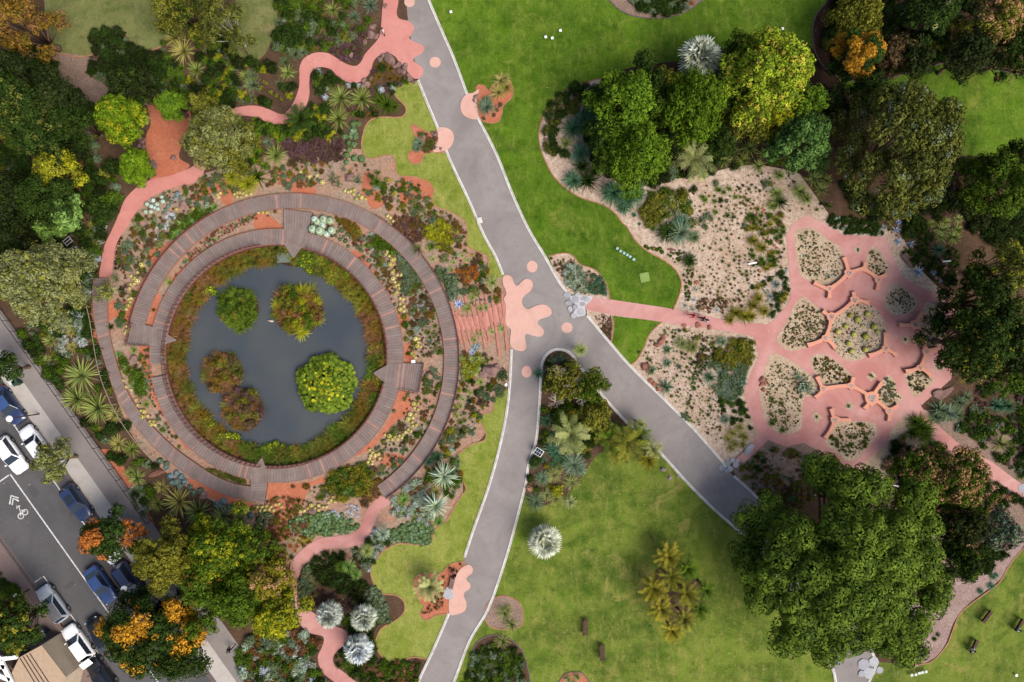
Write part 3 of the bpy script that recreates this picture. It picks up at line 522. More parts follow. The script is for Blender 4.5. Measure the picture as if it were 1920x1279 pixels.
def crown(name, seed, lobes, nc=14, npc=22, rc=.5, ls=.16, two=None, fl=.75, round_=False, down=-.25, skin=.5):
    """lobes: (x,y,z,r,mat) each covered in leafy clumps, each clump in small leaves"""
    rng = np.random.default_rng(seed); A = Acc()
    for (x, y, z, r, m) in lobes:
        k = max(3, int(nc*(r/1.5)**2/max(rc/.5, .3)**2)); d = fib(k, rng, down, .35/math.sqrt(k))
        pc = np.array([x, y, z])+d*np.array([1, 1, fl])*r*rng.uniform(.8, 1.06, (k, 1)); cr = rc*rng.uniform(.7, 1.25, k)
        e = np.concatenate([fib(npc, rng, -.35, .16) for _ in range(k)]); n = len(e); idx = np.repeat(np.arange(k), npc)
        c = pc[idx]+e*cr[idx, None]*(1 if round_ else rng.uniform(.55, 1.1, (n, 1))); c[:, 2] -= 0
        nn = e+rng.normal(size=e.shape)*skin+d[idx]*.3
        V, Q = cards(c, nn, ls*rng.uniform(.7, 1.3, n), rng)
        base = rng.uniform(0, .6, k)[idx]; R = base+rng.uniform(0, .4, n)
        mm = np.full(n, m)
        if two is not None: mm = np.where((rng.random(k) < two)[idx] & (rng.random(n) < .75), 1, m)
        A.add(V, Q, R, mm)
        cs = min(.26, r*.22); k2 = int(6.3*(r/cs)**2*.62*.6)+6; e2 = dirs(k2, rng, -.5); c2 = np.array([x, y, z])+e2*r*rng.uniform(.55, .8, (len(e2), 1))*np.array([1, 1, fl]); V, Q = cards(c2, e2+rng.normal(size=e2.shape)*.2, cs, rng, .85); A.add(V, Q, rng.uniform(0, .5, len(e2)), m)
    return A.mesh(name)
def needle_crown(name, seed, lobes, nc=16, npc=60, rc=.62, ls=.26):
    rng = np.random.default_rng(seed); A = Acc()
    for (x, y, z, r, m) in lobes:
        k = int(nc*(r/2.2)**2)+4; d = dirs(k, rng, .0); k = len(d); pc = np.array([x, y, z])+d*np.array([1, 1, .8])*r*rng.uniform(.78, 1.0, (k, 1)); cr = rc*rng.uniform(.7, 1.25, k)
        e = dirs(k*npc, rng, -.3); n = len(e); idx = np.arange(n) % k; e = unit(e+d[idx]*.25); c = pc[idx]+e*cr[idx, None]*rng.uniform(.55, .95, (n, 1)); t = unit(e+rng.normal(size=e.shape)*.22); b = unit(np.cross(t, rng.normal(size=e.shape))); s = (ls*rng.uniform(.7, 1.3, n))[:, None]
        V = np.stack([c+t*s, c+b*s*.22, c-t*s, c-b*s*.22], 1).reshape(-1, 3); A.add(V, np.arange(n*4).reshape(-1, 4), rng.uniform(0, .45, k)[idx]+rng.uniform(0, .5, n), m)
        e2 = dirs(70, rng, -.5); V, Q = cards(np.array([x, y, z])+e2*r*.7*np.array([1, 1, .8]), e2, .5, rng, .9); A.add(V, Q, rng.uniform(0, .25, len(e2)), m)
    return A.mesh(name)
def dome_lobes(seed, R, Hh, n, rl, nm=1, jit=.18, mats=None):
    rng = np.random.default_rng(seed); L = []
    for i in range(n):
        u = math.sqrt((i+.5)/n); a = i*2.39996+rng.uniform(-.4, .4); rr = R*(1-rl*.72)*u
        z = Hh*math.sqrt(max(0, 1-u*u*.92))*(1+rng.uniform(-jit, jit))+R*.10*rng.uniform(-1, 1)*(n > 12); L.append((rr*math.cos(a)*(1+rng.uniform(-jit, jit)), rr*math.sin(a)*(1+rng.uniform(-jit, jit)), z, R*rl*rng.uniform(.75, 1.2), 0 if mats is None else mats(i, u, a, rng)))
    return L
def rosette(name, seed, n, L=1., wd=.06, e0=10, e1=85, curve=.5, seg=3, fold=0, droop=0, tipw=.12, jl=.15, zb=.0, ring=False):
    rng = np.random.default_rng(seed); A = Acc()
    i = np.arange(n); az = i*2.39996+rng.uniform(-.25, .25, n); el = np.radians(e0+(e1-e0)*((n-1-i)/max(1, n-1))**1.1+rng.uniform(-6, 6, n)); ln = L*(1+rng.uniform(-jl, jl, n))*(1-.25*((el/np.radians(90))**3))
    prev = None; pts = []; ang = el.copy(); p = np.zeros((n, 3)); p[:, 2] = zb
    hd = np.stack([np.cos(az), np.sin(az), np.zeros(n)], 1); sd = np.stack([-np.sin(az), np.cos(az), np.zeros(n)], 1)
    rows = []
    for s in range(seg+1):
        u = s/seg; wv = wd*(.55+.9*u*(1-u)*2)*(1-u)+tipw*wd*u; wv = wv*np.ones(n)
        rows.append((p-sd*wv[:, None], p+sd*wv[:, None]))
        d = hd*np.cos(ang)[:, None]+np.array([0, 0, 1.])*np.sin(ang)[:, None]; p = p+d*(ln/seg)[:, None]; ang = ang-curve/seg*(1+droop*u)
    V = np.stack([r for ab in rows for r in ab], 1).reshape(-1, 3); m = 2*(seg+1); Q = []
    for s in range(seg): Q.append(np.stack([np.arange(n)*m+2*s, np.arange(n)*m+2*s+1, np.arange(n)*m+2*s+3, np.arange(n)*m+2*s+2], 1))
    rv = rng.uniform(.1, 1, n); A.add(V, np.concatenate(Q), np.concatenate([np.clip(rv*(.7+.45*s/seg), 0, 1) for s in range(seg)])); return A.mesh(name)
def fanpalm(name, seed, n=30, L=1., blades=11, wd=.035, e0=-35, e1=75):
    rng = np.random.default_rng(seed); A = Acc()
    for i in range(n):
        az = i*2.39996+rng.uniform(-.2, .2); el = math.radians(e0+(e1-e0)*(i/(n-1))); pl = L*.5*(1-.3*(i/n)); hd = np.array([math.cos(az), math.sin(az), 0]); sd = np.array([-math.sin(az), math.cos(az), 0]); up = np.array([0, 0, 1.])
        d = hd*math.cos(el)+up*math.sin(el); b0 = d*pl; w = sd*.015*L; A.add(np.array([-w, w, b0+w, b0-w]), np.array([[0, 1, 2, 3]]), np.array([.5]))
        nn = -hd*math.sin(el)+up*math.cos(el)
        for k in range(blades):
            a = (k/(blades-1)-.5)*math.radians(150); dd = d*math.cos(a)+sd*math.sin(a); ll = L*.5*(.75+.25*math.cos(a))*rng.uniform(.9, 1.1); side = np.cross(nn, dd)*wd*L
            m = b0+dd*ll*.55-nn*0; e = b0+dd*ll-up*ll*rng.uniform(.15, .4); A.add(np.array([b0-side*.3, b0+side*.3, m+side, m-side, e-side*.15, e+side*.15]), np.array([[0, 1, 2, 3], [3, 2, 5, 4]]), np.full(2, rng.uniform(0, 1)))
    return A.mesh(name)
def feather(name, seed, n=24, L=1., nl=13, ll=.26, wd=.018, e0=-10, e1=75, curve=1.2, vee=.5):
    rng = np.random.default_rng(seed); A = Acc()
    for i in range(n):
        az = i*2.39996+rng.uniform(-.2, .2); ang = math.radians(e0+(e1-e0)*(i/(n-1))); hd = np.array([math.cos(az), math.sin(az), 0]); sd = np.array([-math.sin(az), math.cos(az), 0]); up = np.array([0, 0, 1.]); p = np.zeros(3); l = L*rng.uniform(.85, 1.1)*(1-.15*i/n); rv = rng.uniform(.1, .9); bank = rng.uniform(-.3, .3)
        for s in range(nl):
            d = hd*math.cos(ang)+up*math.sin(ang); nn = np.cross(d, sd)*-1; q = p+d*l/nl; u = (s+.5)/nl
            A.add(np.array([p-sd*.012*L, p+sd*.012*L, q+sd*.01*L, q-sd*.01*L]), np.array([[0, 1, 2, 3]]), np.array([rv]))
            lw = ll*L*(.35+1.3*u*(1.15-u)*1.6)*rng.uniform(.85, 1.1)
            for sg in (-1, 1):
                t = unit((sd*sg*(1)+d*.75+up*(vee*.2+bank*sg)-up*.15)[None])[0]*lw; a = d*wd*L*1.0; m = p+t*.55+up*lw*.08; A.add(np.array([p-a*.6, p+a*.6, m+a, m-a, p+t-a*.2-up*lw*.15, p+t+a*.2-up*lw*.15]), np.array([[0, 1, 2, 3], [3, 2, 5, 4]]), np.full(2, np.clip(rv+rng.uniform(-.2, .3), 0, 1)))
            p = q; ang -= curve/nl*(.4+1.2*u)
    return A.mesh(name)
def barrel(name, seed):
    n, m = 20, 7; V = []; Q = []; M = []
    for j in range(m+1):
        f = j/m*math.radians(150)-math.radians(60)
        for i in range(n):
            r = math.cos(f)*(1+.10*(1 if i % 2 else -1))*.5; V.append((r*math.cos(2*math.pi*i/n), r*math.sin(2*math.pi*i/n), .28+.42*math.sin(f)))
    for j in range(m):
        for i in range(n): Q.append((j*n+i, j*n+(i+1) % n, (j+1)*n+(i+1) % n, (j+1)*n+i)); M.append(1 if j >= m-1 or j==4 else 0)
    b = len(V); V.append((0, 0, .66)); tri = []
    me = bpy.data.meshes.new(name); me.from_pydata(V, [], Q+[(m*n+i, m*n+(i+1) % n, b) for i in range(n)])
    M = M+[1]*n
    for p, k in zip(me.polygons, M): p.material_index = k; p.use_smooth = True
    a = me.attributes.new('rnd', 'FLOAT', 'FACE'); a.data.foreach_set('value', np.full(len(me.polygons), .85, np.float32)); return me
def cushion(name, seed, n=160, ls=.13):
    rng = np.random.default_rng(seed); A = Acc(); e = dirs(n, rng, 0.02); c = e*np.array([.92, .92, .5])*rng.uniform(.9, 1.04, (len(e), 1)); V, Q = cards(c, e+rng.normal(size=e.shape)*.35, ls*rng.uniform(.8, 1.2, len(e)), rng, .6)
    A.add(V, Q, rng.uniform(.2, 1, len(e))); e = dirs(60, rng, 0.0); V, Q = cards(e*np.array([.8, .8, .4]), e, .3, rng, .9); A.add(V, Q, rng.uniform(0, .2, len(e))); return A.mesh(name)
def pads(name, seed, n, R, rr=.11, two=True, h=.5):
    rng = np.random.default_rng(seed); A = Acc()
    for i in range(n):
        u = math.sqrt(rng.random()); a = rng.uniform(0, 6.283); edge = 1+.05*math.sin(5*a)+.04*math.sin(9*a+2); c = np.array([R*edge*u*math.cos(a), R*edge*u*math.sin(a), h*math.sqrt(1-.8*u*u)*rng.uniform(.75, 1.15)]); k = 8; th = np.arange(k)*2*math.pi/k
        nrm = unit((np.array([rng.normal()*.3+.5*u*math.cos(a), rng.normal()*.3+.5*u*math.sin(a), 1]))[None])[0]; t = unit(np.cross(nrm, [1, .2, 0])[None])[0]; b = np.cross(nrm, t); r = rr*rng.uniform(.7, 1.3)
        V = c+r*(np.cos(th)[:, None]*t+np.sin(th)[:, None]*b); A.add(V, np.array([[0, 1, 2, 3], [0, 3, 4, 7], [4, 5, 6, 7]]), np.full(3, rng.uniform(.1, 1)), (1 if two and rng.random() < .5*max(0, 1-u*1.3)+.03 else 0))
    return A.mesh(name)
def tubes(name, seed, n, L, r, spread, curve=.6):
    rng = random.Random(seed); mb = MB()
    for i in range(n):
        a = rng.uniform(0, 6.28); e = math.radians(rng.uniform(*spread)); p = Vector((rng.uniform(-.15, .15), rng.uniform(-.15, .15), 0)); pts = [p]; l = L*rng.uniform(.5, 1)
        da = rng.uniform(-curve, curve)
        for s in range(4):
            p = p+Vector((math.cos(a)*math.cos(e), math.sin(a)*math.cos(e), math.sin(e)))*l/4; pts.append(p); e += .12; a += da/4
        mb.tube(pts, [r, r*1.1, r, r*.9, r*.5], 6)
    me = bpy.data.meshes.new(name); me.from_pydata(mb.v, [], mb.f); [setattr(p, 'use_smooth', True) for p in me.polygons]; a = me.attributes.new('rnd', 'FLOAT', 'FACE'); a.data.foreach_set('value', np.random.default_rng(seed).random(len(me.polygons)).astype(np.float32)); return me
def twigs(name, seed, n, L, r=.035):
    rng = random.Random(seed); mb = MB()
    def br(p, d, l, rad, lev):
        q = p+d*l; m = (p+q)/2+Vector((rng.uniform(-1, 1), rng.uniform(-1, 1), rng.uniform(-.3, .6)))*l*.12; mb.tube([p, m, q], [rad, rad*.8, rad*.55], 5, cap=False)
        if lev:
            for k in range(3): br(q if k else m, (d+Vector((rng.uniform(-1, 1), rng.uniform(-1, 1), rng.uniform(-.2, .7)))*.85).normalized(), l*.68, rad*.6, lev-1)
    for i in range(n):
        a = 6.28*i/n+rng.uniform(-.4, .4); br(Vector((0, 0, 0)), Vector((math.cos(a), math.sin(a), rng.uniform(.1, .9))).normalized(), L*.42, r, 3)
    me = bpy.data.meshes.new(name); me.from_pydata(mb.v, [], mb.f); return me
def rock(name, seed):
    bm = bmesh.new(); bmesh.ops.create_icosphere(bm, subdivisions=3, radius=1); rng = random.Random(seed); pl = [Vector((rng.gauss(0, 1), rng.gauss(0, 1), rng.gauss(0, .8))).normalized() for _ in range(11)]; dd = [rng.uniform(.55, .85) for _ in pl]
    for v in bm.verts:
        for p, d in zip(pl, dd):
            k = v.co.dot(p)
            if k > d: v.co -= p*(k-d)
        v.co.z = v.co.z*.62+.2; v.co *= 1.15
    me = bpy.data.meshes.new(name); bm.to_mesh(me); bm.free(); return me
PB = {}
def proto(key):
    if key in PB: return PB[key]
    f = {'shS': lambda s: crown('shrub', s, dome_lobes(s, .5, .3, 5, .5), 5, 14, .2, .085), 'shM': lambda s: crown('shrub', s, dome_lobes(s, 1, .6, 9, .42), 22, 16, .26, .12), 'shL': lambda s: crown('shrub', s, dome_lobes(s, 2.2, 1.5, 14, .36), 20, 20, .38, .15),
         'shR': lambda s: crown('shrub', s, dome_lobes(s, 1, .8, 7, .5, jit=.08), 26, 18, .24, .10, round_=True), 'shW': lambda s: crown('shrub', s, dome_lobes(s, 1, .35, 12, .3), 16, 14, .22, .10, skin=1.0),
         'yuc': lambda s: rosette('y', s, 88, 1, .05, 2, 86, .45, 3, tipw=.1), 'yus': lambda s: rosette('y', s, 46, 1, .085, -8, 80, .9, 4, tipw=.05), 'aga': lambda s: rosette('a', s, 26, 1, .14, 8, 80, .25, 3, tipw=.05), 'ago': lambda s: rosette('a', s, 16, 1, .16, 5, 75, .2, 3, tipw=.04), 'ste': lambda s: rosette('s', s, 120, 1, .028, 0, 88, .25, 2, tipw=.2),
         'gra': lambda s: rosette('g', s, 190, 1, .03, 8, 86, 1.1, 3, tipw=.3, jl=.3), 'tuf': lambda s: rosette('t', s, 44, 1, .07, 5, 85, .7, 2, tipw=.3, jl=.3), 'pom': lambda s: rosette('p', s, 240, 1, .022, -50, 88, .3, 2, tipw=.4, jl=.08, zb=.9), 'ree': lambda s: rosette('r', s, 130, 1, .035, 20, 88, 1.3, 3, tipw=.35, jl=.4),
         'fan': lambda s: fanpalm('f', s, 34, 1, 11, .05), 'fea': lambda s: feather('f', s, 17, 1, 15, .2, .02, -5, 70, 1.1), 'cyc': lambda s: feather('c', s, 34, 1, 14, .16, .02, 0, 75, .7), 'bar': lambda s: barrel('b', s), 'cus': lambda s: cushion('c', s), 'pad': lambda s: pads('p', s, 60, .75, .13), 'col': lambda s: tubes('c', s, 14, 1, .035, (15, 60)), 'cac': lambda s: tubes('c', s, 9, 1, .07, (55, 88), .2),
         'twi': lambda s: twigs('t', s, 7, 1), 'roc': lambda s: rock('r', s)}[key]
    PB[key] = [f(hash(key) % 1 + 11+7*i) for i in range(2 if key in ('shL', 'fea', 'cyc', 'fan') else 3)]; return PB[key]
BASE = {'shS': .5, 'shM': 1, 'shL': 2.2}
NOUN = {'shrub': 'shrub', 'yuc': 'yucca_plant', 'aga': 'agave', 'ago': 'agave', 'ste': 'spiky_ball_plant', 'gra': 'grass_clump', 'tuf': 'grass_tuft', 'pom': 'grass_tree', 'ree': 'reed_clump', 'fan': 'fan_palm', 'fea': 'feather_palm', 'cyc': 'cycad', 'bar': 'barrel_cactus', 'cus': 'cushion_plant', 'pad': 'lily_clump', 'col': 'stick_succulent', 'cac': 'column_cactus', 'twi': 'bare_branch', 'roc': 'boulder', 'shR': 'shrub', 'shW': 'groundcover_plant', 'shS': 'groundcover_plant'}
CATN = {'shrub': 'shrub', 'yuc': 'yucca', 'aga': 'agave', 'ago': 'agave', 'ste': 'spiky plant', 'gra': 'grass', 'tuf': 'grass tuft', 'pom': 'grass tree', 'ree': 'reeds', 'fan': 'palm', 'fea': 'palm', 'cyc': 'cycad', 'bar': 'cactus', 'cus': 'cushion plant', 'pad': 'water plant', 'col': 'succulent', 'cac': 'cactus', 'twi': 'branch', 'roc': 'rock', 'shR': 'shrub', 'shW': 'ground cover', 'shS': 'ground cover'}
CN = {'yk': 'pale green', 'ym': 'pale yellow', 'is': 'leafy green', 'dg': 'dark green', 'dk': 'very dark green', 'mg': 'mid green', 'fg': 'fresh green', 'bg': 'bright green', 'yg': 'yellow-green', 'yl': 'yellow', 'ol': 'olive green', 'oy': 'pale olive', 'gg': 'grey-green', 'bl': 'blue-green', 'tl': 'teal green', 'sv': 'silvery grey', 'pl': 'pale grey-green', 'rb': 'red-brown', 'or': 'orange', 'go': 'golden', 'pu': 'purple-brown', 'br': 'brownish', 'pk': 'pink-tinged', 'bb': 'pale blue', 'ss': 'pale lime', 'wh': 'white flowering', 'cy': 'olive-yellow', 'rd': 'rusty red', 'ps': 'silver-white', 'cr': 'creamy yellow', 'og': 'orange-tinged', 'py': 'pale yellow-green', 'gc': 'soft green', 'gr': 'greyish blue', 'lg': 'light green', 'cd': 'dark olive'}
LMK = [('the north deck',560,415),('the east deck',765,705),('the south deck',488,915),('the west deck',265,628),('the pink splat paving',985,585),('the sleeper steps',895,590),('the big pine',1590,1060),('the red earth clearing',310,265),('the street',60,900),('the left pink path',225,440),('the scalloped pink plaza',765,90),('the wavy pink path',600,120),('the pink roundel beside the road',880,200),('the pink roundel by the small island',835,262),('the slate paving',1080,568),('the rose path',1270,595),('the central cactus bed',1608,620),('the fan-shaped cactus bed',1535,485),('the pebble-shaped cactus bed',1690,560),('the east cactus bed',1748,610),('the kite-shaped cactus bed',1665,735),('the long west cactus bed',1470,745),('the south cactus bed',1595,820),('the western cactus bed',1505,615),('the fork tip kerb',1045,660),('the steep kerb corner',1362,876),('the silver palm trio',655,1170),('the white spotlight sign',1410,495),('the large dark olive tree',1695,270),('the yellow-green crown',1440,145),('the far rose path',1880,895),('the golden flowering shrub',1610,95),('the lone silver palm',1020,1015),('the palm clump on the south lawn',1268,1105),('the curved gravel edge',1275,530),('the north lawn bed',1240,10),('the pale path bend',560,1060),('the scalloped pink paving',870,1100),('the north boardwalk',540,375),('the west boardwalk',195,600),('the north-west lawn',200,60),('the footpath fence',150,760),('the solar panel',1010,848),('the dark right-edge tree',1860,600),('the small lawn wedge',1190,630),('the gravel border',1790,1170),('the left frame edge',10,300),('the bench pair on the south lawn',1115,1200),('the wavy lawn edge',720,300),('the lower wavy lawn edge',870,940),('the plaza rocks',735,118),('the pond outlet box',540,480)]
DW = ['right of', 'lower right of', 'below', 'lower left of', 'left of', 'upper left of', 'above', 'upper right of']
PL = []   # every plant placed, labelled at the end
def where(px, py, k=0):
    d = sorted(LMK, key=lambda l: (l[1]-px)**2+(l[2]-py)**2)[k]; a = math.degrees(math.atan2(py-d[2], px-d[1])) % 360
    dist = math.hypot(d[1]-px, d[2]-py); w_ = 'close to' if dist < 14 else DW[int((a+22.5)//45) % 8]; return w_+' '+d[0]
CAM_LIM = (-70, 1990, -70, 1350)
def plant(key, px, py, r, col, h=0, z=0, size=None, kind_noun=None, group=None, scat=None, fl=1.0, mat2=None, noun=None, cat=None, label=None):
    """r = radius in source pixels"""
    R = r*S; k = key
    if key == 'shrub': k = 'shS' if R < .6 else 'shM' if R < 1.6 else 'shL'
    v = random.choice(proto(k)); x, y = P(px, py, h+z); 
    nm = noun or NOUN[key]; 
    o = bpy.data.objects.new(nm, v); COL.objects.link(o)
    if not v.materials:
        v.materials.append(leaf('mg'))
        if k in ('bar', 'pad'): v.materials.append(leaf('yl'))
    m = {'roc': {'br': M_rock, 'rd': M_rockR, 'gg': M_rockG}.get(col)}.get(key) or (M_barkP if key == 'twi' else leaf(col))
    o.material_slots[0].link = 'OBJECT'; o.material_slots[0].material = m
    if k in ('bar', 'pad'): o.material_slots[1].link = 'OBJECT'; o.material_slots[1].material = leaf(mat2 or ('cd' if k == 'bar' else 'yg'))
    s = R/BASE.get(k, 1.0)*(2 if k == 'bar' else 1); o.scale = (s*random.uniform(.92, 1.08), s*random.uniform(.92, 1.08), s*fl*random.uniform(.85, 1.15)); o.rotation_euler = (0, 0, random.uniform(0, 6.28)); o.location = (x, y, z+(h if key in ('pom',) and 0 else 0))
    big = 'small' if r < 8 else 'medium' if r < 20 else 'large'
    PL.append(dict(o=o, px=px, py=py, r=r, desc=(big+' '+CN[col]+' '+{'shrub': 'shrub', 'yuc': 'spiky yucca', 'aga': 'spiky agave', 'ago': 'star-shaped agave', 'ste': 'spiky ball-shaped plant', 'gra': 'arching grass clump', 'tuf': 'grass tuft', 'pom': 'pom-pom grass tree', 'ree': 'reed clump', 'fan': 'fan palm', 'fea': 'feather palm', 'cyc': 'cycad', 'bar': 'round barrel cactus', 'cus': 'cushion plant', 'pad': 'round-leaved water plant', 'col': 'tangled stick succulent', 'cac': 'column cactus', 'twi': 'bare twiggy branch', 'roc': 'boulder', 'shR': 'rounded shrub', 'shW': 'low groundcover', 'shS': 'groundcover tuft'}[key]), cat=cat or CATN[key], grp=group, scat=scat, label=label))
    return o
def lst(key, crop, col, data, **kw):
    for d in data.replace('\n', ' ').split(';'):
        d = d.strip()
        if not d: continue
        a = [float(v) for v in d.split(',')]; x, y = cc(crop, a[0], a[1]); plant(key, x, y, (a[2] if len(a) > 2 else 10)/2.975, col, **kw)
def scatter(poly, spacing, kinds, where_label, crop=None, avoid=('pink_path', 'rose_path', 'asphalt_path', 'deck', 'pink_splat_paving', 'planting_bed_x'), n=None, margin=0, seed=1, z=0, clump=True):
    rng = random.Random(seed+len(poly)*31+int(poly[0][0])); pl = np.array(CP(crop, poly) if crop else poly, float); x0, y0 = pl.min(0); x1, y1 = pl.max(0); av = [a for k in avoid for a in REG.get(k, [])]
    area = 0.5*abs(np.dot(pl[:, 0], np.roll(pl[:, 1], -1))-np.dot(pl[:, 1], np.roll(pl[:, 0], -1))); n = n or int(area/(spacing**2)*1.15); done = []; tries = 0; ws = [k[4] for k in kinds]
    hp = np.array([(p['px'], p['py'], p['r']) for p in PL if not p['scat'] and p['r'] < 40] or [(0, 0, 0)]) if z < .03 else np.zeros((0, 3))
    while len(done) < n and tries < n*12:
        tries += 1; p = (rng.uniform(x0, x1), rng.uniform(y0, y1))
        if done and clump and rng.random() < .5: q_ = done[int(rng.random()**2*len(done))]; p = (q_[0]+rng.gauss(0, spacing*1.1), q_[1]+rng.gauss(0, spacing*1.1))
        if not inside(p, pl): continue
        k = rng.choices(kinds, ws)[0]; r = rng.uniform(k[2], k[3])
        if len(hp) and np.any((hp[:, 0]-p[0])**2+(hp[:, 1]-p[1])**2 < (.78*hp[:, 2]+.8*r)**2): continue
        if any((p[0]-q[0])**2+(p[1]-q[1])**2 < (spacing*.42+.35*(r+q[2]))**2*.6 for q in done): continue
        if any(inside(p, a) or inside((p[0]+r*.8, p[1]), a) or inside((p[0]-r*.8, p[1]), a) or inside((p[0], p[1]+r*.8), a) or inside((p[0], p[1]-r*.8), a) for a in av): continue
        done.append((p[0], p[1], r)); plant(k[0], p[0], p[1], r, k[1], scat=where_label, z=z, fl=k[5] if len(k) > 5 else 1.0)
def tree(name, crop, x, y, r, h, col, seed, label, cat='tree', n=18, rl=.34, rc=.38, ls=.12, two=None, col2=None, nc=17, npc=28, trunk=.22, fl=.75, round_=True, lobes=None, hh=None, mats=None, bark=None, skin=.35, sx=1, sy=1):
    px, py = cc(crop, x, y) if crop else (x, y); R = (r/2.975 if crop else r)*S; hc = hh or min(h*.85, max(R*.75, h-1.8)); cz = max(.4, h-hc); X, Y = P(px, py, h-hc*.3)
    t = empty(name, (X, Y, 0)); tag(t, label, cat)
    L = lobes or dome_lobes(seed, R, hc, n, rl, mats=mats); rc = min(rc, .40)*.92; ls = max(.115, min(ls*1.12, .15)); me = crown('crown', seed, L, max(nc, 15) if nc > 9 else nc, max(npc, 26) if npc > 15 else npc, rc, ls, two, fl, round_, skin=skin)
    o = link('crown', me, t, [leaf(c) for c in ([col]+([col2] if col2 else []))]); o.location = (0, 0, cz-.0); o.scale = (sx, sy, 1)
    mb = MB(); rng = random.Random(seed); top = Vector((rng.uniform(-.2, .2), rng.uniform(-.2, .2), cz*.75)); mb.tube([(0, 0, -.05), (0, 0, .3), top*.6, top], [trunk*1.35, trunk, trunk*.85, trunk*.7], 8)
    for i, l in enumerate(L[:22]):
        e = Vector((l[0]*sx, l[1]*sy, l[2]+cz-.1)); m = top.lerp(e, .5)+Vector((0, 0, -.2)); mb.tube([top*(.8+.2*(i % 2)), m, e], [trunk*.32, trunk*.2, trunk*.07], 5)
    mb.build('trunk', bark or M_bark, t, smooth=True); return t
def finish_labels():
    from collections import defaultdict
    used = defaultdict(list)
    for p in PL:
        if p['scat']: continue
        if p['label']: tag(p['o'], p['label'], p['cat'], p['grp']); continue
        used[p['desc']+' '+where(p['px'], p['py'])].append(p)
    ordw = ['first', 'second', 'third', 'fourth', 'fifth', 'sixth', 'seventh', 'eighth', 'ninth', 'tenth', 'eleventh', 'twelfth', 'thirteenth', 'fourteenth', 'fifteenth', 'sixteenth', 'seventeenth', 'eighteenth', 'nineteenth', 'twentieth']
    for k, g in used.items():
        sub = ' '.join(k.split()[1:])
        if len(g) == 1: tag(g[0]['o'], ' '.join(k.split()[:16]), g[0]['cat'], None); continue
        xs = [q['px'] for q in g]; ys = [q['py'] for q in g]; horiz = max(xs)-min(xs) >= max(ys)-min(ys); g.sort(key=lambda q: q['px'] if horiz else q['py']); n = len(g)
        for i, q in enumerate(g):
            w_ = ('leftmost' if horiz else 'topmost') if i == 0 else ('rightmost' if horiz else 'lowest') if i == n-1 else (ordw[min(i, 19)]+(' from left' if horiz else ' from top'))
            tag(q['o'], ' '.join(k.split()[:16-len(w_.split())])+', '+w_, q['cat'], (sub+' and its like')[:60].replace('cactuss', 'cacti'))
    sg = defaultdict(list)
    for p in PL:
        if p['scat']: sg[p['desc']+' '+p['scat']].append(p)
    for k, g in sg.items():
        words = k.split(); k2 = ' '.join(words[:16]); n = len(g)
        if n == 1 or n > 24:
            for q in g: tag(q['o'], k2, q['cat'], None if n == 1 else (g[0]['desc']+'s '+g[0]['scat'])[:80].replace('cactuss', 'cacti').replace('branchs', 'branches'))
            continue
        xs = [q['px'] for q in g]; ys = [q['py'] for q in g]; horiz = max(xs)-min(xs) >= max(ys)-min(ys); g.sort(key=lambda q: q['px'] if horiz else q['py'])
        for i, q in enumerate(g):
            w_ = ('leftmost' if horiz else 'topmost') if i == 0 else ('rightmost' if horiz else 'lowest') if i == n-1 else (ordw[min(i, 19)]+(' from left' if horiz else ' from top')) if i < 20 else (ordw[n-1-i]+(' from right' if horiz else ' from bottom'))
            t_ = w_.split(); tag(q['o'], ' '.join(words[:16-len(t_)])+', '+w_, q['cat'], (g[0]['desc']+'s '+g[0]['scat'])[:80].replace('cactuss', 'cacti').replace('branchs', 'branches'))
STUFF_LABEL = {'shrub': 'many small low shrubs in mixed greens and browns filling the garden beds', 'grass_tuft': 'many small grass tufts dotted over the gravel and soil beds', 'cushion_plant': 'many small cushion plants dotted through the garden beds', 'reed_clump': 'remaining reed clumps round the pond and on its islands', 'boulder': 'many small stones scattered over the garden beds'}
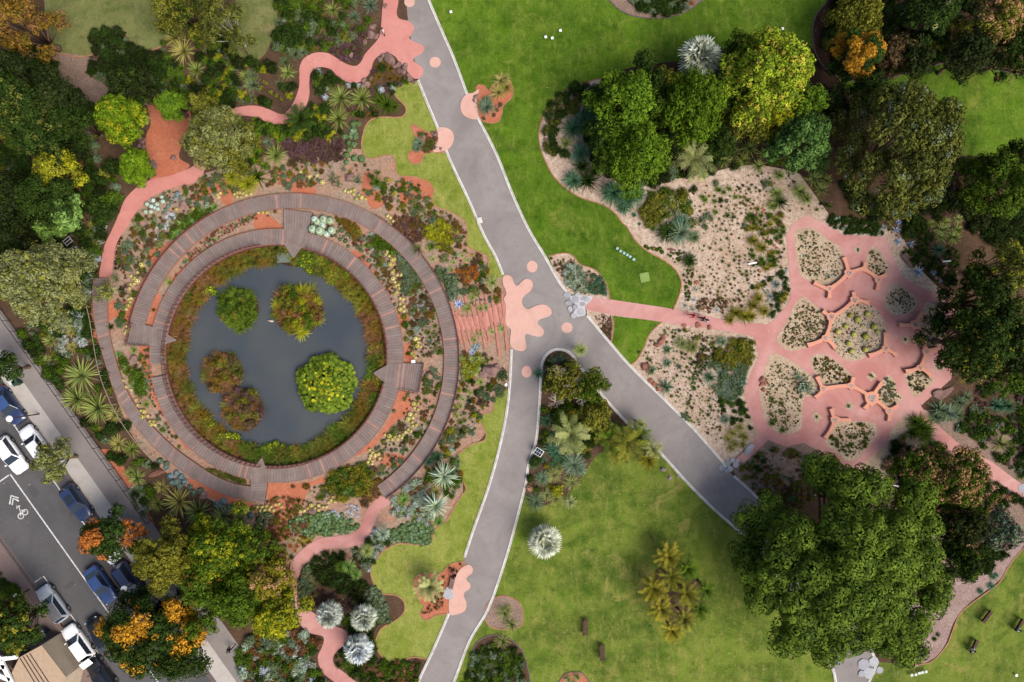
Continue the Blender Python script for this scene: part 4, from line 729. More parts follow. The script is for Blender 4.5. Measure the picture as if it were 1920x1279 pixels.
def thin_out(limit=290):
    """the largest of each kind stay objects of their own; the rest become one object per kind"""
    from collections import defaultdict
    kinds = defaultdict(list)
    for p in PL: kinds[p['o'].name.split('.')[0]].append(p)
    for noun, g in kinds.items():
        if len(g) <= limit: continue
        def vis(p): return p['r'] if -8 < p['px'] < 1928 and -8 < p['py'] < 1287 else p['r']*.1
        g.sort(key=vis, reverse=True); rest = g[limit:]; col = bpy.data.collections.new(noun+'_variants'); idx = {}; co = []; I = []; Rt = []; Sc = []
        for p in rest:
            o = p['o']; mats = tuple(s_.material for s_ in o.material_slots); key = (o.data.name, tuple(m.name for m in mats))
            if key not in idx: idx[key] = (o.data, mats, [])
            idx[key][2].append(p)
        for j, (me, mats, ps) in enumerate(idx.values()):
            m2 = me.copy(); m2.materials.clear(); [m2.materials.append(m) for m in mats]; v = bpy.data.objects.new('variant_%04d' % j, m2); col.objects.link(v)
            for p in ps: o = p['o']; co.append(tuple(o.location)); I.append(j); Rt += list(o.rotation_euler); Sc += list(o.scale)
        for p in rest: p['dead'] = 1
        bpy.data.batch_remove([p['o'] for p in rest])
        me = bpy.data.meshes.new(noun); me.from_pydata(co, [], []); me.attributes.new('idx', 'INT', 'POINT').data.foreach_set('value', I); me.attributes.new('rot', 'FLOAT_VECTOR', 'POINT').data.foreach_set('vector', Rt); me.attributes.new('scl', 'FLOAT_VECTOR', 'POINT').data.foreach_set('vector', Sc)
        ob = link('small_'+noun+'s' if not noun.endswith('s') else noun, me); tag(ob, STUFF_LABEL.get(noun, 'remaining small '+noun.replace('_', ' ')+'s scattered over the beds'), CATN.get('shrub') if noun == 'shrub' else rest[0]['cat'], None, 'stuff')
        ng = bpy.data.node_groups.new(noun+'_scatter', 'GeometryNodeTree'); ng.interface.new_socket('Geometry', in_out='INPUT', socket_type='NodeSocketGeometry'); ng.interface.new_socket('Geometry', in_out='OUTPUT', socket_type='NodeSocketGeometry')
        N = ng.nodes; gi = N.new('NodeGroupInput'); go = N.new('NodeGroupOutput'); ci = N.new('GeometryNodeCollectionInfo'); ci.inputs['Collection'].default_value = col; ci.inputs['Separate Children'].default_value = True; ci.inputs['Reset Children'].default_value = True
        ip = N.new('GeometryNodeInstanceOnPoints'); ip.inputs['Pick Instance'].default_value = True
        def at(n_, t_): a_ = N.new('GeometryNodeInputNamedAttribute'); a_.data_type = t_; a_.inputs['Name'].default_value = n_; return [o_ for o_ in a_.outputs if o_.enabled and o_.name == 'Attribute'][0]
        er = N.new('FunctionNodeEulerToRotation'); ng.links.new(at('rot', 'FLOAT_VECTOR'), er.inputs[0]); L_ = ng.links.new
        L_(gi.outputs[0], ip.inputs['Points']); L_(ci.outputs[0], ip.inputs['Instance']); L_(at('idx', 'INT'), ip.inputs['Instance Index']); L_(er.outputs[0], ip.inputs['Rotation']); L_(at('scl', 'FLOAT_VECTOR'), ip.inputs['Scale']); L_(ip.outputs[0], go.inputs[0])
        ob.modifiers.new('scatter', 'NODES').node_group = ng
    PL[:] = [p for p in PL if not p.get('dead')]
# ---------------------------------------------------------------- trees
def autumn(i, u, a, rng): return 1 if rng.random() < .5 else 0
T = tree
# north-east grove
T('broadleaf_tree',3,650,560,200,8.5,'fg',21,'dense fresh green broadleaf tree at upper left of the north grove',n=26,rl=.27,rc=.42,npc=24,ls=.15,round_=True,trunk=.35,sx=1.05)
T('broadleaf_tree',3,1010,590,185,9.5,'fg',22,'mid green broadleaf tree right of centre in the north grove, below the silver palm',n=24,rl=.28,rc=.42,npc=24,ls=.15,round_=True,trunk=.35,sy=1.25,sx=.9)
T('broadleaf_tree',3,690,860,180,8,'fg',23,'bright leafy broadleaf tree at the lower end of the north grove',n=24,rl=.28,rc=.42,npc=24,ls=.15,round_=True,trunk=.3)
T('broadleaf_tree',3,850,470,110,7,'ol',24,'small olive broadleaf tree just below left of the silver palm',n=12,rl=.33,rc=.38)
T('broadleaf_tree',3,735,350,70,6,'dg',25,'small dark tree at the top edge of the north grove',n=9,rl=.4,rc=.35)
for i_, (x_, y_, r_, h_, c_) in enumerate([(760,500,115,7,'dg'),(1170,520,115,7,'mg'),(540,520,95,6,'dg'),(520,720,120,6,'dg'),(850,800,120,6,'dk'),(1140,800,110,6,'dg'),(830,640,100,7,'mg'),(560,880,110,5.5,'mg')]): T('broadleaf_tree',3,x_,y_,r_,h_,c_,200+i_,['dark tree filling the top of the north grove','mid green tree at the right end of the north grove below the silver palm','dark tree at the upper left shoulder of the north grove','dark tree on the left side of the north grove','very dark tree in the middle of the north grove','dark tree beside the drooping feather palm in the north grove','mid green tree in the centre of the north grove','mid green tree at the lower left of the north grove'][i_],n=14,rl=.32)
T('lime_tree',None,1440,140,83,10.5,'li',31,'bright yellow-green round-crowned tree north of the grove',n=34,rl=.24,rc=.38,npc=26,ls=.13,round_=True,two=.2,col2='yl',trunk=.4,sy=.95)
T('broadleaf_tree',None,1405,105,50,7,'mg',32,'mid green tree tucked behind upper left of the yellow-green crown',n=12,rl=.35,rc=.4)
T('broadleaf_tree',4,230,570,100,8,'fg',33,'fresh green tree lobe below right of the yellow-green crown',n=12,rl=.32,rc=.38,round_=True)
T('magnolia_tree',4,195,790,165,8,'gt',34,'dark blue-green glossy tree below the yellow-green crown',n=20,rl=.3,rc=.4,ls=.2,trunk=.3)
T('scrubby_tree',3,1340,640,130,7,'ol',35,'olive wispy tree with bare pale limbs left of the blue-green glossy tree',n=14,rl=.32,rc=.4,ls=.14,skin=1)
T('scrubby_tree',4,20,640,110,7,'yg',36,'yellowish wispy tree between the yellow-green crown and the blue-green tree',n=14,rl=.32,rc=.35,ls=.13,skin=1)
T('banksia_tree',None,1695,272,118,12,'cd',41,'very large dark olive tree with grey twigs near the east lawn',n=46,rl=.2,rc=.42,npc=26,ls=.13,round_=True,two=.12,col2='gg',trunk=.5,sy=1.1,sx=.88)
T('broadleaf_tree',4,540,520,110,8,'dg',42,'dark leafy tree at upper left of the large dark olive tree',n=14,rl=.32,rc=.4)
T('broadleaf_tree',4,360,560,90,6,'dk',43,'very dark low tree between the glossy tree and the large olive tree',n=12,rl=.35,rc=.4)
T('broadleaf_tree',4,1310,1010,190,9,'mg',44,'big mid green tree at the right edge beside the east lawn',n=28,rl=.26,rc=.42,round_=True,trunk=.35)
T('broadleaf_tree',4,1420,880,120,9,'dg',45,'dark green tree at right frame edge above the big mid green one',n=14,rl=.3,rc=.42)
T('tall_tree',8,1200,420,190,9.5,'dg',46,'towering dark green tree at right edge, upper of the three big crowns',n=36,rl=.22,rc=.45,npc=22,ls=.16,trunk=.35,two=.2,col2='cd',hh=7.6)
T('tall_tree',8,1160,640,215,9.5,'dg',47,'towering dark green tree overhanging the right end of the rose paving',n=40,rl=.22,rc=.45,npc=22,ls=.16,trunk=.35,two=.15,col2='ol',hh=7.6)
T('tall_tree',8,1370,640,170,9.5,'dg',48,'towering dark green tree at right frame edge, with yellow tips',n=28,rl=.24,rc=.45,two=.25,col2='ol',trunk=.35,hh=7.6)
T('tall_tree',8,1350,230,150,9.5,'cd',49,'olive green tree at right frame edge above the towering crowns',n=24,rl=.26,rc=.42,two=.3,col2='yg')
T('tall_tree',8,1400,830,120,9,'mg',50,'mid green tree at right frame edge below the towering crowns',n=16,rl=.3,rc=.42)
T('flowering_tree',4,1270,80,170,9,'ol',51,'olive tree dotted with pinkish flowers at the top right',n=22,rl=.28,rc=.38,ls=.12,two=.55,col2='pk')
T('dark_tree',4,930,60,140,8,'dg',52,'dark green tree with pale buds left of the pink-dotted tree at top right',n=18,rl=.3,rc=.4,two=.15,col2='oy')
T('dark_tree',4,1120,300,130,7,'dk',53,'very dark tree at top right beside the bench',n=16,rl=.3,rc=.4)
T('dark_tree',4,1380,290,130,7,'dg',54,'dark shrubby tree at the top right corner above the lawn',n=16,rl=.3,rc=.4,two=.2,col2='br')
T('golden_shrub_tree',4,510,295,135,7.5,'dg',55,'dark shrub covered in golden orange flowers at top right',cat='flowering shrub',n=26,rl=.25,rc=.34,ls=.11,mats=lambda i,u,a,rng: 1 if rng.random()<.62 else 0,col2='go',round_=True,nc=24,npc=34)
T('brown_tree',4,740,300,110,5,'br',56,'dull brown-green tree right of the golden flowering shrub',n=16,rl=.3,rc=.36)
T('fern_tree',4,500,70,140,6,'ol',57,'feathery olive green tree at top right above the golden flowers',n=18,rl=.3,rc=.36,skin=1.2)
T('brown_tree',4,830,330,110,6,'dk',58,'very dark low tree between brown tree and lawn at top right',n=14,rl=.3,rc=.36)
# the pine
PL_L = []
for (x, y, r) in [(340,140,95),(300,90,80),(480,220,115),(620,210,80),(540,150,60),(850,250,95),(830,360,110),(910,420,70),(760,440,90),(460,420,125),(560,480,120),(620,380,80),(180,500,130),(60,420,90),(20,320,70),(690,600,140),(850,620,120),(900,560,70),(340,680,130),(260,700,80),(500,640,90),(700,760,150),(560,800,120),(950,780,85),(930,850,60),(250,970,140),(120,1050,85),(400,860,120),(490,990,140),(690,1000,140),(790,1100,95),(640,900,110),(350,1100,90),(-100,380,70),(-110,560,70),(-70,650,90),(-20,800,95),(60,700,90),(840,960,70),(180,860,90),(110,590,100),(-60,480,60)]:
    PL_L.append((x, y, r))
ctr = cc(12, 470, 640); h0 = 12.0; X0, Y0 = P(*ctr, h0)
t = empty('pine_tree', (X0, Y0, 0)); tag(t, 'huge billowing dark green pine over the south-east path end', 'tree')
rng = random.Random(5)
def pine_lobes(lst_):
    L = []
    for (x, y, r) in lst_:
        d = math.hypot(x-520, y-680)/560; hz = 13.2-5.0*d*d+rng.uniform(-1.4, 1.0); q = P(*cc(12, x, y), hz); R = r/2.975*S; L.append((q[0]-X0, q[1]-Y0, hz-R*.6, R*.91, 0))
    return L
L = pine_lobes(PL_L); 
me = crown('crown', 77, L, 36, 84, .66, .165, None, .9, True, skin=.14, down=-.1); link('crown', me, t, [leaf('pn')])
mb = MB(); mb.tube([(0,0,-.1),(0,0,1),(.2,.1,5),(0,.2,8)], [.75,.6,.5,.4], 10)
for l in L:
    e = Vector((l[0], l[1], l[2]-.2)); a = Vector((.1, .1, rng.uniform(4, 8))); mb.tube([a, a.lerp(e, .5)+Vector((0,0,.3)), e], [.22, .15, .07], 6)
mb.build('trunk', M_bark, t, smooth=True)
T('dark_tree',12,1040,600,130,7,'dg',78,'dark green glossy tree right of the pine by the gravel border',n=18,rl=.3,rc=.4,two=.2,col2='mg')
T('dark_tree',12,1090,400,120,6,'dk',79,'very dark tree in the shade between the pine and the pink-flowering tree',n=14,rl=.32,rc=.4)
T('flowering_tree',12,1050,130,190,6,'mg',80,'sprawling green tree flecked with salmon pink flowers near the far rose path',n=24,rl=.26,rc=.34,ls=.11,two=.6,col2='pk')
T('flowering_tree',12,860,60,110,5,'mg',81,'smaller pink-flecked tree left of the sprawling flowering tree',n=14,rl=.3,rc=.34,ls=.11,two=.4,col2='pk')
T('scrubby_tree',12,1300,440,110,6,'gg',82,'greyish wispy tree at the right edge below the far rose path',n=14,rl=.3,rc=.34,skin=1,two=.3,col2='pu')
# north-west woodland
T('autumn_tree',1,90,120,170,9,'og',90,'brown and rusty tree in the top left corner',n=22,rl=.28,rc=.42,two=.35,col2='rb',trunk=.35)
T('dark_tree',1,60,450,190,10,'dk',91,'very dark tree at the left edge below the brown-orange tree',n=22,rl=.28,rc=.45)
T('dark_tree',1,160,640,200,10,'dg',92,'big dark grey-green tree in the left woodland',n=26,rl=.27,rc=.45,two=.25,col2='cd')
T('dark_tree',1,330,560,140,8,'dk',93,'very dark tree right of the big grey-green one in the left woodland',n=16,rl=.3,rc=.4)
T('dark_tree',1,430,680,130,7,'dg',94,'dark green tree left of the bright round tree',n=14,rl=.3,rc=.4)
T('round_tree',1,658,658,125,6.5,'bg',95,'bright lime green round tree left of the red earth clearing',n=26,rl=.3,nc=30,rc=.36,ls=.13,round_=True,two=.3,col2='yg')
T('round_tree',1,752,925,88,5,'bg',96,'small round bright green tree at lower left of the red earth clearing',n=26,rl=.3,nc=30,rc=.28,ls=.1,round_=True)
T('round_tree',1,955,585,78,4.5,'fg',97,'small round green tree at the top right of the red earth clearing',n=26,rl=.3,nc=30,rc=.28,ls=.1,round_=True)
T('olive_tree',1,1200,770,185,7,'oy',98,'wide grey-olive tree between the red clearing and the pink path',n=28,rl=.26,rc=.34,ls=.11,two=.3,col2='ol',trunk=.25)
T('olive_tree',1,1310,870,95,5,'ol',99,'olive shrub-like tree at the right foot of the wide grey-olive tree',n=12,rl=.32,rc=.3,ls=.11)
T('brown_tree',1,1130,590,80,5,'ol',100,'small golden-olive tree above the wide grey-olive tree',n=10,rl=.35,rc=.32)
T('gum_tree',1,1010,40,150,8,'ol',101,'sparse olive gum tree at the top edge, left one',n=14,rl=.28,rc=.36,ls=.11,two=.3,col2='dg')
T('gum_tree',1,1230,100,140,9,'cd',102,'sparse dark gum tree leaning over the dry lawn at the top',n=14,rl=.26,rc=.36,ls=.11,bark=M_barkP)
T('gum_tree',1,1300,210,70,5,'cd',103,'small dark gum sapling below the pale trunk',n=8,rl=.35,rc=.34,ls=.11,trunk=.08)
T('yellow_tree',1,300,950,110,7,'yg',104,'yellow-tipped tree in the shade of the left woodland',n=14,rl=.3,rc=.36,two=.4,col2='ol')
T('dark_tree',1,240,1110,150,8,'dg',105,'dark green tree in the left woodland above the pale lime one',n=18,rl=.29,rc=.4)
T('pale_tree',1,330,1180,95,6,'lg',106,'pale light green tree in the left woodland',n=12,rl=.32,rc=.32)
T('dark_tree',1,50,1080,150,8,'dk',107,'very dark tree at the left frame edge, lower one',n=16,rl=.3,rc=.42,two=.2,col2='dg')
T('dark_tree',1,730,480,130,6,'dk',108,'dark tree above the rocks of the red earth clearing',n=16,rl=.3,rc=.36,two=.15,col2='dg')
T('dark_tree',5,110,60,130,7,'dk',109,'dark tree just above the big olive tree at the left edge',n=14,rl=.3,rc=.4,two=.2,col2='dg')
T('olive_tree',5,235,300,262,9,'oy',110,'big pale olive domed tree at the left edge beside the footpath',n=48,rl=.2,rc=.36,npc=24,ls=.12,round_=True,trunk=.4,two=.25,col2='ol',sy=.86)
T('pale_tree',5,290,20,80,5,'lg',111,'small pale green tree above the big olive domed tree',n=10,rl=.35,rc=.3)
# street trees
T('street_tree',5,10,790,85,5.5,'dg',120,'round dark green street tree at the left edge between parked cars',n=14,rl=.32,rc=.34,nc=20)
T('street_tree',9,290,55,125,5.5,'oy',121,'thin pale olive street tree overhanging the white car',n=12,rl=.28,rc=.3,ls=.10,nc=13,npc=20,two=.3,col2='ol')
T('autumn_tree',9,600,470,150,6.5,'dg',122,'street tree with rusty orange and dark green leaves',n=22,rl=.26,rc=.32,ls=.12,mats=autumn,col2='or',nc=16)
T('autumn_tree',9,800,1020,250,9,'dg',123,'large dark green street tree with golden patches at the bottom left',n=44,rl=.2,rc=.42,mats=lambda i,u,a,rng: 1 if i in (3,6,11,17,20,26,29,33,38,41,43,36) else 0,col2='go',trunk=.35,two=.08)
T('autumn_tree',9,1110,950,100,7,'mg',124,'golden autumn tree right of the large dark street tree',n=14,rl=.32,rc=.36,mats=lambda i,u,a,rng: 1 if i in (2,4,5,9,12,7) else 0,col2='go')
T('dark_tree',9,1010,1150,140,7,'dg',125,'dark green street tree at the bottom edge over the verge',n=16,rl=.3,rc=.4)
T('dark_tree',9,950,900,110,6,'dk',126,'dark tree between the golden patches and the footpath',n=14,rl=.3,rc=.4)
T('autumn_tree',9,80,960,165,6.5,'dg',127,'dark green tree with yellow tips by the bottom left footpath',n=24,rl=.26,rc=.36,two=.4,col2='cy')
T('garden_tree',9,930,590,195,7.5,'ol',128,'wide olive green tree below the row of yuccas with pink buds',n=32,rl=.23,rc=.34,ls=.12,two=.45,col2='cy')
T('garden_tree',9,1230,530,210,7.5,'mg',129,'wide mottled green tree right of the olive one under the south deck',n=34,rl=.22,rc=.34,ls=.12,two=.3,col2='yg')
T('garden_tree',9,1130,740,150,7,'mg',130,'green and orange-flecked tree in the lower left garden',n=20,rl=.28,rc=.36,ls=.12,two=.2,col2='og')
T('garden_tree',9,1330,800,160,7,'mg',131,'mid green tree near the bottom of the lower left garden',n=20,rl=.28,rc=.36,ls=.12,two=.3,col2='fg')
T('garden_tree',10,80,700,130,6.5,'cy',132,'yellow-olive tree beside the pale path bend, upper one',n=20,rl=.28,rc=.32,ls=.11,two=.3,col2='pk')
T('garden_tree',10,110,900,145,6.5,'yg',133,'bright yellow-green tree beside the pink path, lower one',n=22,rl=.27,rc=.32,ls=.11,two=.3,col2='mg')
T('garden_tree',10,20,560,110,6,'mg',134,'green tree beneath the south deck garden',n=14,rl=.3,rc=.34,two=.3,col2='cy')
# fork-tip grove
T('scrub_tree',7,300,870,125,3.6,'ol',140,'twiggy olive-yellow scrub tree on the fork tip island',n=20,rl=.26,rc=.24,ls=.10,nc=8,npc=15,skin=1,two=.45,col2='cy')
T('scrub_tree',7,430,900,105,4,'mg',141,'green scrubby tree right of the twiggy one on the fork tip island',n=14,rl=.3,rc=.26,ls=.10,skin=1,two=.4,col2='ol')
T('scrub_tree',7,470,1060,90,4,'ol',142,'yellow-tinged scrub beside the pale feather palm on the island',n=12,rl=.3,rc=.26,ls=.10,skin=1,two=.4,col2='cy')
# ---------------------------------------------------------------- palms and special plants (hand placed)
def palm(key, crop, x, y, r, h, col, noun, label, cat='palm', trunk=.16, bark=None, col2=None):
    px, py = cc(crop, x, y); X, Y = P(px, py, h); t = empty(noun, (X, Y, 0)); tag(t, label, cat)
    o = bpy.data.objects.new('crown', random.choice(proto(key))); COL.objects.link(o); o.parent = t
    if not o.data.materials: o.data.materials.append(leaf(col))
    o.material_slots[0].link = 'OBJECT'; o.material_slots[0].material = leaf(col); s = r/2.975*S*1.04; o.scale = (s, s, s*.9); o.location = (0, 0, h); o.rotation_euler = (random.uniform(-.16, .16), random.uniform(-.16, .16), random.uniform(0, 6.28))
    MB().tube([(0,0,-.05),(.02,0,.2),(0,.03,h*.6),(0,0,h+.02)], [trunk*1.4, trunk*1.1, trunk, trunk*.9], 9).build('trunk', bark or M_bark, t, smooth=True); return t
palm('fan',10,405,905,80,2.2,'ps','silver_palm','silver-white fan palm, left one of the trio over the pink path')
palm('fan',10,598,925,80,2.2,'ps','silver_palm','silver-white fan palm, upper right one of the trio by the pink path')
palm('fan',10,570,1100,88,2.4,'ps','silver_palm','silver-white fan palm, lowest of the trio by the pink path')
palm('fan',11,185,497,100,2.6,'wy','silver_palm','lone silver-grey fan palm on the south lawn')
palm('fan',3,1050,318,125,5,'ps','silver_palm','silver-grey fan palm above the north grove')
palm('fea',7,325,1160,125,3.5,'py','feather_palm','pale yellow-green feather palm on the fork tip island',trunk=.22)
palm('fea',3,1015,890,130,5,'oy','feather_palm','drooping yellow-green feather palm at the lower right of the north grove')
for i, (x, y, r) in enumerate([(870,580,88),(975,645,80),(885,690,80),(790,755,88),(1080,765,66),(970,785,86),(830,870,84),(1045,865,72),(960,925,76),(890,990,76)]):
    palm('cyc',11,x,y,r,2.6+.3*(i%3),("cy","mg","ol")[i%3],"date_palm",['topmost','upper right','upper middle left','far left','far right','central','lower left','lower right','second lowest','lowest'][i]+' head of the olive palm clump on the south lawn',trunk=.13)
palm('fea',7,640,1200,120,2.5,'ol','feather_palm','olive arching palm at the lower right of the fork tip island')
palm('fea',7,560,1180,100,2.2,'mg','feather_palm','yellowish arching palm left of the olive one on the fork island')
palm('cyc',7,600,1250,85,1.8,'ol','feather_palm','olive frond crown low on the fork island beside the lawn','palm')
palm('cyc',7,700,1160,80,1.8,'mg','feather_palm','green frond crown just below the lower kerb grass tree','palm')
palm('cyc',7,520,1150,80,2,'ol','feather_palm','olive frond crown touching the pale feather palm','palm')
palm('cyc',7,780,1240,70,1.2,'oy','cycad_palm','small pale palm on the lawn edge below the fork island kerb','cycad')
palm('cyc',7,760,1300,60,1.2,'cy','cycad_palm','small yellow palm at the lawn edge, lower of the two','cycad')
palm('pom',7,378,690,40,2.4,'ss','grass_tree','pom-pom grass tree with pale trunk leaning at the fork tip kerb','grass tree',.2,M_barkP)
palm('pom',7,465,855,24,1.6,'py','grass_tree','small pale grass tree overhanging the fork island kerb, upper','grass tree',.1)
palm('pom',7,706,1095,34,1.8,'py','grass_tree','small pale grass tree overhanging the fork island kerb, lower','grass tree',.1)
for i, (x, y, r, c) in enumerate([(530,620,40,'lg'),(565,668,32,'lg'),(475,625,32,'mg'),(632,537,38,'ss'),(718,447,40,'pl'),(1310,1000,48,'yg'),(1400,1030,58,'yg')]):
    palm('pom', 10 if i < 5 else 1, x, y, r, 1.3, c, 'grass_tree', ['largest of three pom-pom grass trees in the dark bed','lowest of three pom-pom grass trees in the dark bed','dark leftmost pom-pom grass tree of three in dark bed','pale lime pom-pom grass tree beside the pink path','pale round grass tree by the white groundcover','left yellow-green grass ball above the north boardwalk','right yellow-green grass ball above the north boardwalk'][i], 'grass tree', .1)
palm('pom',2,675,1022,36,1.2,'mg','grass_tree','green pom-pom grass tree with flower spike above the north boardwalk','grass tree',.08)
palm('cyc',2,245,672,95,1.4,'dg','cycad_palm','dark green cycad palm beside the wavy pink path','cycad',.2)
palm('cyc',10,965,745,92,1.8,'py','cycad_palm','pale yellow palm on the island by the scalloped pink paving')
palm('yus',10,1050,128,84,2,'pl','silver_yucca','large grey-white branching palm by the lower wavy lawn, upper')
palm('yus',10,1000,292,86,2,'pl','silver_yucca','large grey-white branching palm by the lower wavy lawn, lower')
# yuccas, agaves, grass trees
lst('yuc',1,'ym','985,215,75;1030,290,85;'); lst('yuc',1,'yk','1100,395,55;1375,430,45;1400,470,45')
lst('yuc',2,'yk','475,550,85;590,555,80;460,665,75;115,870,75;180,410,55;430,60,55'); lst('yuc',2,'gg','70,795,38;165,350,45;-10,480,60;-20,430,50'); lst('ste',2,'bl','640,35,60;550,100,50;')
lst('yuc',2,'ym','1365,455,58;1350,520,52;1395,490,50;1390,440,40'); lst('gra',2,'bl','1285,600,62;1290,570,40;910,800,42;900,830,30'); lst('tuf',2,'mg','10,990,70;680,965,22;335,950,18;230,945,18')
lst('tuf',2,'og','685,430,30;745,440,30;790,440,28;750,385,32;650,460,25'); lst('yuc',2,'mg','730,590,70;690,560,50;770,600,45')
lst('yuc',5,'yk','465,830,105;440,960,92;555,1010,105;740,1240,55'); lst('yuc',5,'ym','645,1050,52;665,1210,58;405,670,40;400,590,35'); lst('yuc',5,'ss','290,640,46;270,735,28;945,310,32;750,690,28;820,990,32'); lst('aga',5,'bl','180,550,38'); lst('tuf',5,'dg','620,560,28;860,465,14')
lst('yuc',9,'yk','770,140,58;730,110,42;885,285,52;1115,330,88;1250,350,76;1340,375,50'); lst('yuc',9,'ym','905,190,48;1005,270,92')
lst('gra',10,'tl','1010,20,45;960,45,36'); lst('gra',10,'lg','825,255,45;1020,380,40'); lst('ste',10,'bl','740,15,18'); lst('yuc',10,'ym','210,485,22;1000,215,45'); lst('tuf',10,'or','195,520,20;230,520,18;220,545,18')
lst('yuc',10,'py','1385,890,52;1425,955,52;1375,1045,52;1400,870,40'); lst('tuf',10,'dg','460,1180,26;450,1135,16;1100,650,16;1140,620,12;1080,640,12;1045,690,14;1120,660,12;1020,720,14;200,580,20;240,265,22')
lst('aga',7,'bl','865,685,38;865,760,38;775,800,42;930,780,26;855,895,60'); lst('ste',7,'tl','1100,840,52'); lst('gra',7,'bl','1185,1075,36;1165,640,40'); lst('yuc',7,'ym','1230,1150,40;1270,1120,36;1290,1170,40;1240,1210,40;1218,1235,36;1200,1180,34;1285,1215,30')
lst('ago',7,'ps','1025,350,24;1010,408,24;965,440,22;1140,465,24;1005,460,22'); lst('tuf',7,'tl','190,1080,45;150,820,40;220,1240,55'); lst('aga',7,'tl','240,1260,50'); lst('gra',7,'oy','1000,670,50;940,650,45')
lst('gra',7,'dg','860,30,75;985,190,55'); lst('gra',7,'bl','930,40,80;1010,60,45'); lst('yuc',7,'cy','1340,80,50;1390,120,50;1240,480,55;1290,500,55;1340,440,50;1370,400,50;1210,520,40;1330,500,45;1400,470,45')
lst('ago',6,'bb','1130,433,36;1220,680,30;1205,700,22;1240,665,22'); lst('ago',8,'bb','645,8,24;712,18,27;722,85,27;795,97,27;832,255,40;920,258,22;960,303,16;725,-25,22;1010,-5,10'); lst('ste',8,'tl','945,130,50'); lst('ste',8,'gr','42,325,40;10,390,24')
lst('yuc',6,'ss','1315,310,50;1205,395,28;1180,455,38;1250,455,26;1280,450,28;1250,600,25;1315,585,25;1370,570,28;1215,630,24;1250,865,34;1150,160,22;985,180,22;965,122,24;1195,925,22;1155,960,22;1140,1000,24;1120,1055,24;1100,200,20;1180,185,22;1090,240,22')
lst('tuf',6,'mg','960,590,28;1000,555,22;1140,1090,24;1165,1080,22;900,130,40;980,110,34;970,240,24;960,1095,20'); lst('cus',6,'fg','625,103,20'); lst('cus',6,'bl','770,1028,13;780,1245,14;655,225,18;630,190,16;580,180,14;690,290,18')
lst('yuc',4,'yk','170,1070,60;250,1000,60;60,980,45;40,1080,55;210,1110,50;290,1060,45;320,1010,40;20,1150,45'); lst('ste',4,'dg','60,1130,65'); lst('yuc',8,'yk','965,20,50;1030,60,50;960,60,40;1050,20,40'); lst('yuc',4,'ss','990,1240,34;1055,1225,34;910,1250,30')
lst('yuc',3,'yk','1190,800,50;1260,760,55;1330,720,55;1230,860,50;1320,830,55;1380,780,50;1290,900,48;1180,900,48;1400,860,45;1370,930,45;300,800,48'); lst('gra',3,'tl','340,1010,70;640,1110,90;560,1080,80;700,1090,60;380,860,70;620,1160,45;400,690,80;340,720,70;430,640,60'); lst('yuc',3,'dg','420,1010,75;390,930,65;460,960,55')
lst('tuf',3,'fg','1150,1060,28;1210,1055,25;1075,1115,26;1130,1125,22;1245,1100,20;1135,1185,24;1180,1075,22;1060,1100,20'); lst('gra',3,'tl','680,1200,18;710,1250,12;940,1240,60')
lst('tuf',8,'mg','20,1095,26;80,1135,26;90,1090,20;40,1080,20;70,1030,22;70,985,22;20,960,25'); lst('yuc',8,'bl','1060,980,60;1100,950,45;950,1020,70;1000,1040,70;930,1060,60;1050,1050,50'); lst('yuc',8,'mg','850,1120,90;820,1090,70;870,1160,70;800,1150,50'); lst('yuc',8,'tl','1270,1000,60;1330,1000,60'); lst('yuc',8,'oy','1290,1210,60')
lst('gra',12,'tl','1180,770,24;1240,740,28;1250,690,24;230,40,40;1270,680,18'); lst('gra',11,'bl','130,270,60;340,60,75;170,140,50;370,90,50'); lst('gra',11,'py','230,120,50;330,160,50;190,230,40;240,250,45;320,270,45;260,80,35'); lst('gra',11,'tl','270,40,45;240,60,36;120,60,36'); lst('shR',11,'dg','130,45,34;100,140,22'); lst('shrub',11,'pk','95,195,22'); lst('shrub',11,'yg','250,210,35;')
# column cacti, sticks
for i, (x, y, r) in enumerate([(590,370,90),(600,330,60),(650,290,55),(560,400,60)]): plant('col', *cc(5, x, y), r/2.975, 'oy', z=.3)
lst('col',2,'gg','430,1000,70;560,1010,60;490,940,40;460,1030,50'); lst('col',4,'ps','0,0,1'); lst('col',8,'pl','200,870,80;150,840,60;230,900,60;180,910,60'); lst('cac',2,'ol','60,470,50;30,500,45;90,520,45;120,540,40;150,560,35;0,450,45'); lst('cac',12,'ps','50,60,22;90,90,20;130,110,20;150,60,20;80,40,20;30,20,22;110,50,18'); lst('cac',7,'wh','1190,1000,10;1210,1020,10;1240,1010,10;1255,1050,10;1280,1060,10;1300,1080,10;1220,1050,10;1310,1110,10;1330,1150,10;1345,1165,8')
lst('cac',8,'gg','880,620,16;900,640,16;920,625,16;940,650,16;905,655,14;860,830,14;880,840,14;900,850,14;850,860,14;840,880,12'); lst('twi',7,'br','250,800,45;330,880,60;230,960,50;370,950,40'); lst('twi',4,'br','530,760,50;640,840,60;750,880,45;580,950,40'); lst('twi',3,'br','1290,580,90;1380,660,80;1270,640,60'); lst('twi',12,'br','1380,350,80;1400,430,70')
for k in ('twi',):
    for p in PL:
        if p['desc'].endswith('bare twiggy branch'): p['o'].location.z = 6.5 if p['py'] < 400 else 3.5; p['o'].name = 'bare_tree' ; p['desc'] = p['desc'].replace('branch', 'tree top'); p['cat'] = 'tree'
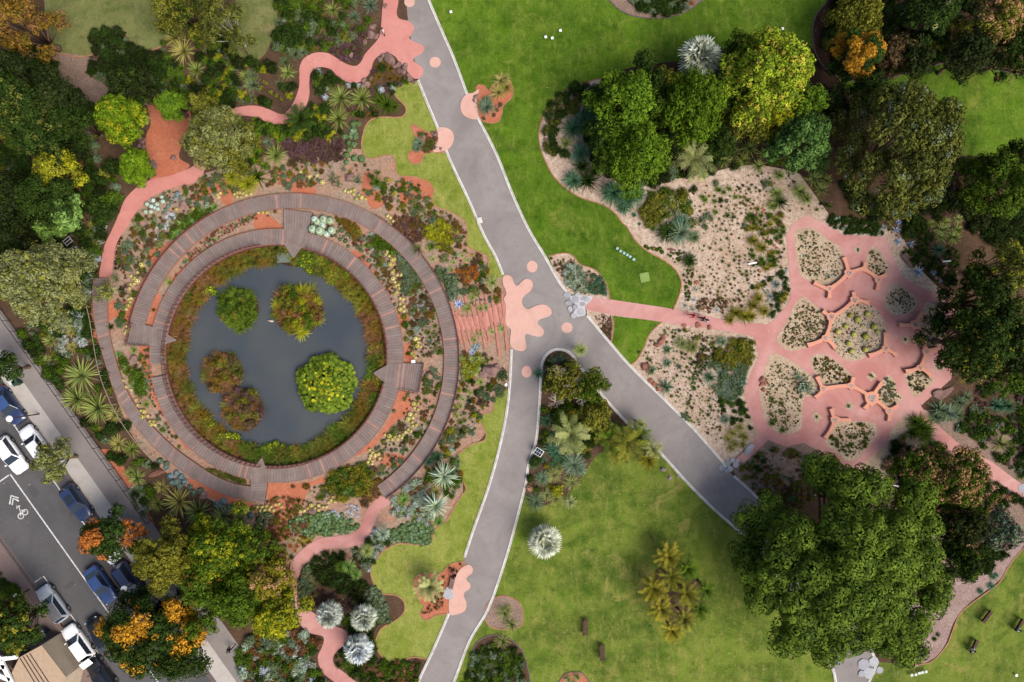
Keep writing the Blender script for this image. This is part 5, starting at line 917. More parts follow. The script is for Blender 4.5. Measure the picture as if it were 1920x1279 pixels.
# barrel cacti
BC = {6: '735,140;725,155;745,165;760,185,14;775,180;750,210,14;765,215;770,245;760,255;790,270;810,270;765,290,14;775,310;780,330;795,325;800,345;785,365;775,375;805,400;820,405;805,430;825,445;805,460,14;825,470;890,625,14;910,625;905,645;900,665,14;920,670;870,705;880,718;890,730;880,985,14;905,985;885,1010;905,1020;860,1045,14;890,1045;850,1070,14;875,1065;840,1080;872,1090;875,1110;895,1105;850,1130;865,1140;835,1145;820,1158;745,1165,16;720,1160;735,1188;760,1185;775,1172;790,1185;800,1165;815,1175;635,1245;650,1258;640,1275;665,1270;685,1265;745,5,9',
 5: '795,213,16;770,255;735,275;755,290,14;770,302,16;750,320;730,320;725,345;722,405;735,400;730,420;720,440,14;708,460;708,555;722,563;715,582,14;700,595;690,858;705,893;770,995;790,1025;805,1030,14;800,1060,14;825,1055;840,1085;850,1102,14;860,1085;845,1118;867,1105;760,965,9;735,910,9',
 2: '250,960;300,985,14;340,980;372,1018,14;498,1065;515,1072;545,1083;560,1110;575,1088;590,1103,14;612,1112;735,1205;750,1215;735,1245;750,1255;765,1235;15,1185;40,1185;62,1187;530,1068;548,1060',
 1: '1215,1088;1230,1078;1222,1100;1310,1085;1325,1075;1345,1100;1360,1078;1375,1090;1400,1083;1340,1075;1325,1098;985,1168;1078,1165',
 10: '10,300;35,300;60,295;85,300;110,288;130,285;142,300;75,315;100,320;50,318;25,320;250,325;270,322;290,308;310,290,14;330,308;350,318;375,300;395,300;350,292;440,270;420,262;430,245;405,275;635,30;650,45;665,18;680,10;648,60;625,50;690,30'}
for k, v in BC.items(): lst('bar', k, 'cr', v, group='pale yellow barrel cacti round the pond')
lst('bar',8,'cy','455,495,14;495,518,18;550,487,16;430,555,16;385,585,16;475,600,16;540,612,18;585,557,18;445,650,16;462,693,16;537,685,16;605,585,12;520,553,8',mat2='py',group='green barrel cacti in the central cactus bed')
lst('bar',6,'pl','320,15,24;360,25,26;395,42,20;425,22,24;345,-25,22;380,-38,24;415,-30,22;330,-40,20;370,-5,22',mat2='gr',group='big blue-grey globe succulents beside the north deck')
lst('bar',1,'gr','825,1140,14;858,1118,12;880,1140,14;912,1125,14;848,1152,13;885,1168,13;845,1182,13;815,1182,13;905,1100,10;868,1160,10',mat2='pl',group='blue-grey disc succulents beside the left pink path')
lst('cus',6,'gg','480,20,18;510,42,15;500,80,16;530,60,14;470,70,14;455,30,12;515,110,14;1215,175,10'); lst('ago',7,'wh','0,0,1') if 0 else None
# cushions
CU = {2: '545,690,24;540,730,26;555,760,24;515,797,20;545,805,22;518,832,20;505,866,24;550,882,26;590,888,26;505,905,18;495,760,20;570,690,20;530,760,18', 9: '950,130,22;985,112,20;1010,132,22;985,160,24;1030,160,24;960,165,22;1000,188,22;930,80,20;895,45,22;930,60,20;1080,220,24;1120,210,24;1060,190,20;1250,270,24;1210,290,24;1280,300,20;1230,300,20;1260,330,20;1400,350,24;1380,320,20'}
lst('cus',2,'gc',CU[2]); lst('cus',9,'gr',CU[9]); lst('cus',10,'gg','30,330,22;60,345,22;20,370,24;55,385,22;10,410,24;80,350,20;40,420,20'); lst('cus',1,'gr','990,1080,18;1010,1100,16;975,1105,14;960,1130,14;940,1150,16;925,1170,14;910,1190,12;1000,1120,12')
for poly, c, sp_ in (([(180,385),(280,350),(360,330),(480,340),(540,380),(575,400),(570,430),(520,460),(420,470),(300,460),(200,430)],'gc',7.6),([(640,480),(740,440),(830,400),(860,370),(960,370),(990,430),(975,490),(930,515),(820,495),(720,505),(650,510)],'gc',7.4),([(610,750),(660,740),(740,870),(740,940),(690,960),(650,880),(610,800)],'gg',7)):
    scatter(poly, sp_, [('cus', c, 5.5, 8.5, 1)], 'in a tight row of mounds beside the pink path', 10, seed=3)
# rocks
RK = {1: '812,575,24;795,607,18;812,663,32;765,568,16;850,530,18;812,540,12;880,528,10;797,787,20;803,818,14;778,812,14;856,930,24;858,905,14;970,880,18;1020,1150,26', 2: '750,332,34;795,360,18;830,375,20;770,370,14;820,400,16;848,420,14;610,235,14;655,150,20;640,190,26;670,205,18;690,335,16;720,35,14;530,310,16;520,990,28;710,310,16;800,395,14;625,470,18;600,450,16;640,440,12;595,480,14;860,440,18;880,460,12;1230,540,18;1215,560,14;1000,750,18;1030,830,14;985,745,14',
 6: '650,225,18;1310,800,44;1270,820,26;1345,790,24', 10: '320,325,24;340,310,14;700,770,6', 9: '1135,235,26;', 5: '745,745,28', 8: '945,930,30;', 12: '', 7: '830,640,24;810,660,18;845,620,20;735,780,24;760,790,18;820,900,24;790,880,18;770,860,16;1040,550,18;1100,560,16;960,555,14;1030,310,14;1395,850,20;1410,870,16;1390,880,14;1400,910,14;890,130,10;870,440,0.1'}
for k, v in RK.items(): lst('roc', k, 'rd' if k in (7,) else 'br', v, fl=.8)
lst('roc',11,'gg','840,92,16;880,138,14;925,130,10')
for crop, x, y, l, w_, a, m in ((8,768,180,34,14,-58,'br'),(8,985,930,34,12,35,'br'),(9,875,117,30,7,20,'rd')):
    o = plant('roc', *cc(crop, x, y), 9, m); R_ = l*S/2; o.scale = (R_, R_*.42, R_*.32); o.rotation_euler = (0, 0, math.radians(a)); PL[-1]['desc'] = 'long flat '+('slab of rock' if crop == 8 else 'weathered log')
# flowers and silver groundcovers
for pts, crop, n_, c, lab in (([(500,290),(570,280),(590,340),(540,380),(470,360),(395,345),(400,325),(450,320)],10,44,'wh','among the white flowers beside the pink path'),([(940,1190),(985,1190),(975,1240),(940,1290),(900,1279),(905,1250)],1,30,'wh','in the white flowering patch beside the left pink path'),([(860,0),(930,-10),(900,30),(885,80),(862,80)],5,16,'wh','in the lower end of the white flowering patch'),([(860,435),(960,385),(980,430),(960,470),(900,490),(870,470)],6,14,'wh','in the white fluffy patch inside the east boardwalk')):
    scatter(pts, 3.6, [('shS', c, 1.5, 3.2, 1)], lab, crop, n=n_, seed=9)
PL_n = len(PL)
# ---------------------------------------------------------------- pond planting
def pond_col(a):     # a: angle in image degrees (0 = right, 90 = down)
    a %= 360
    if a < 25: return ['og', 'mg', 'rb']
    if a < 80: return ['ol', 'og', 'cd', 'cd', 'mg']
    if a < 110: return ['mg', 'cd']
    if a < 150: return ['rb', 'og', 'ol', 'cd']
    if a < 235: return ['rb', 'og', 'rb', 'og', 'cd']
    if a < 270: return ['og', 'ol', 'cd']
    if a < 300: return ['cy', 'mg', 'cd']
    if a < 335: return ['og', 'cy', 'ol']
    return ['rb', 'og']
rg = random.Random(4); SEC = ['east','south-east','south','south-west','west','north-west','north','north-east']
for i in range(285):
    a = i*360/285*1.0+rg.uniform(-.6, .6); rr = (200, 190, 180)[i % 3]+rg.uniform(-4, 4); 
    if 268 < a < 279 and rr < 196: continue
    x, y = 520+rr*math.cos(math.radians(a)), 667+rr*math.sin(math.radians(a)); c = rg.choice(pond_col(a))
    plant('ree', x, y, rg.uniform(12, 18), c, z=-.4, scat='on the '+SEC[int(((a+22.5) % 360)//45)]+' margin of the pond', fl=rg.uniform(.55, 1.1))
for (cx, cy, sx, sy, n) in ((388,545,18,14,8),(375,560,8,8,4),(705,655,14,10,8),(712,700,12,16,10),(700,720,14,10,6),(530,842,34,12,16),(600,500,34,10,14),(640,520,20,12,9),(590,488,20,8,7),(430,825,24,10,7),(395,790,14,12,5)):
    for i in range(n): plant('pad', cx+rg.uniform(-sx, sx), cy+rg.uniform(-sy, sy), rg.uniform(7, 11), 'mg', z=-.3, mat2='yg', scat='among the reeds at the '+SEC[int(((math.degrees(math.atan2(cy-667, cx-520))+22.5) % 360)//45)]+' margin of the pond')
def island(cx, cy, r, label):
    X, Y = P(cx, cy, -.3); bm = bmesh.new(); bmesh.ops.create_icosphere(bm, subdivisions=3, radius=1)
    for v in bm.verts: v.co = Vector((v.co.x*r*S*.9, v.co.y*r*S*.9, v.co.z*.35))
    me = bpy.data.meshes.new('island'); bm.to_mesh(me); bm.free(); o = link('pond_island', me, None, M_mulchD); o.location = (X, Y, -.45); tag(o, kind='structure')
for (cx, cy, r, cols, lab, k2) in ((446,578,43,['is','mg','is','ol','dg'],'on the upper left pond island','lg'),(559,581,53,['ol','yg','og','rb','mg'],'on the upper right pond island','yg'),(416,698,43,['rb','br','og','ol','cd'],'on the middle left pond island','mg'),(455,768,44,['rb','br','pu','ol','og'],'on the lower left pond island','mg')):
    island(cx, cy, r, lab)
    for i in range(34):
        u = math.sqrt((i+.5)/34); a = i*2.4; q = r*.82*u; plant('ree', cx+q*math.cos(a), cy+q*math.sin(a), r*(.30 if u < .8 else .27)*rg.uniform(.85, 1.15), rg.choice(cols), z=-.25+.3*(1-u), scat=lab, fl=.55)
    for i in range(26):
        a = rg.uniform(0, 6.28); q = r*rg.uniform(.1, .85); plant('shrub', cx+q*math.cos(a), cy+q*math.sin(a), r*rg.uniform(.13, .2), rg.choice(cols), z=.15, scat=lab)
for x, y, r in ((442,552,20),(462,604,22),(436,600,20),(450,616,16),(470,556,14)): plant('gra', x, y, r*.8, 'is', z=.1, scat='arching on the upper left pond island', fl=.8)
island(611,720,55,'')
X, Y = P(611,720,.4); me = pads('lily_mound', 12, 1500, 56*S, .17, True, 1.1); me.materials.append(leaf('is')); me.materials.append(leaf('yg')); o = link('lily_mound', me); o.location = (X, Y, -.35); tag(o, 'round dome of big green leaves with a yellow centre in the pond', 'water plant')
X, Y = P(540, 481); mb = MB(); mb.box((0,0,0), (2.7, 1.3, .12)); mb.box((0,0,.12), (2.2,.9,.1)); o = mb.build('pump_platform', simple('grey_green_metal', (120,132,118), .7, .2, k=.5), bevel=.02); o.location = (X, Y, -.38); tag(o, 'flat grey-green platform on the water under the north deck prow', 'platform')
X, Y = P(507, 602); mb = MB(); mb.tube([(-.25,0,0),(-.15,0,.08),(.05,0,.1),(.22,0,.06),(.3,0,.04)], [.03,.12,.15,.1,.03], 8); mb.tube([(.2,0,.1),(.28,0,.25),(.38,0,.27)], [.05,.05,.03], 6); o = mb.build('duck', simple('pale_feather', (206,180,170), .8, .1, k=.6), smooth=True); o.location = (X, Y, -.45); o.rotation_euler = (0,0,3); tag(o, 'small pale duck on the water left of the upper right island', 'duck')
X, Y = P(464, 662)
# ---------------------------------------------------------------- undergrowth and scattered small plants
U = scatter
G = lambda c, a, b, w=1: ('shrub', c, a, b, w)
woods = [G('dk',14,26,3), G('dg',12,24,4), G('mg',8,16,2), G('ol',8,15,1), G('gg',8,16,1), G('br',8,14,.7)]
U([(-60,100),(95,105),(120,180),(185,195),(190,300),(230,320),(225,400),(190,460),(180,520),(-60,520)], 21, woods, 'in the shady left woodland', seed=1)
U([(180,60),(215,55),(262,95),(300,110),(310,180),(270,175),(200,165),(170,130)], 14, [G('dk',9,15,2), G('dg',8,14,2), G('gg',6,10,1)], 'between the dry lawn and the red earth clearing')
U([(320,40),(420,60),(430,94),(480,118),(560,118),(556,180),(530,205),(440,195),(400,215),(345,180),(300,170),(300,110)], 13, [G('dg',8,16,3), G('mg',6,13,3), G('dk',8,14,2), G('yg',5,10,1), ('yuc','mg',9,14,1), ('tuf','gg',6,10,1)], 'in the dense bed above the wavy pink path', seed=2)
U([(520,-30),(715,-30),(712,20),(690,50),(655,75),(600,95),(555,110),(520,90)], 12, [G('dg',8,15,3), G('mg',6,12,3), G('gg',6,12,2), ('yuc','gg',9,15,1.5), ('yuc','mg',9,14,1), G('ol',5,10,1)], 'in the bed at the top left of the scalloped plaza', seed=3)
U([(595,60),(690,60),(675,110),(655,118),(600,95)], 7.5, [G('pu',4,7,4), G('br',3,6,1), G('mg',3,6,1)], 'in the purple patch above the wavy pink path')
U([(635,150),(680,158),(700,115),(740,105),(782,150),(740,165),(740,200),(757,205),(700,218),(670,215),(620,215),(600,180),(585,150),(600,130)], 9.5, [G('dg',5,10,3), G('mg',4,9,3), G('pu',4,7,2), G('sv',4,7,1), ('tuf','og',5,8,1), G('br',3,6,1)], 'in the bed between the wavy path and the road', seed=5)
U([(480,225),(560,225),(580,190),(640,215),(640,260),(560,262),(500,255)], 10, [G('dg',6,12,3), G('mg',5,10,2), G('yg',5,9,1)], 'around the dark cycad below the wavy path')
U([(535,258),(640,262),(645,300),(590,305),(545,300),(525,280)], 7, [G('pu',4,7,5), G('br',3,5,1)], 'in the purple row below the wavy path')
U([(395,225),(480,225),(520,240),(540,300),(480,330),(400,300)], 11, [G('mg',6,11,2), G('dg',6,11,1), ('yuc','gg',8,12,1), G('ol',6,10,1), G('bg',5,8,1)], 'near the olive tree above the north boardwalk', seed=8)
U([(150,430),(212,430),(186,520),(176,610),(205,720),(260,830),(300,870),(330,910),(430,965),(280,960),(200,840),(80,690),(40,620),(160,560)], 14, [G('dg',8,15,4), G('mg',6,12,3), G('dk',8,14,2), G('gg',6,10,1), G('ol',5,10,1)], 'in the garden strip beside the footpath fence', seed=4)
U([(110,480),(190,430),(185,520),(165,560),(110,560)], 11, [G('sv',6,10,1), G('gg',8,12,2)], 'beside the left pink path near the big olive tree')
U([(100,600),(150,580),(165,640),(140,670),(95,655)], 7.5, [G('sv',5,8,1)], 'in the silver-leaved patch by the footpath')
U([(175,385),(195,360),(205,400),(195,440),(170,440)], 6.5, [G('sv',4,7,1)], 'in the silvery strip left of the pink path')
U([(300,895),(345,895),(350,930),(300,950)], 7, [('cus','gr',4,6,1)], 'in the grey mat by the footpath fence', seed=7) if 0 else None
U([(243,905),(270,905),(285,950),(270,975),(245,930)], 6, [G('gg',4,6,1), G('sv',3,5,1)], 'in the grey mat beside the footpath fence')
U([(220,655),(245,670),(275,720),(275,760),(255,735),(225,690)], 7.5, [G('mg',5,9,3), ('tuf','lg',6,10,2), G('ol',4,7,1)], 'in the green strip between west boardwalk and inner ring')
U([(320,440),(345,405),(400,385),(415,395),(350,440),(325,455)], 7, [('tuf','lg',7,11,3), G('mg',4,8,2)], 'in the strappy hedge outside the north-west boardwalk')
U([(390,876),(440,893),(464,900),(462,909),(420,900),(388,884)], 4.5, [G('cd',3,5,1), G('ol',3,5,1)], 'in the slot planter between the two lower boardwalks')
W_ = lambda c, a, b, w=1: ('shW', c, a, b, w)
mats_ = [W_('gg',6,12,3), W_('oy',5,10,2), W_('cy',5,9,1), W_('og',5,9,1.2), W_('br',5,10,1.5), W_('mg',6,10,1.5), W_('bl',5,10,1.2), W_('rb',5,8,1), W_('pl',5,8,1)]
for poly_, lab_, sd_ in (([(250,400),(300,368),(380,330),(480,310),(480,345),(400,380),(330,430),(280,500),(255,560),(240,600),(225,620),(215,560),(220,480)],'in a low mat outside the north-west boardwalk',111),
    ([(480,305),(560,300),(690,310),(700,330),(780,340),(812,385),(870,420),(880,470),(915,490),(940,560),(870,580),(855,520),(820,470),(760,410),(690,365),(600,350),(480,350)],'in a low mat north-east of the outer boardwalk',112),
    ([(864,660),(905,660),(945,690),(945,730),(905,770),(895,800),(868,830),(830,860),(815,850),(845,790),(862,730)],'in a low mat between the east boardwalk and the road',113),
    ([(742,440),(775,470),(800,510),(812,560),(830,620),(832,660),(800,670),(765,670),(760,600),(740,540),(700,480),(690,450),(700,430)],'in a low mat inside the east boardwalk curve',114),
    ([(800,690),(830,690),(828,740),(800,810),(740,880),(690,925),(600,940),(540,910),(620,905),(700,850),(745,790),(760,745)],'in a low mat in the crescent bed south-east of the pond',115)):
    U(poly_, 21, mats_, lab_, seed=sd_)
# around the rings, mixed small stuff
small = [('tuf','dg',1.6,4.5,2), G('oy',2,4.5,2), G('br',1.8,5,2.5), G('gg',2.5,5,2), G('mg',3,6,2), G('ol',2.5,5,2), ('cus','gg',2.5,4.5,1.5), ('roc','br',1.5,3.2,1.5), G('pu',2,4,1), ('roc','gg',1.5,3,1)]
U([(250,400),(300,368),(380,330),(480,310),(480,345),(400,380),(330,430),(280,500),(255,560),(240,600),(225,620),(215,560),(220,480)], 10.5, small, 'in the earthy bed outside the north-west boardwalk', seed=11)
U([(480,305),(560,300),(690,310),(700,330),(780,340),(812,385),(870,420),(880,470),(915,490),(940,560),(870,580),(855,520),(820,470),(760,410),(690,365),(600,350),(480,350)], 10.5, small+[G('rb',3,6,2), G('og',3,6,1), G('yl',3,5,1)], 'in the earthy bed north-east of the outer boardwalk', seed=12)
U([(725,405),(790,410),(800,440),(780,460),(745,440)], 5.5, [G('pu',3,5,2), G('rb',3,5,2)], 'in the dark red-brown patch above the outer boardwalk')
U([(800,425),(830,412),(845,430),(850,455),(830,470),(805,455)], 6.5, [G('yg',5,8,3), G('ol',4,7,1)], 'in the yellow-green patch near the road')
U([(855,505),(895,500),(895,525),(870,525)], 6, [G('or',4,7,2), G('rb',3,5,1)], 'in the orange patch above the sleeper steps')
U([(812,500),(850,510),(862,560),(840,570),(820,540)], 8, [('tuf','tl',6,10,1), G('gg',5,9,2)], 'in the grey-green patch outside the east boardwalk')
U([(864,660),(905,660),(945,690),(945,730),(905,770),(895,800),(868,830),(830,860),(815,850),(845,790),(862,730)], 9, small+[G('yg',4,8,2), ('yuc','ss',6,9,1), G('dg',5,9,2)], 'in the bed between the east boardwalk and the road', seed=13)
U([(863,672),(900,668),(895,700),(870,715)], 6, [G('ss',4,7,1), G('yg',4,7,1)], 'in the lime-leaved patch below the sleeper steps')
U([(742,440),(775,470),(800,510),(812,560),(830,620),(832,660),(800,670),(765,670),(760,600),(740,540),(700,480),(690,450),(700,430)], 9, small+[G('pl',2.5,5,2)], 'inside the east curve of the outer boardwalk', seed=14)
U([(745,475),(770,485),(790,525),(780,540),(760,520),(748,500)], 5.5, [G('gg',3,6,1), G('bl',3,5,1)], 'in the grey-green mat inside the east boardwalk')
U([(690,440),(740,455),(752,475),(735,478),(700,462)], 6.5, [G('fg',4,7,1), G('mg',4,7,1)], 'in the green hedge strip inside the north-east boardwalk')
U([(800,690),(830,690),(828,740),(800,810),(740,880),(690,925),(600,940),(540,910),(620,905),(700,850),(745,790),(760,745)], 11, small, 'in the crescent bed south-east of the pond', seed=15)
U([(620,885),(680,870),(700,890),(690,920),(640,940),(610,915)], 9, [G('cy',6,10,2), G('mg',6,10,2), G('ol',5,9,1), ('yuc','lg',7,11,1)], 'in the olive thicket south-east of the pond')
U([(700,900),(725,895),(715,930),(690,950),(670,950),(690,920)], 7, [G('rb',4,7,1), G('br',4,7,1), G('og',3,6,1)], 'in the brown hedge beside the lower boardwalk end')
U([(225,440),(240,470),(235,540),(215,560),(215,480)], 6.5, [('tuf','dk',3,5,2), ('tuf','pu',3,5,2)], 'among the dark tufts beside the left pink path')
U([(440,400),(530,385),(530,395),(450,425),(400,455),(340,520),(310,580),(300,600),(292,600),(310,540),(350,480)], 6.5, [('tuf','rd',2,4,2), G('rb',2,4,1), G('gg',2,4,1), ('tuf','lg',3,6,.6), ('roc','br',1.5,3,.6)], 'in the red strip between the two ring boardwalks', seed=16)
U([(590,405),(640,415),(700,445),(725,500),(750,560),(750,600),(720,540),(670,470),(600,430)], 8, small+[G('og',3,5,2), G('rd',2,4,1)], 'between the ring boardwalks north-east of the pond', seed=17)
U([(620,395),(665,410),(680,440),(665,450),(640,420)], 4.8, [G('og',3,5,3), G('cy',3,5,1)], 'in the golden-brown mat between the boardwalks')
U([(245,660),(280,655),(285,720),(310,790),(350,840),(330,845),(280,790),(245,720)], 9, small+[('tuf','rd',2,4,2)], 'between the west boardwalk and inner ring', seed=18)
U([(470,950),(530,930),(600,945),(560,1020),(545,1040),(500,1020)], 10, [('tuf','dg',3,5,1), G('rb',3,6,2), G('ol',3,6,1), ('roc','br',2,3,.5)], 'in the red soil south of the south deck', seed=19)
U([(560,1010),(590,1000),(585,1040),(560,1050)], 7, [G('og',3,5,1), ('tuf','yl',4,6,1)], 'beside the pale path bend')
# lower middle garden
U([(590,1045),(640,1035),(650,1060),(690,1100),(680,1130),(620,1100),(585,1090)], 8.5, [G('dk',6,10,3), G('dg',5,9,2), ('tuf','dk',6,9,1)], 'in the dark bed inside the path bend')
U([(560,1070),(590,1050),(592,1100),(565,1120)], 7, [G('gg',4,8,1), ('tuf','oy',5,8,1)], 'in the pale grassy patch at the path bend')
U([(565,1125),(600,1105),(660,1120),(680,1140),(640,1145),(600,1140),(575,1145)], 7, [G('pu',3,6,3), G('rb',3,5,1), ('tuf','oy',5,8,1)], 'in the pinkish-brown patch inside the path bend')
U([(655,1000),(700,985),(740,1010),(715,1030),(690,1070),(660,1040)], 7.5, [G('gg',4,7,2), G('dg',4,8,2), G('sv',3,6,1)], 'beside the pale path above the dark bed')
U([(735,935),(770,905),(800,900),(820,960),(800,990),(770,970),(740,970)], 8.5, [G('pl',5,9,3), G('sv',4,7,1), ('yuc','lg',6,9,1), G('rb',3,6,1)], 'in the pale groundcover at the end of the east boardwalk', seed=21)
U([(790,850),(860,850),(866,900),(850,935),(800,900)], 9, [('tuf','tl',6,10,2), G('mg',5,9,2), G('og',4,7,1), ('yuc','gg',6,10,1)], 'beside the lower wavy lawn', seed=22)
U([(640,1150),(700,1170),(705,1230),(690,1279),(660,1262),(635,1235),(650,1205)], 11, [G('dg',6,11,3), G('mg',5,9,2), ('tuf','mg',7,11,2), G('br',4,7,1)], 'around the silver palm trio', seed=23)
U([(480,1190),(560,1180),(605,1200),(600,1240),(640,1300),(470,1300),(440,1220)], 13, [G('pl',7,12,2), G('gg',7,12,3), G('rb',7,11,1.5), G('og',6,10,1), G('mg',7,12,2), G('sv',6,10,1), G('dg',7,12,1)], 'in the lower left garden by the pink path', seed=24)
U([(700,1240),(790,1238),(775,1290),(690,1290)], 8, [G('rb',4,7,2), G('mg',4,8,3), G('dg',4,8,1)], 'below the lower wavy lawn')
U([(885,1225),(935,1195),(980,1230),(985,1300),(860,1300)], 9, [G('dg',5,9,2), ('yuc','mg',8,13,2), G('gg',4,8,2), G('mg',4,8,2)], 'in the bed at the bottom right of the asphalt path', seed=25)
U([(895,235),(945,165),(940,195),(925,225),(895,225)], 8, [G('br',3,6,1), ('roc','br',2,4,1)], 'on the small island by the road', n=6)
U(CP(2, [(900,740),(1000,760),(1010,830),(940,850)]), 6, [G('cd',4,7,2), G('br',3,6,1), ('roc','gg',2,3.5,1)], 'on the small lawn island left of the road')
U(CP(10, [(1020,690),(1090,640),(1060,700),(1040,780),(1040,850),(960,900),(930,890),(1000,800)]), 6, [('tuf','dg',3,5,2), ('tuf','rb',3,4.5,1)], 'on the red island by the scalloped pink paving')
# fork tip
U([(1015,720),(1045,665),(1085,705),(1130,760),(1140,800),(1100,850),(1100,880),(1060,920),(1010,940),(995,900),(1012,860)], 11.5, [G('dg',6,12,3), G('mg',6,11,3), G('cy',5,10,2), ('tuf','tl',7,12,1.5), ('yuc','mg',8,12,1)], 'on the fork tip island', seed=31)
U([(1025,680),(1050,665),(1075,680),(1060,705),(1025,705)], 7, [G('gg',4,7,2), ('yuc','sv',5,8,1), G('dg',4,7,1)], 'just behind the rounded fork tip kerb')
# beds by slate
U(CP(7, [(290,200),(400,230),(420,300),(430,360),(340,360),(290,300)]), 7, [('tuf','bl',5,8,2), G('gg',3,6,1), G('pl',4,6,2)], 'in the small gravel bed above the slate paving')
U(CP(7, [(430,260),(500,290),(525,370),(440,380),(420,350),(450,310)]), 6, [('tuf','tl',4,7,2), G('tl',4,6,2)], 'in the teal clump above the slate paving')
U(CP(7, [(215,175),(330,175),(520,300),(530,385),(350,370),(260,260)]), 6.5, [G('br',2,4,2), ('tuf','ol',2,4,1), ('roc','br',1.2,2.5,2)], 'in the small gravel bed above the slate paving', seed=32)
U(CP(7, [(440,490),(540,490),(560,600),(545,640),(480,550)]), 5.5, [G('br',2,4,2), ('tuf','rb',2,4,1), ('roc','br',1.2,2.5,2)], 'in the gravel sliver below the slate paving')
# north gravel garden
grN = [('tuf','dg',2.5,6,2), ('tuf','ol',1.5,5.5,3), ('tuf','mg',2,5.5,2), ('tuf','bl',1.5,4,2), G('br',1,3.5,2), ('roc','br',.8,2.2,3), ('tuf','rb',1,3,2.5), ('cus','ol',1.5,4,1.5), ('tuf','oy',2,5,2)]
U([(1200,460),(1290,470),(1300,520),(1290,590),(1285,570),(1280,510),(1250,480)], 8.2, [('tuf','dg',3,5,3), ('cus','mg',3,5,3), ('roc','br',1.5,3,1), G('ol',3,5,1)], 'in the gravel along the curved lawn edge', seed=41)
U([(1290,460),(1440,420),(1475,450),(1480,540),(1450,590),(1380,595),(1300,580)], 11.5, grN, 'in the pale gravel garden above the rose path', seed=42)
U([(1300,560),(1390,560),(1390,590),(1310,585)], 5.5, [('cac','br',2,4,2), G('br',2,4,2), ('tuf','rb',2,4,1), ('roc','rd',1.5,3,1)], 'at the gravel edge just above the rose path')
U([(1280,360),(1420,320),(1480,330),(1570,370),(1560,400),(1510,395),(1470,430),(1400,430),(1300,440)], 11, grN+[G('dg',4,8,1), G('gg',4,8,1)]+[('yuc','mg',6,9,1), G('ol',4,7,1.5)], 'in the upper gravel garden below the grove', seed=43)
U([(1395,410),(1450,370),(1470,430),(1455,500),(1420,510),(1400,450)], 10, [('yuc','mg',7,11,2), ('yuc','cy',7,12,2), G('mg',4,8,1), ('roc','rd',2,4,1)], 'in the rocky strip left of the rose paving', seed=44)
U([(1410,540),(1480,500),(1478,560),(1450,595),(1400,595)], 9, [G('dg',4,7,2), ('yuc','cy',7,11,1), G('pl',2,4,1)], 'beside the bend of the rose path')
U([(1560,405),(1640,415),(1660,440),(1590,440),(1550,420)], 6.5, [G('dg',4,7,3), G('pl',2.5,4,1)], 'in the low hedge above the rose paving')
U([(1665,430),(1760,430),(1800,480),(1790,540),(1760,530),(1700,500),(1690,470)], 9, [('tuf','dg',4,7,3), G('dg',4,8,2), ('cus','mg',3,5,2), ('roc','br',2,4,1)], 'right of the rose paving among the pale blue agaves', seed=45)
U([(1500,300),(1570,340),(1620,400),(1700,430),(1800,430),(1900,470),(1980,470),(1980,400),(1800,380),(1750,340),(1640,380)], 16, [G('dk',10,18,3), G('dg',8,15,3), G('br',6,10,1)], 'in the shade below the large olive tree', seed=46)
U([(1770,300),(1860,300),(1850,360),(1780,380)], 9, [G('pu',4,7,1), G('br',4,8,1), G('dg',5,8,1)], 'in the brown bed by the east lawn')
# grove under-planting
U(CP(3, [(230,560),(330,490),(420,470),(470,520),(430,600),(300,640),(250,700),(270,800),(260,870),(200,860),(170,780),(190,660)]), 11, [G('dg',7,12,3), G('cd',6,10,2), ('roc','br',2,4,.3)], 'on the left flank of the north grove', seed=47)
U(CP(3, [(460,640),(860,600),(1180,620),(1200,960),(860,1000),(620,1080),(480,1040),(300,1010),(320,940),(260,760)]), 15, [G('dk',10,18,2), G('dg',9,16,2), G('mg',7,13,1), G('bl',7,12,1)], 'under the trees of the north grove', seed=48)
U(CP(3, [(1080,560),(1500,600),(1560,900),(1420,900),(1200,960)]), 14, [G('dg',9,16,2), ('yuc','cy',8,14,2), G('mg',8,13,1)], 'under the yellow-green crown', seed=49)
U(CP(3, [(740,1080),(960,1060),(1010,1240),(930,1330),(780,1300),(720,1180)]), 11, [G('ol',7,13,3), G('oy',6,10,1), G('mg',6,10,1)], 'in the olive clump at the lower right of the north grove')
# south gravel garden
U([(1250,612),(1412,640),(1400,700),(1330,690),(1270,660),(1215,640)], 7.4, grN+[G('ol',3,6,2), G('br',3,6,2), ('roc','rd',2,4,1)], 'in the upper part of the south gravel garden', seed=51)
U([(1340,640),(1412,640),(1408,680),(1370,690),(1340,670)], 8.5, [G('ol',6,10,2), G('cy',5,9,2), ('yuc','cy',7,10,1), G('mg',5,9,1)], 'at the corner of the rose path', seed=52)
U([(1330,680),(1400,680),(1395,740),(1365,750),(1330,720)], 8.5, [('gra','bl',7,12,2), G('bl',5,9,2), G('gg',5,9,1)], 'in the blue-green thicket beside the rose path', seed=53)
U([(1200,650),(1260,640),(1330,700),(1350,760),(1380,820),(1370,855),(1320,810),(1250,745),(1190,680)], 9, grN, 'in the south gravel garden beside the kerb', seed=54)
U([(1310,645),(1350,650),(1350,685),(1305,720),(1290,760),(1300,700)], 7, [('tuf','dg',3.5,5.5,3), ('tuf','mg',3,5,1)], 'in the tuft rows of the south gravel garden')
U([(1345,745),(1390,745),(1405,790),(1412,820),(1395,830),(1360,780)], 7.5, [G('dg',4,8,3), G('mg',4,7,1), ('tuf','mg',4,7,1)], 'in the green patch with white torches by the rose path')
U([(1250,760),(1300,790),(1290,805),(1240,750)], 6, [('yuc','ss',4,7,1), G('gg',3,6,1)], 'along the south gravel kerb')
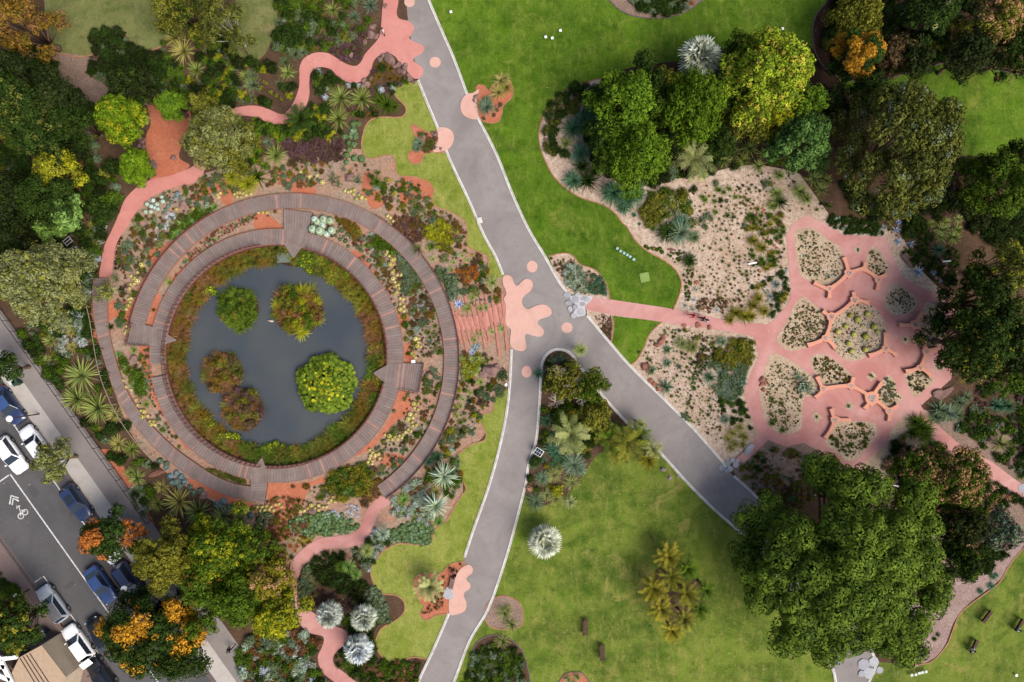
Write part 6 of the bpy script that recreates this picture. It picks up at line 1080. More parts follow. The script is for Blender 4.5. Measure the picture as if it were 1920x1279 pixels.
# cactus beds
cz = [('tuf','dg',1.8,3.4,1.4), ('tuf','br',1.4,3,3), ('cus','ol',1.4,2.8,2), ('cus','mg',1.4,2.8,1), G('oy',1.5,3.2,2), ('cac','ol',1.6,3.2,2), ('roc','br',.8,1.8,2), G('br',1.4,2.8,2)]
mixc = {'fan': 6.2, 'shield': 5.2, 'pebble': 5.6, 'west': 5.0, 'east': 5.6, 'hinge': 4.8, 'long': 6.2, 'kite': 4.8, 'wedge': 5.2, 'south': 5.6}
nm8 = {'fan': 'fan-shaped', 'shield': 'shield-shaped', 'pebble': 'pebble-shaped', 'west': 'western', 'east': 'east', 'hinge': 'hinge-shaped', 'long': 'long west', 'kite': 'kite-shaped', 'wedge': 'wedge-shaped', 'south': 'south'}
for i, (k, s_) in enumerate(mixc.items()):
    extra = {'fan': [('cus','pl',2,3.5,2)], 'pebble': [('cac','mg',2.5,4,3)], 'hinge': [G('og',2,4,3), ('cus','dg',2,3.5,2)], 'long': [('tuf','mg',3,5,1)], 'kite': [G('gg',3,5,2)], 'south': [G('mg',3,5,3), G('cd',3,5,1)], 'wedge': [G('dg',3,5,3)], 'west': [('cus','br',1.5,3,3)]}.get(k, [])
    c = B8[k].mean(0); U([tuple(c+(p-c)*.88) for p in B8[k]], s_, cz+extra, 'in the '+nm8[k]+' cactus bed', avoid=(), seed=60+i, z=.04)
U([tuple(p) for p in B8['central']], 5.6, [('cus','pl',1.2,2.2,3), ('roc','br',.8,1.5,2), G('br',1.2,2.2,1)], 'in the central cactus bed', avoid=(), seed=75, z=.04)
for k in ('d1','d2','d3','d4','d5','d6'):
    c = B8[k].mean(0)
    for j in range(3): plant('cac' if j else 'tuf', c[0]+rg.uniform(-2.5, 2.5), c[1]+rg.uniform(-2.5, 2.5), rg.uniform(3, 5), rg.choice(['ol','gg','cd']), z=.04, scat='in a small diamond cut-out of the rose paving')
# far right and south-east
U([(1745,790),(1800,760),(1840,720),(1980,740),(1980,960),(1925,905),(1860,850),(1790,800)], 12, [G('dg',6,12,3), G('mg',5,10,2), ('yuc','mg',7,12,1), G('pu',4,8,1), G('gg',4,8,1)], 'right of the far rose path', seed=81)
U([(1650,870),(1700,800),(1740,790),(1850,895),(1900,930),(1960,960),(1900,1020),(1820,1050),(1750,960),(1700,930)], 13, [G('dg',6,12,2), G('pk',6,10,2), G('mg',5,10,2), G('br',4,8,1)], 'left of the far rose path', seed=82)
U([(1380,860),(1450,840),(1540,855),(1560,900),(1500,960),(1440,950),(1400,900)], 9.5, [('tuf','tl',4,7,2), G('br',3,6,2), G('ol',4,7,2), ('roc','br',1.5,3,2), G('og',3,6,1), G('dg',4,7,1)], 'in the rocky bed above the pine', seed=83)
U([(1790,1000),(1900,1010),(1870,1060),(1800,1090)], 13, [G('dg',7,13,2), G('dk',7,12,1)], 'right of the pine')
U([(1750,1090),(1790,1100),(1775,1180),(1740,1220)], 9, [G('mg',4,7,1), G('gg',3,5,1)], 'at the pine foot by the gravel border', n=5)
# north beds
U([(1165,-40),(1300,-40),(1300,15),(1250,30),(1200,28)], 11, [G('dg',8,13,2), ('yuc','dg',10,15,1), G('gg',7,11,1), G('or',4,7,.4)], 'in the north lawn bed')
U([(1560,-50),(1980,-50),(1980,130),(1860,120),(1790,108),(1740,120),(1620,148),(1570,130),(1545,80)], 17, [G('dk',9,17,3), G('dg',8,15,3), G('br',7,12,1), G('ol',7,12,1)], 'in the top right shrubbery', seed=91)
U([(1240,1279),(1240,1279),(1241,1280)], 5, [G('dg',3,5,1)], 'x', n=0)
for x, y in ((1065,1272),(1082,1268),(1075,1282)): plant('yuc', x, y, 11, 'py', scat='in the round bed at the bottom edge of the south lawn')
U([(-60,1020),(20,1090),(40,1120),(-60,1240)], 12, [G('dg',8,13,1), G('mg',7,12,1)], 'behind the worn footpath at the bottom left')

# fallen leaves and petals on lawns and paths
rngl = np.random.default_rng(3); c_ = []; 
for (x0, x1, y0, y1, n_) in ((1040,1400,1150,1300,420),(1500,1800,1190,1290,90),(960,1400,880,1150,180),(850,1060,20,500,160),(1440,1530,10,130,70),(1000,1300,560,1000,120),(1640,1900,150,290,100),(620,780,20,160,60),(1420,1780,430,860,160),(0,260,640,1270,160)):
    for _ in range(n_): x, y = P(rngl.uniform(x0, x1), rngl.uniform(y0, y1)); c_.append((x, y, .062))
c_ = np.array(c_); V, Q = cards(c_, np.tile([0, 0, 1.], (len(c_), 1))+rngl.normal(size=c_.shape)*.3, rngl.uniform(.03, .085, len(c_)), rngl); me = qmesh('leaf_litter', V, Q, rngl.integers(0, 3, len(c_)), rngl.random(len(c_)))
for m_ in ('py', 'cr', 'br'): me.materials.append(leaf(m_))
tag(link('leaf_litter', me), 'small fallen leaves and petals strewn over the lawns and paths', 'leaf litter', None, 'stuff')
# ---------------------------------------------------------------- branching benches of the cactus garden
def limb_path(a, b, c=.16):
    a, b = Vector(a), Vector(b); return [a, a.lerp(b, .5), b]
def branch_bench(label, nodes, arms, tris):
    t = empty('branching_bench', (0, 0, 0)); tag(t, label, 'bench', 'branching pink benches of the cactus garden')
    for a, b in arms:
        pa, pb = [P(*cc(8, *q), .45) for q in (a, b)]; va, vb = Vector(pa), Vector(pb); d = (vb-va); L = d.length; d.normalize(); nn = Vector((-d.y, d.x)); pts = []; mb = MB(); k = 8; Lp = []; Rp = []
        for i in range(k+1):
            u = i/k; wv = .19+.09*(abs(u-.5)*2)**2; bow = math.sin(math.pi*u)*.10*L*(.35); q = va+d*L*u+nn*bow; Lp.append(q+nn*wv); Rp.append(q-nn*wv)
        prism(mb, [tuple(v) for v in Lp+Rp[::-1]], .02, .45+random.uniform(-.004, .004)); mb.build('seat_arm', M_bench, t, bevel=.04)
    for (x, y, r) in tris:
        X, Y = P(*cc(8, x, y), .47); n = 12; mb = MB(); prism(mb, [(X+r*S/2.975*math.cos(a+.5)*(1 if i % 4 else 1.25), Y+r*S/2.975*math.sin(a+.5)*(1 if i % 4 else 1.25)) for i, a in enumerate([2*math.pi*k/n for k in range(n)])], .05, .47); mb.build('hub', M_bench, t, bevel=.03)
        mb = MB(); prism(mb, [(X+r*.62*S/2.975*math.cos(a), Y+r*.62*S/2.975*math.sin(a)) for a in [2*math.pi*k/3+.5+j for k in range(3) for j in (-.25, .25)]], .40, .482); mb.build('mosaic', M_mos, t)
def mosaic():
    t = NT('mosaic_stone', .6, .3); v = t.n('ShaderNodeTexVoronoi'); v.inputs['Scale'].default_value = 9; t.l(t.pos, v.inputs['Vector']); r = t.n('ShaderNodeValToRGB'); t.l(v.outputs['Color'], r.inputs[0]); r.color_ramp.elements[0].color = scol((90,84,88), .5); r.color_ramp.elements[1].color = scol((214,190,180), .5); t.color(r.outputs[0]); return t.m
M_mos = mosaic()
branch_bench('long branching pink bench between the fan-shaped and shield-shaped beds', 0, [((425,170),(450,258)),((450,258),(535,235)),((545,200),(535,238)),((535,235),(615,290)),((615,290),(613,352)),((615,290),(662,268)),((450,258),(343,348)),((343,348),(343,398)),((343,348),(258,310))], [(452,260,24),(615,298,18),(343,345,18)])
branch_bench('branching pink bench curling round the upper left of the central cactus bed', 0, [((485,408),(480,363)),((485,408),(566,428)),((485,408),(355,505)),((355,505),(308,468)),((355,505),(322,622)),((322,622),(222,662)),((322,622),(380,678))], [(485,410,24),(355,503,26),(322,622,20)])
branch_bench('small three-armed pink bench at lower right of the central cactus bed', 0, [((657,680),(660,590)),((657,680),(563,720)),((657,680),(720,718))], [(657,680,20)])
branch_bench('curving pink bench along the east cactus bed', 0, [((825,545),(733,547)),((825,545),(866,478)),((825,545),(885,695)),((885,695),(957,682)),((885,695),(850,785)),((850,785),(768,808)),((850,785),(912,832))], [(825,545,26),(885,697,22),(850,787,18)])
branch_bench('longest branching pink bench below the hinge-shaped bed, with a grey mosaic hub', 0, [((310,905),(275,835)),((310,905),(265,955)),((310,905),(465,888)),((465,888),(480,840)),((465,888),(580,955)),((580,955),(640,870)),((580,955),(540,1017)),((580,955),(675,1028)),((675,1028),(677,1086)),((675,1028),(727,1002))], [(465,888,20),(580,957,38),(675,1028,20),(310,905,20)])
branch_bench('small three-armed pink bench at the upper left of the south cactus bed', 0, [((375,1080),(355,1015)),((375,1080),(462,1082)),((375,1080),(320,1182))], [(375,1080,24)])
# ---------------------------------------------------------------- cars
def paint(name, c, k=.6): 
    m = simple(name, c, .28, .5, k=k, var=.02); m.node_tree.nodes['Principled BSDF'].inputs['Coat Weight'].default_value = .5; return m
def car(px, py, ang, body, label, L=4.5, W=1.82, roofc=None, suv=0, hatch=0, cat='car', hr=1.46, glassroof=False):
    X, Y = P(px, py, .7); t = empty('parked_car' if 'driving' not in label else 'moving_car', (X, Y, .034), ang); tag(t, label, cat)
    hw = W/2; xs = [-.5,-.485,-.44,-.3,-.12,.1,.28,.40,.465,.492,.5]; ww = [.74,.88,.95,.985,1,1,.985,.95,.86,.74,.62]; zt = [.74,.90,.96,.96,.94,.93,.92,.86,.76,.66,.58]; zb = [.42,.34,.28,.24,.22,.22,.22,.24,.28,.34,.40]
    vs = []; n = 12
    for x, w_, a, b in zip(xs, ww, zt, zb):
        if suv: a += .12
        y = hw*w_; prof = [(-.86*y, b), (-y*.99, b+.12), (-y, (a+b)/2), (-y*.97, a-.12), (-y*.88, a-.02), (-y*.45, a+.025), (y*.45, a+.025), (y*.88, a-.02), (y*.97, a-.12), (y, (a+b)/2), (y*.99, b+.12), (.86*y, b)]
        vs += [(x*L, p, q) for p, q in prof]
    fs = [(i*n+k, i*n+k+1, (i+1)*n+k+1, (i+1)*n+k)[::-1] for i in range(len(xs)-1) for k in range(n-1)]+[(i*n+n-1, i*n, (i+1)*n, (i+1)*n+n-1)[::-1] for i in range(len(xs)-1)]+[tuple(range(n)), tuple(range((len(xs)-1)*n, len(xs)*n))[::-1]]
    mb = MB(); mb.add(vs, fs); o = mb.build('body', body, t, smooth=True)
    zbl = .93+.12*suv; zr = hr+.2*suv; xb0, xb1 = (-.47*L if suv or hatch else -.40*L), .20*L; xr0, xr1 = (-.40*L if suv or hatch else -.25*L), .04*L; yb, yr = hw*.90, hw*.66
    mb = MB(); B = [(xb0,-yb,zbl),(xb1,-yb,zbl),(xb1,yb,zbl),(xb0,yb,zbl)]; T2 = [(xr0,-yr,zr),(xr1,-yr,zr),(xr1,yr,zr),(xr0,yr,zr)]; mb.add(B+T2, [(0,1,5,4),(1,2,6,5),(2,3,7,6),(3,0,4,7),(4,5,6,7)]); mb.build('cabin', body, t, bevel=.05)
    def pane(nm, q, ins=.12, off=.012):
        q = [Vector(v) for v in q]; c = sum(q, Vector())/4; nn = (q[1]-q[0]).cross(q[3]-q[0]).normalized(); p = [c+(v-c)*(1-ins)+nn*off for v in q]; mb = MB(); mb.add(p+[v-nn*.03 for v in p], [(0,1,2,3),(0,4,5,1),(1,5,6,2),(2,6,7,3),(3,7,4,0)]); return mb.build(nm, M_glass, t)
    pane('windscreen', (B[1],B[2],T2[2],T2[1]), .08); pane('rear_window', (B[3],B[0],T2[0],T2[3]), .14); pane('side_window', (B[0],B[1],T2[1],T2[0]), .14); pane('side_window', (B[2],B[3],T2[3],T2[2]), .14)
    # slightly crowned roof skin
    mb = MB(); k = 5; g = []
    for i in range(k+1):
        for j in range(k+1):
            u, v = i/k, j/k; g.append((xr0+(xr1-xr0)*u, -yr*.98+2*yr*.98*v, zr+.006+.05*math.sin(math.pi*u)*math.sin(math.pi*v)))
    mb.add(g, [(i*(k+1)+j, (i+1)*(k+1)+j, (i+1)*(k+1)+j+1, i*(k+1)+j+1) for i in range(k) for j in range(k)]); mb.build('roof', roofc or body, t, smooth=True)
    if glassroof: mb = MB().box((-.14*L, 0, zr+.06), (.24*L, yr*1.4, .02)); mb.build('sunroof', M_glass, t, bevel=.01)
    for sx in (-.31, .32):
        for sy in (-1, 1):
            mb = MB(); mb.tube([(sx*L, sy*(hw-.2), .32), (sx*L, sy*(hw+.012), .32)], .33, 20); w_ = mb.build('wheel', M_rubber, t); mb = MB(); mb.tube([(sx*L, sy*(hw+.0), .32), (sx*L, sy*(hw+.022), .32)], .21, 14); mb.build('rim', M_rim, w_)
    for sy in (-1, 1):
        mb = MB().box((.455*L, sy*hw*.66, .70+.1*suv), (.16, .34, .10), rz=-sy*.35); mb.build('headlight', M_lamp, t, bevel=.02)
        mb = MB().box((-.482*L, sy*hw*.70, .82+.1*suv), (.10, .34, .12), rz=sy*.3); mb.build('taillight', M_tail, t, bevel=.02)
        mb = MB().box((.155*L, sy*(hw+.08), zbl+.06), (.14, .20, .13)); mb.build('mirror', body, t, bevel=.03)
    mb = MB().box((.22*L, 0, zbl-.005), (.05, W*.7, .03)); mb.build('cowl', M_rubber, t)
    for nm, x in (('bumper', .488),): mb = MB().box((x*L, 0, .40), (.10, W*.62, .16)); mb.build(nm, M_rubber, t, bevel=.02)
    for sy in (-1, 1):
        if suv or 'rack' in label: mb = MB().box(((xr0+xr1)/2, sy*yr*.93, zr+.06), ((xr1-xr0)*.9, .05, .05)); mb.build('roof_rail', M_rubber, t)
    return t
M_rim = simple('wheel_rim', (170,172,176), .35, .5, metal=.6, k=.6); M_lamp = simple('lamp_glass', (225,230,236), .15, .6, k=.6); M_tail = simple('tail_lamp', (150,24,22), .3, .5, k=.6)
pW, pB, pN, pS, pK = paint('white_car_paint', (240,240,242), .75), paint('blue_car_paint', (52,78,128), .7), paint('dark_car_paint', (52,54,64), .6), paint('silver_car_paint', (176,182,192), .6), paint('black_car_paint', (24,26,32), .6)
pM = paint('navy_car_paint', (38,52,88), .7)
dn = math.atan2(-.815, .579); up_ = dn+math.pi
q = lambda s, t_: st(s, t_)
car(*q(-106,72), dn, pM, 'dark blue car parked by the kerb at the left edge beneath the street lamp', roofc=pB, L=4.6)
car(*q(-20,71), up_, pW, 'white car parked under the thin olive street tree', L=4.4, hatch=1)
car(*q(-28,22), dn, pW, 'white car driving in the near lane at the left edge', L=4.5, hatch=1)
car(*q(116,70), dn, pM, 'dark navy car parked between the thin tree and the orange tree, with glass roof', L=4.4, hatch=1, glassroof=True)
car(*q(212,68), dn, pW, 'white car parked mostly hidden under the orange-leaved street tree', L=4.4)
car(*q(268,18), dn, pB, 'blue car driving just beside the white lane line', L=4.6)
car(*q(294,66), dn, pM, 'navy off-roader parked in front of the dark autumn tree under a round street lamp', L=4.7, suv=1)
car(*q(244,-76), up_, pS, 'silver car with a matte grey roof parked by the bottom left footpath', L=4.5, hatch=1, roofc=simple('grey_roof', (110,110,116), .5, .3, k=.5))
car(*q(331,-80), up_, pW, 'white hatchback parked left of the lane with its tailgate open', L=4.4, hatch=1)
car(*q(405,-80), up_, pK, 'black car parked behind the white hatchback at the bottom edge', L=4.5, suv=0)
car(*q(345,-36), up_, pK, 'black car half hidden under the large dark street tree', L=4.4)
t = [o for o in COL.objects if o.get('label', '').startswith('white hatchback')][0]
mb = MB().box((-2.45, 0, 1.55), (.75, 1.3, .06), M=Matrix.Rotation(-.25, 3, 'Y')); mb.build('tailgate', pW, t, bevel=.03); mb = MB().box((-2.2, 0, 1.2), (.05, 1.25, .5)); mb.build('rear_opening', M_rubber, t)
# ---------------------------------------------------------------- street lamps, wheelie bins, building
def lamp(head, base, label, globe=True, h=5.0):
    X, Y = P(*base); hx, hy = P(*head, h); t = empty('street_lamp', (X, Y, .1)); tag(t, label, 'street lamp'); dx, dy = hx-X, hy-Y
    MB().tube([(0,0,0),(0,0,h*.96)], [.08,.055], 8).build('pole', M_steel, t)
    MB().tube([(0,0,h*.94),(dx*.4,dy*.4,h*1.0),(dx,dy,h)], [.04,.035,.03], 6).build('arm', M_steel, t)
    if globe:
        bm = bmesh.new(); bmesh.ops.create_uvsphere(bm, u_segments=16, v_segments=8, radius=.36); [setattr(v.co, 'z', v.co.z*.5) for v in bm.verts]; me = bpy.data.meshes.new('lamp_head'); bm.to_mesh(me); bm.free(); o = link('lamp_head', me, t, M_white); o.location = (dx, dy, h-.05); [setattr(p, 'use_smooth', True) for p in me.polygons]
    else: o = MB().box((dx, dy, h), (.5, .38, .12), rz=.4).build('lamp_head', M_white, t, bevel=.03)
lamp((18,785), (75,776), 'street lamp with round white head above the dark blue car at the left edge')
lamp((233,1104), (277,1077), 'street lamp with round white head beside the navy off-roader')
lamp((30,1117), (56,1105), 'small lamp with square white head over the bottom left footpath', False, 4)
def wheelie(px, py, a, c, lid, label):
    X, Y = P(px, py, .5); t = empty('wheelie_bin', (X, Y, .12), a); tag(t, label, 'bin'); mb = MB(); mb.add([(-.22,-.22,0),(.22,-.22,0),(.22,.22,0),(-.22,.22,0),(-.3,-.3,.95),(.3,-.3,.95),(.3,.3,.95),(-.3,.3,.95)], [(0,3,2,1),(4,5,6,7),(0,1,5,4),(1,2,6,5),(2,3,7,6),(3,0,4,7)]); mb.build('body', simple('bin_'+c[0], c[1], .5, .3), t, bevel=.02); MB().box((0,0,1.0), (.66,.66,.08)).build('lid', simple('bin_'+lid[0], lid[1], .5, .3), t, bevel=.02); MB().tube([(-.3,-.2,.1),(-.3,.2,.1)], .1, 10).build('axle_wheels', M_rubber, t)
wheelie(28,715,.6, ('darkgreen',(40,70,50)), ('white',(230,232,230)), 'green bin with white lid on the verge behind the dark blue car')
wheelie(35,717,.6, ('darkgreen',(40,70,50)), ('green',(50,84,60)), 'all-green bin on the verge beside the white-lidded bin')
wheelie(85,1184,.6, ('navy',(40,50,70)), ('paleblue',(150,180,205)), 'dark bin with pale blue lid beside the yellow-tipped tree at bottom left')
def bl(px, py, h): return P(px, py, h)
t = empty('house_roof', (0, 0, 0)); t.name = 'house'; tag(t, 'corner of a house with flat tan roof and white trim at bottom left', 'house')
HB = 3.4; rf = [(22,1262),(36,1233),(78,1210),(124,1270),(110,1330),(60,1350)]
mb = MB(); prism(mb, [bl(*p, HB) for p in rf], 0, HB-.15); mb.build('wall', simple('cream_render', (214,196,172), .9, .1, k=.5), t)
mb = MB(); prism(mb, [bl(*p, HB) for p in rf], HB-.14, HB); mb.build('roof', simple('tan_roof', (206,178,150), .9, .1, k=.5, var=.1), t)
for i in range(4):
    a, b = (38+6*i, 1234-3*i), (72+7*i, 1290-3*i); mb = MB(); ribbon(mb, [bl(*a, HB), bl(*b, HB)], .07, HB, HB+.06, px=False); mb.build('roof_seam', M_steel, t)
for pts in ([(-20,1225),(5,1235),(33,1231)],[(2,1238),(14,1262),(34,1300)],[(-10,1262),(20,1275)],[(-20,1290),(26,1290)],[(-20,1248),(10,1250)]): mb = MB(); ribbon(mb, [bl(*p, HB) for p in pts], .45, HB-.1, HB+.14, px=False); mb.build('white_fascia', M_white, t)
mb = MB(); prism(mb, [bl(*p, HB-.4) for p in [(-40,1228),(5,1238),(30,1262),(40,1330),(-40,1330)]], 0, HB-.5); mb.build('balcony_floor', simple('brown_tile', (150,124,112), .9, .1, k=.5), t)
# ---------------------------------------------------------------- benches and small lawn furniture
M_bwood = simple('brown_bench_timber', (96,68,58), .8, .2, k=.5, var=.25)
def bench(px, py, a, label, L=1.7):
    X, Y = P(px, py, .4); t = empty('park_bench', (X, Y, 0), a); tag(t, label, 'bench', 'brown timber park benches on the lawns')
    for i in range(4): MB().box((-.18+.13*i, 0, .45), (.11, L, .035)).build('seat_slat', M_bwood, t)
    for i in range(3): MB().box((-.29-.03*i, 0, .58+.13*i), (.03, L, .10)).build('back_slat', M_bwood, t)
    for s in (-1, 1):
        MB().box((.18, s*L*.42, .21), (.06, .06, .42)).build('leg', M_steel, t); MB().box((-.25, s*L*.42, .42), (.05, .06, .84)).build('leg', M_steel, t); MB().box((-.02, s*L*.46, .64), (.5, .05, .04)).build('armrest', M_bwood, t)
bench(1098,1176,-.03,'brown timber bench, upper one of the pair on the south lawn',1.75)
bench(1130,1223,.06,'dark brown timber bench, lower one of the pair on the south lawn',1.75)
bench(1850,1156,-.65,'empty brown timber bench nearest the curved gravel border',1.6)
bench(1826,1212,-.42,'brown timber bench with a person seated, in the lower right lawn',1.6)
bench(1911,1172,-.55,'brown timber bench with a person seated at the right frame edge',1.6)
bench(1806,124,1.35,'dark timber bench in shade under the top right trees',1.6)
def plate(nm, px, py, w_, d, h, a, col, label, cat, group=None, post=True):
    X, Y = P(px, py, h); t = empty(nm, (X, Y, 0), a); tag(t, label, cat, group); MB().box((0, 0, h), (w_, d, .035), M=Matrix.Rotation(.12, 3, 'X')).build('panel', col, t, bevel=.008)
    if post:
        for s in (-1, 1): MB().box((s*w_*.3, 0, h/2), (.03, .03, h-.03)).build('leg', M_steel, t)
M_pb = simple('pale_blue_plastic', (176,212,206), .6, .2, k=.5, var=.03)
for i, (x, y) in enumerate([(588,122),(607,137),(626,148),(644,158),(660,168),(680,183)]): plate('folding_stool', *cc(7,x,y), .28, .28, .42, -.5, M_pb, ['first','second','third','fourth','fifth','sixth'][i]+' from left in the row of pale blue stools on the lawn', 'stool', 'row of six pale blue stools')
for i, (x, y) in enumerate([(803,1241),(825,1238),(845,1230),(862,1226),(882,1222)]): plate('folding_stool', *cc(12,x,y), .3, .3, .42, .2, simple('pale_grey_plastic', (206,212,204), .5, .3, k=.55), ['first','second','third','fourth','fifth'][i]+' from left in the row of pale grey stools below the pine', 'stool', 'row of five pale grey stools')
for (k, x, y, lab) in ((3,188,206,'leftmost of three small white boards at the top of the north lawn'),(3,225,212,'middle one of three small white boards on the north lawn'),(3,270,170,'highest of three small white boards on the north lawn'),(2,1087,66,'small white board on grass beside the top of the road'),(4,82,160,'small white board on grass left of the dark mulch bed'),(12,1387,1242,'small white board at the bottom right lawn'),(6,1395,882,'small white board at the road edge above the lower lawn')): plate('lawn_board', *cc(k,x,y), .27, .27, .3, .3, M_white, lab, 'board', 'small white boards on the lawns')
X, Y = P(1208.5, 520); o = MB().box((0,0,.05), (1.05,1.05,.1), rz=.2).build('ground_hatch', simple('green_turf_cover', (150,176,96), .9, .1, k=.5), bevel=.04); o.location = (X, Y, 0); tag(o, 'square pale green hatch cover set in the lawn', 'hatch')
X, Y = P(899, 413.5); o = MB().box((0,0,.1), (.62,.66,.2), rz=.2).build('utility_pit', M_kerb, bevel=.03); o.location = (X, Y, 0); tag(o, 'square white concrete pit lid beside the road kerb', 'pit lid')
for (x, y, a, lab) in ((775,678,.1,'small white interpretive sign just above the east deck'),): plate('information_sign', x, y, .42, .3, .8, a, M_white, lab, 'sign')
X, Y = P(1010, 848, 1.0); t = empty('solar_panel', (X, Y, 0), -.55); tag(t, 'dark solar panel with white frame at left side of the fork island', 'solar panel'); R_ = Matrix.Rotation(.3, 3, 'X'); MB().box((0,0,1.0), (.95,.85,.04), M=R_).build('frame', M_white, t)
for i in range(3):
    for j in range(2): MB().box(R_ @ Vector((-.29+.29*i, -.2+.4*j, .028))+Vector((0,0,1.0)), (.27,.37,.012), M=R_).build('solar_cell', M_glass, t)
MB().tube([(0,0,0),(0,0,.98)], .04, 8).build('post', M_steel, t)
for (x, y, a, lab) in ((1410,494,.2,'white-topped garden spotlight on the pale gravel'),(1774,490,.1,'white-topped garden spotlight right of the teal ball plant'),(1679,911,-.2,'white-topped garden spotlight above the pine')):
    X, Y = P(x, y, .8); t = empty('garden_light', (X, Y, 0), a); tag(t, lab, 'garden light', 'white-topped garden spotlights'); MB().tube([(0,0,0),(0,0,.8)], .05, 8).build('post', M_rubber, t); MB().box((.05,0,.83), (.95,.16,.07)).build('head', M_white, t, bevel=.02); MB().box((-.25,-.12,.80), (.7,.06,.06)).build('bracket', M_rubber, t)
X, Y = P(127, 452, 1.2); t = empty('crate', (X, Y, 0), .7); t.name = 'wire_frame_table'; tag(t, 'pale slatted frame above the big olive tree', 'frame')
for i in range(3): MB().box((0, -.32+.32*i, 1.2), (.85, .07, .06)).build('slat', M_kerb, t)
for s in (-1, 1):
    MB().box((s*.42, 0, 1.2), (.07, .8, .07)).build('side_rail', M_kerb, t)
    for r_ in (-1, 1): MB().box((s*.4, r_*.34, .6), (.06, .06, 1.2)).build('leg', M_steel, t)
# sculpture / seat on red island
X, Y = P(842, 1113); mb = MB(); prism(mb, [P(*cc(10,*p)) for p in [(1065,745),(1090,755),(1102,790),(1095,815),(1062,815),(1043,795),(1052,770)]], .03, .14); o = mb.build('stone_slab', M_slate2, bevel=.02); tag(o, 'pale grey stone slab step beside the scalloped pink paving', 'slab')
t = empty('timber_bench', (*P(847,1094,.4), 0), 1.35); tag(t, 'short grey-brown timber slat seat between the slab and the red island shrubs', 'bench')
for i in range(4): MB().box((0, -.2+.13*i, .42), (1.3,.11,.05)).build('seat_slat', simple('grey_timber', (140,118,108), .8, .1), t)
for s in (-1, 1): MB().box((s*.5, 0, .2), (.08,.45,.4)).build('leg', M_steel, t)
# ---------------------------------------------------------------- people
def figure(pose):
    J = {'stand': [(0,0,.95),(0,0,1.15),(0,0,1.40),(0,.0,1.50),(0,.01,1.62),(0,.02,1.72), (.1,0,.90),(.12,.03,.5),(.12,-.02,.08),(.12,.14,.04), (-.1,0,.90),(-.12,.0,.5),(-.12,.0,.08),(-.12,.15,.04), (.19,0,1.40),(.26,.0,1.14),(.27,.08,.92),(.27,.11,.83), (-.19,0,1.40),(-.26,.0,1.14),(-.27,.06,.92),(-.27,.09,.83)],
         'walk': [(0,0,.95),(0,.01,1.15),(0,.03,1.40),(0,.04,1.50),(0,.06,1.62),(0,.07,1.72), (.1,0,.90),(.11,.22,.52),(.11,.32,.10),(.11,.46,.06), (-.1,0,.90),(-.11,-.08,.50),(-.11,-.36,.18),(-.11,-.28,.05), (.19,.02,1.40),(.26,-.12,1.16),(.26,-.1,.93),(.26,-.06,.85), (-.19,.02,1.40),(-.26,.14,1.17),(-.24,.32,1.0),(-.23,.39,.96)],
         'sit': [(0,0,.52),(0,-.04,.75),(0,-.05,1.0),(0,-.05,1.10),(0,-.03,1.22),(0,-.02,1.31), (.1,.02,.50),(.12,.44,.50),(.12,.46,.10),(.12,.60,.05), (-.1,.02,.50),(-.12,.44,.50),(-.12,.44,.10),(-.12,.58,.05), (.19,-.05,1.0),(.25,.02,.75),(.18,.24,.60),(.14,.32,.58), (-.19,-.05,1.0),(-.25,.02,.75),(-.18,.24,.60),(-.14,.32,.58)]}[pose]
    R = [.15,.13,.15,.065,.10,.095, .095,.065,.045,.04, .095,.065,.045,.04, .06,.048,.035,.03, .06,.048,.035,.03]
    E = [(0,1),(1,2),(2,3),(3,4),(4,5),(0,6),(6,7),(7,8),(8,9),(0,10),(10,11),(11,12),(12,13),(2,14),(14,15),(15,16),(16,17),(2,18),(18,19),(19,20),(20,21)]
    J = list(J)
    for hd, sg in ((17, 1), (21, -1)):   # thumb and four fingers
        b = Vector(J[hd]); d = (b-Vector(J[hd-1])).normalized(); s = Vector((sg, 0, 0))
        for k, (o_, l_) in enumerate(((-.028,.07),(-.01,.085),(.01,.08),(.028,.065))):
            J.append(tuple(b+d*l_+Vector((0, o_, 0)))); R.append(.009); E.append((hd, len(J)-1))
        J.append(tuple(b+d*.03-s*.04+Vector((0,.03,0)))); R.append(.010); E.append((hd, len(J)-1))
    me = bpy.data.meshes.new('person_body'); me.from_pydata(J, E, []); o = bpy.data.objects.new('tmp', me); COL.objects.link(o); m = o.modifiers.new('s', 'SKIN'); sv = me.skin_vertices[0].data
    for i, r in enumerate(R): sv[i].radius = (r, r*.8 if i in (0, 1, 2) else r)
    sv[0].use_root = True; s = o.modifiers.new('sub', 'SUBSURF'); s.levels = 2; s.render_levels = 2; bpy.context.view_layer.update(); ev = o.evaluated_get(bpy.context.evaluated_depsgraph_get()); out_ = bpy.data.meshes.new_from_object(ev); bpy.data.objects.remove(o); out_.name = 'person_body'
    return out_, Vector(J[5]), J
FIG = {}
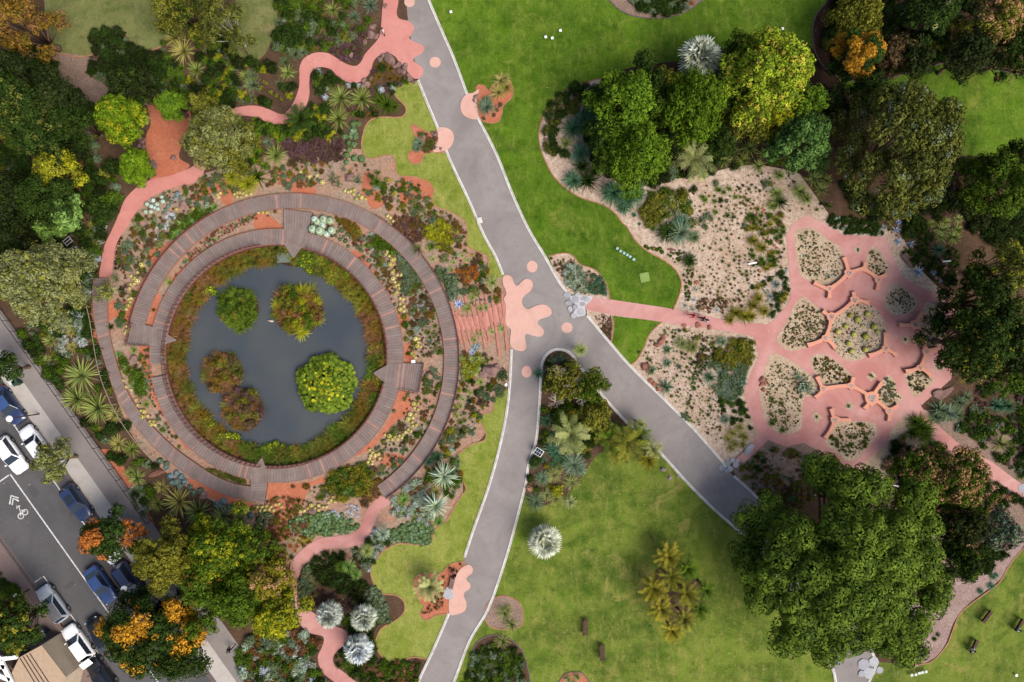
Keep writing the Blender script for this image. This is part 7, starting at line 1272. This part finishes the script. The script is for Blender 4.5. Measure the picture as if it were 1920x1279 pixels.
def person(px, py, face, pose, top, legs, hair, label, z=0, hat=None):
    if pose not in FIG: FIG[pose] = figure(pose)
    src, hd, J = FIG[pose]; me = src.copy(); me.materials.clear(); sk = simple('skin_tone', (206,160,132), .6, .3, k=.6)
    for m in (sk, simple('cloth_%s' % (top,), top, .9, .1, k=.6), simple('cloth_%s' % (legs,), legs, .9, .1, k=.6), M_rubber): me.materials.append(m)
    hipz = J[0][2]
    for p in me.polygons:
        c = p.center; p.use_smooth = True; shoe = c.z < .10
        if pose == 'sit': leg = (c.z < hipz+.08 and abs(c.x) < .22 and (c.y > .05 or c.z < hipz+.08)) and not (abs(c.x) > .10 and c.z > .56)
        else: leg = c.z < hipz+.04 and abs(c.x) < .20
        hand = (abs(c.x) > .10 and c.y > .2 and c.z > .54 and c.z < .68) if pose == 'sit' else (abs(c.x) > .215 and c.z < .97)
        p.material_index = 3 if shoe else 0 if (c.z > hd.z-.24 and abs(c.x) < .12 and c.z > hipz+.5*(hd.z-hipz)+.12) or hand else 2 if leg else 1
    X, Y = P(px, py, .8); t = empty('person', (X, Y, z), face); tag(t, label, 'person'); b = link('body', me, t)
    bm = bmesh.new(); bmesh.ops.create_uvsphere(bm, u_segments=14, v_segments=9, radius=.108); 
    for v in bm.verts: v.co = Vector((v.co.x*.95, v.co.y*1.08-.018, v.co.z*1.0+.02)) if v.co.z > -.02 or v.co.y < -.01 else Vector((v.co.x*.8, v.co.y*.6-.03, v.co.z*.5+.02))
    hm = bpy.data.meshes.new('hair'); bm.to_mesh(hm); bm.free(); [setattr(p, 'use_smooth', True) for p in hm.polygons]; h_ = link('hair', hm, t, simple('hair_%s' % (hair,), hair, .7, .2, k=.6)); h_.location = hd-Vector((0, 0, .045))
    for nm, pos, r in (('eye', (.035,.088,-.055), .012), ('eye', (-.035,.088,-.055), .012), ('nose', (0,.108,-.08), .016), ('ear', (.098,0,-.07), .022), ('ear', (-.098,0,-.07), .022), ('mouth', (0,.092,-.12), .018)):
        bm = bmesh.new(); bmesh.ops.create_icosphere(bm, subdivisions=1, radius=r); fm = bpy.data.meshes.new(nm); bm.to_mesh(fm); bm.free(); f_ = link(nm, fm, t, M_rubber if nm == 'eye' else sk if nm != 'mouth' else simple('lips', (170,96,88), .6, .2)); f_.location = hd+Vector(pos)
    if hat: bm = bmesh.new(); bmesh.ops.create_cone(bm, cap_ends=True, segments=14, radius1=.2, radius2=.09, depth=.12); fm = bpy.data.meshes.new('hat'); bm.to_mesh(fm); bm.free(); f_ = link('hat', fm, t, simple('hat_cloth', hat, .8, .1, k=.6)); f_.location = hd+Vector((0,0,.02))
    return t
person(1299,592,1.5,'walk',(240,34,60),(220,30,56),(60,40,34),'person in bright red clothes walking on the rose path',.05)
person(1318,598,1.3,'walk',(60,56,60),(70,66,70),(40,32,28),'person in dark clothes walking just right of the red one on the rose path',.05)
person(1325,601,1.3,'walk',(235,232,232),(90,90,100),(50,40,34),'person in a white top, rightmost walker on the rose path',.05)
person(719,60,2.0,'stand',(230,222,218),(70,60,66),(60,44,36),'person in a white top standing on the scalloped pink plaza',.05)
person(1824,1219,-.42-1.57,'sit',(236,236,238),(60,62,72),(50,40,36),'person in white seated on the lower right lawn bench')
person(1909,1180,-.55-1.57,'sit',(236,236,238),(190,190,196),(60,44,36),'person in white seated on the bench at the right frame edge')
person(851,1081,.4,'sit',(30,30,40),(38,52,120),(30,26,26),'person in dark top and blue trousers seated above the grey slab')
person(432,1216,-.8,'walk',(34,34,40),(34,34,40),(30,26,26),'person in black walking on the footpath at the bottom',.12)
person(97,1221,1.2,'walk',(190,80,54),(80,50,44),(40,30,28),'person in a rusty orange top beside the tan-roofed house',.04)
thin_out()
finish_labels()
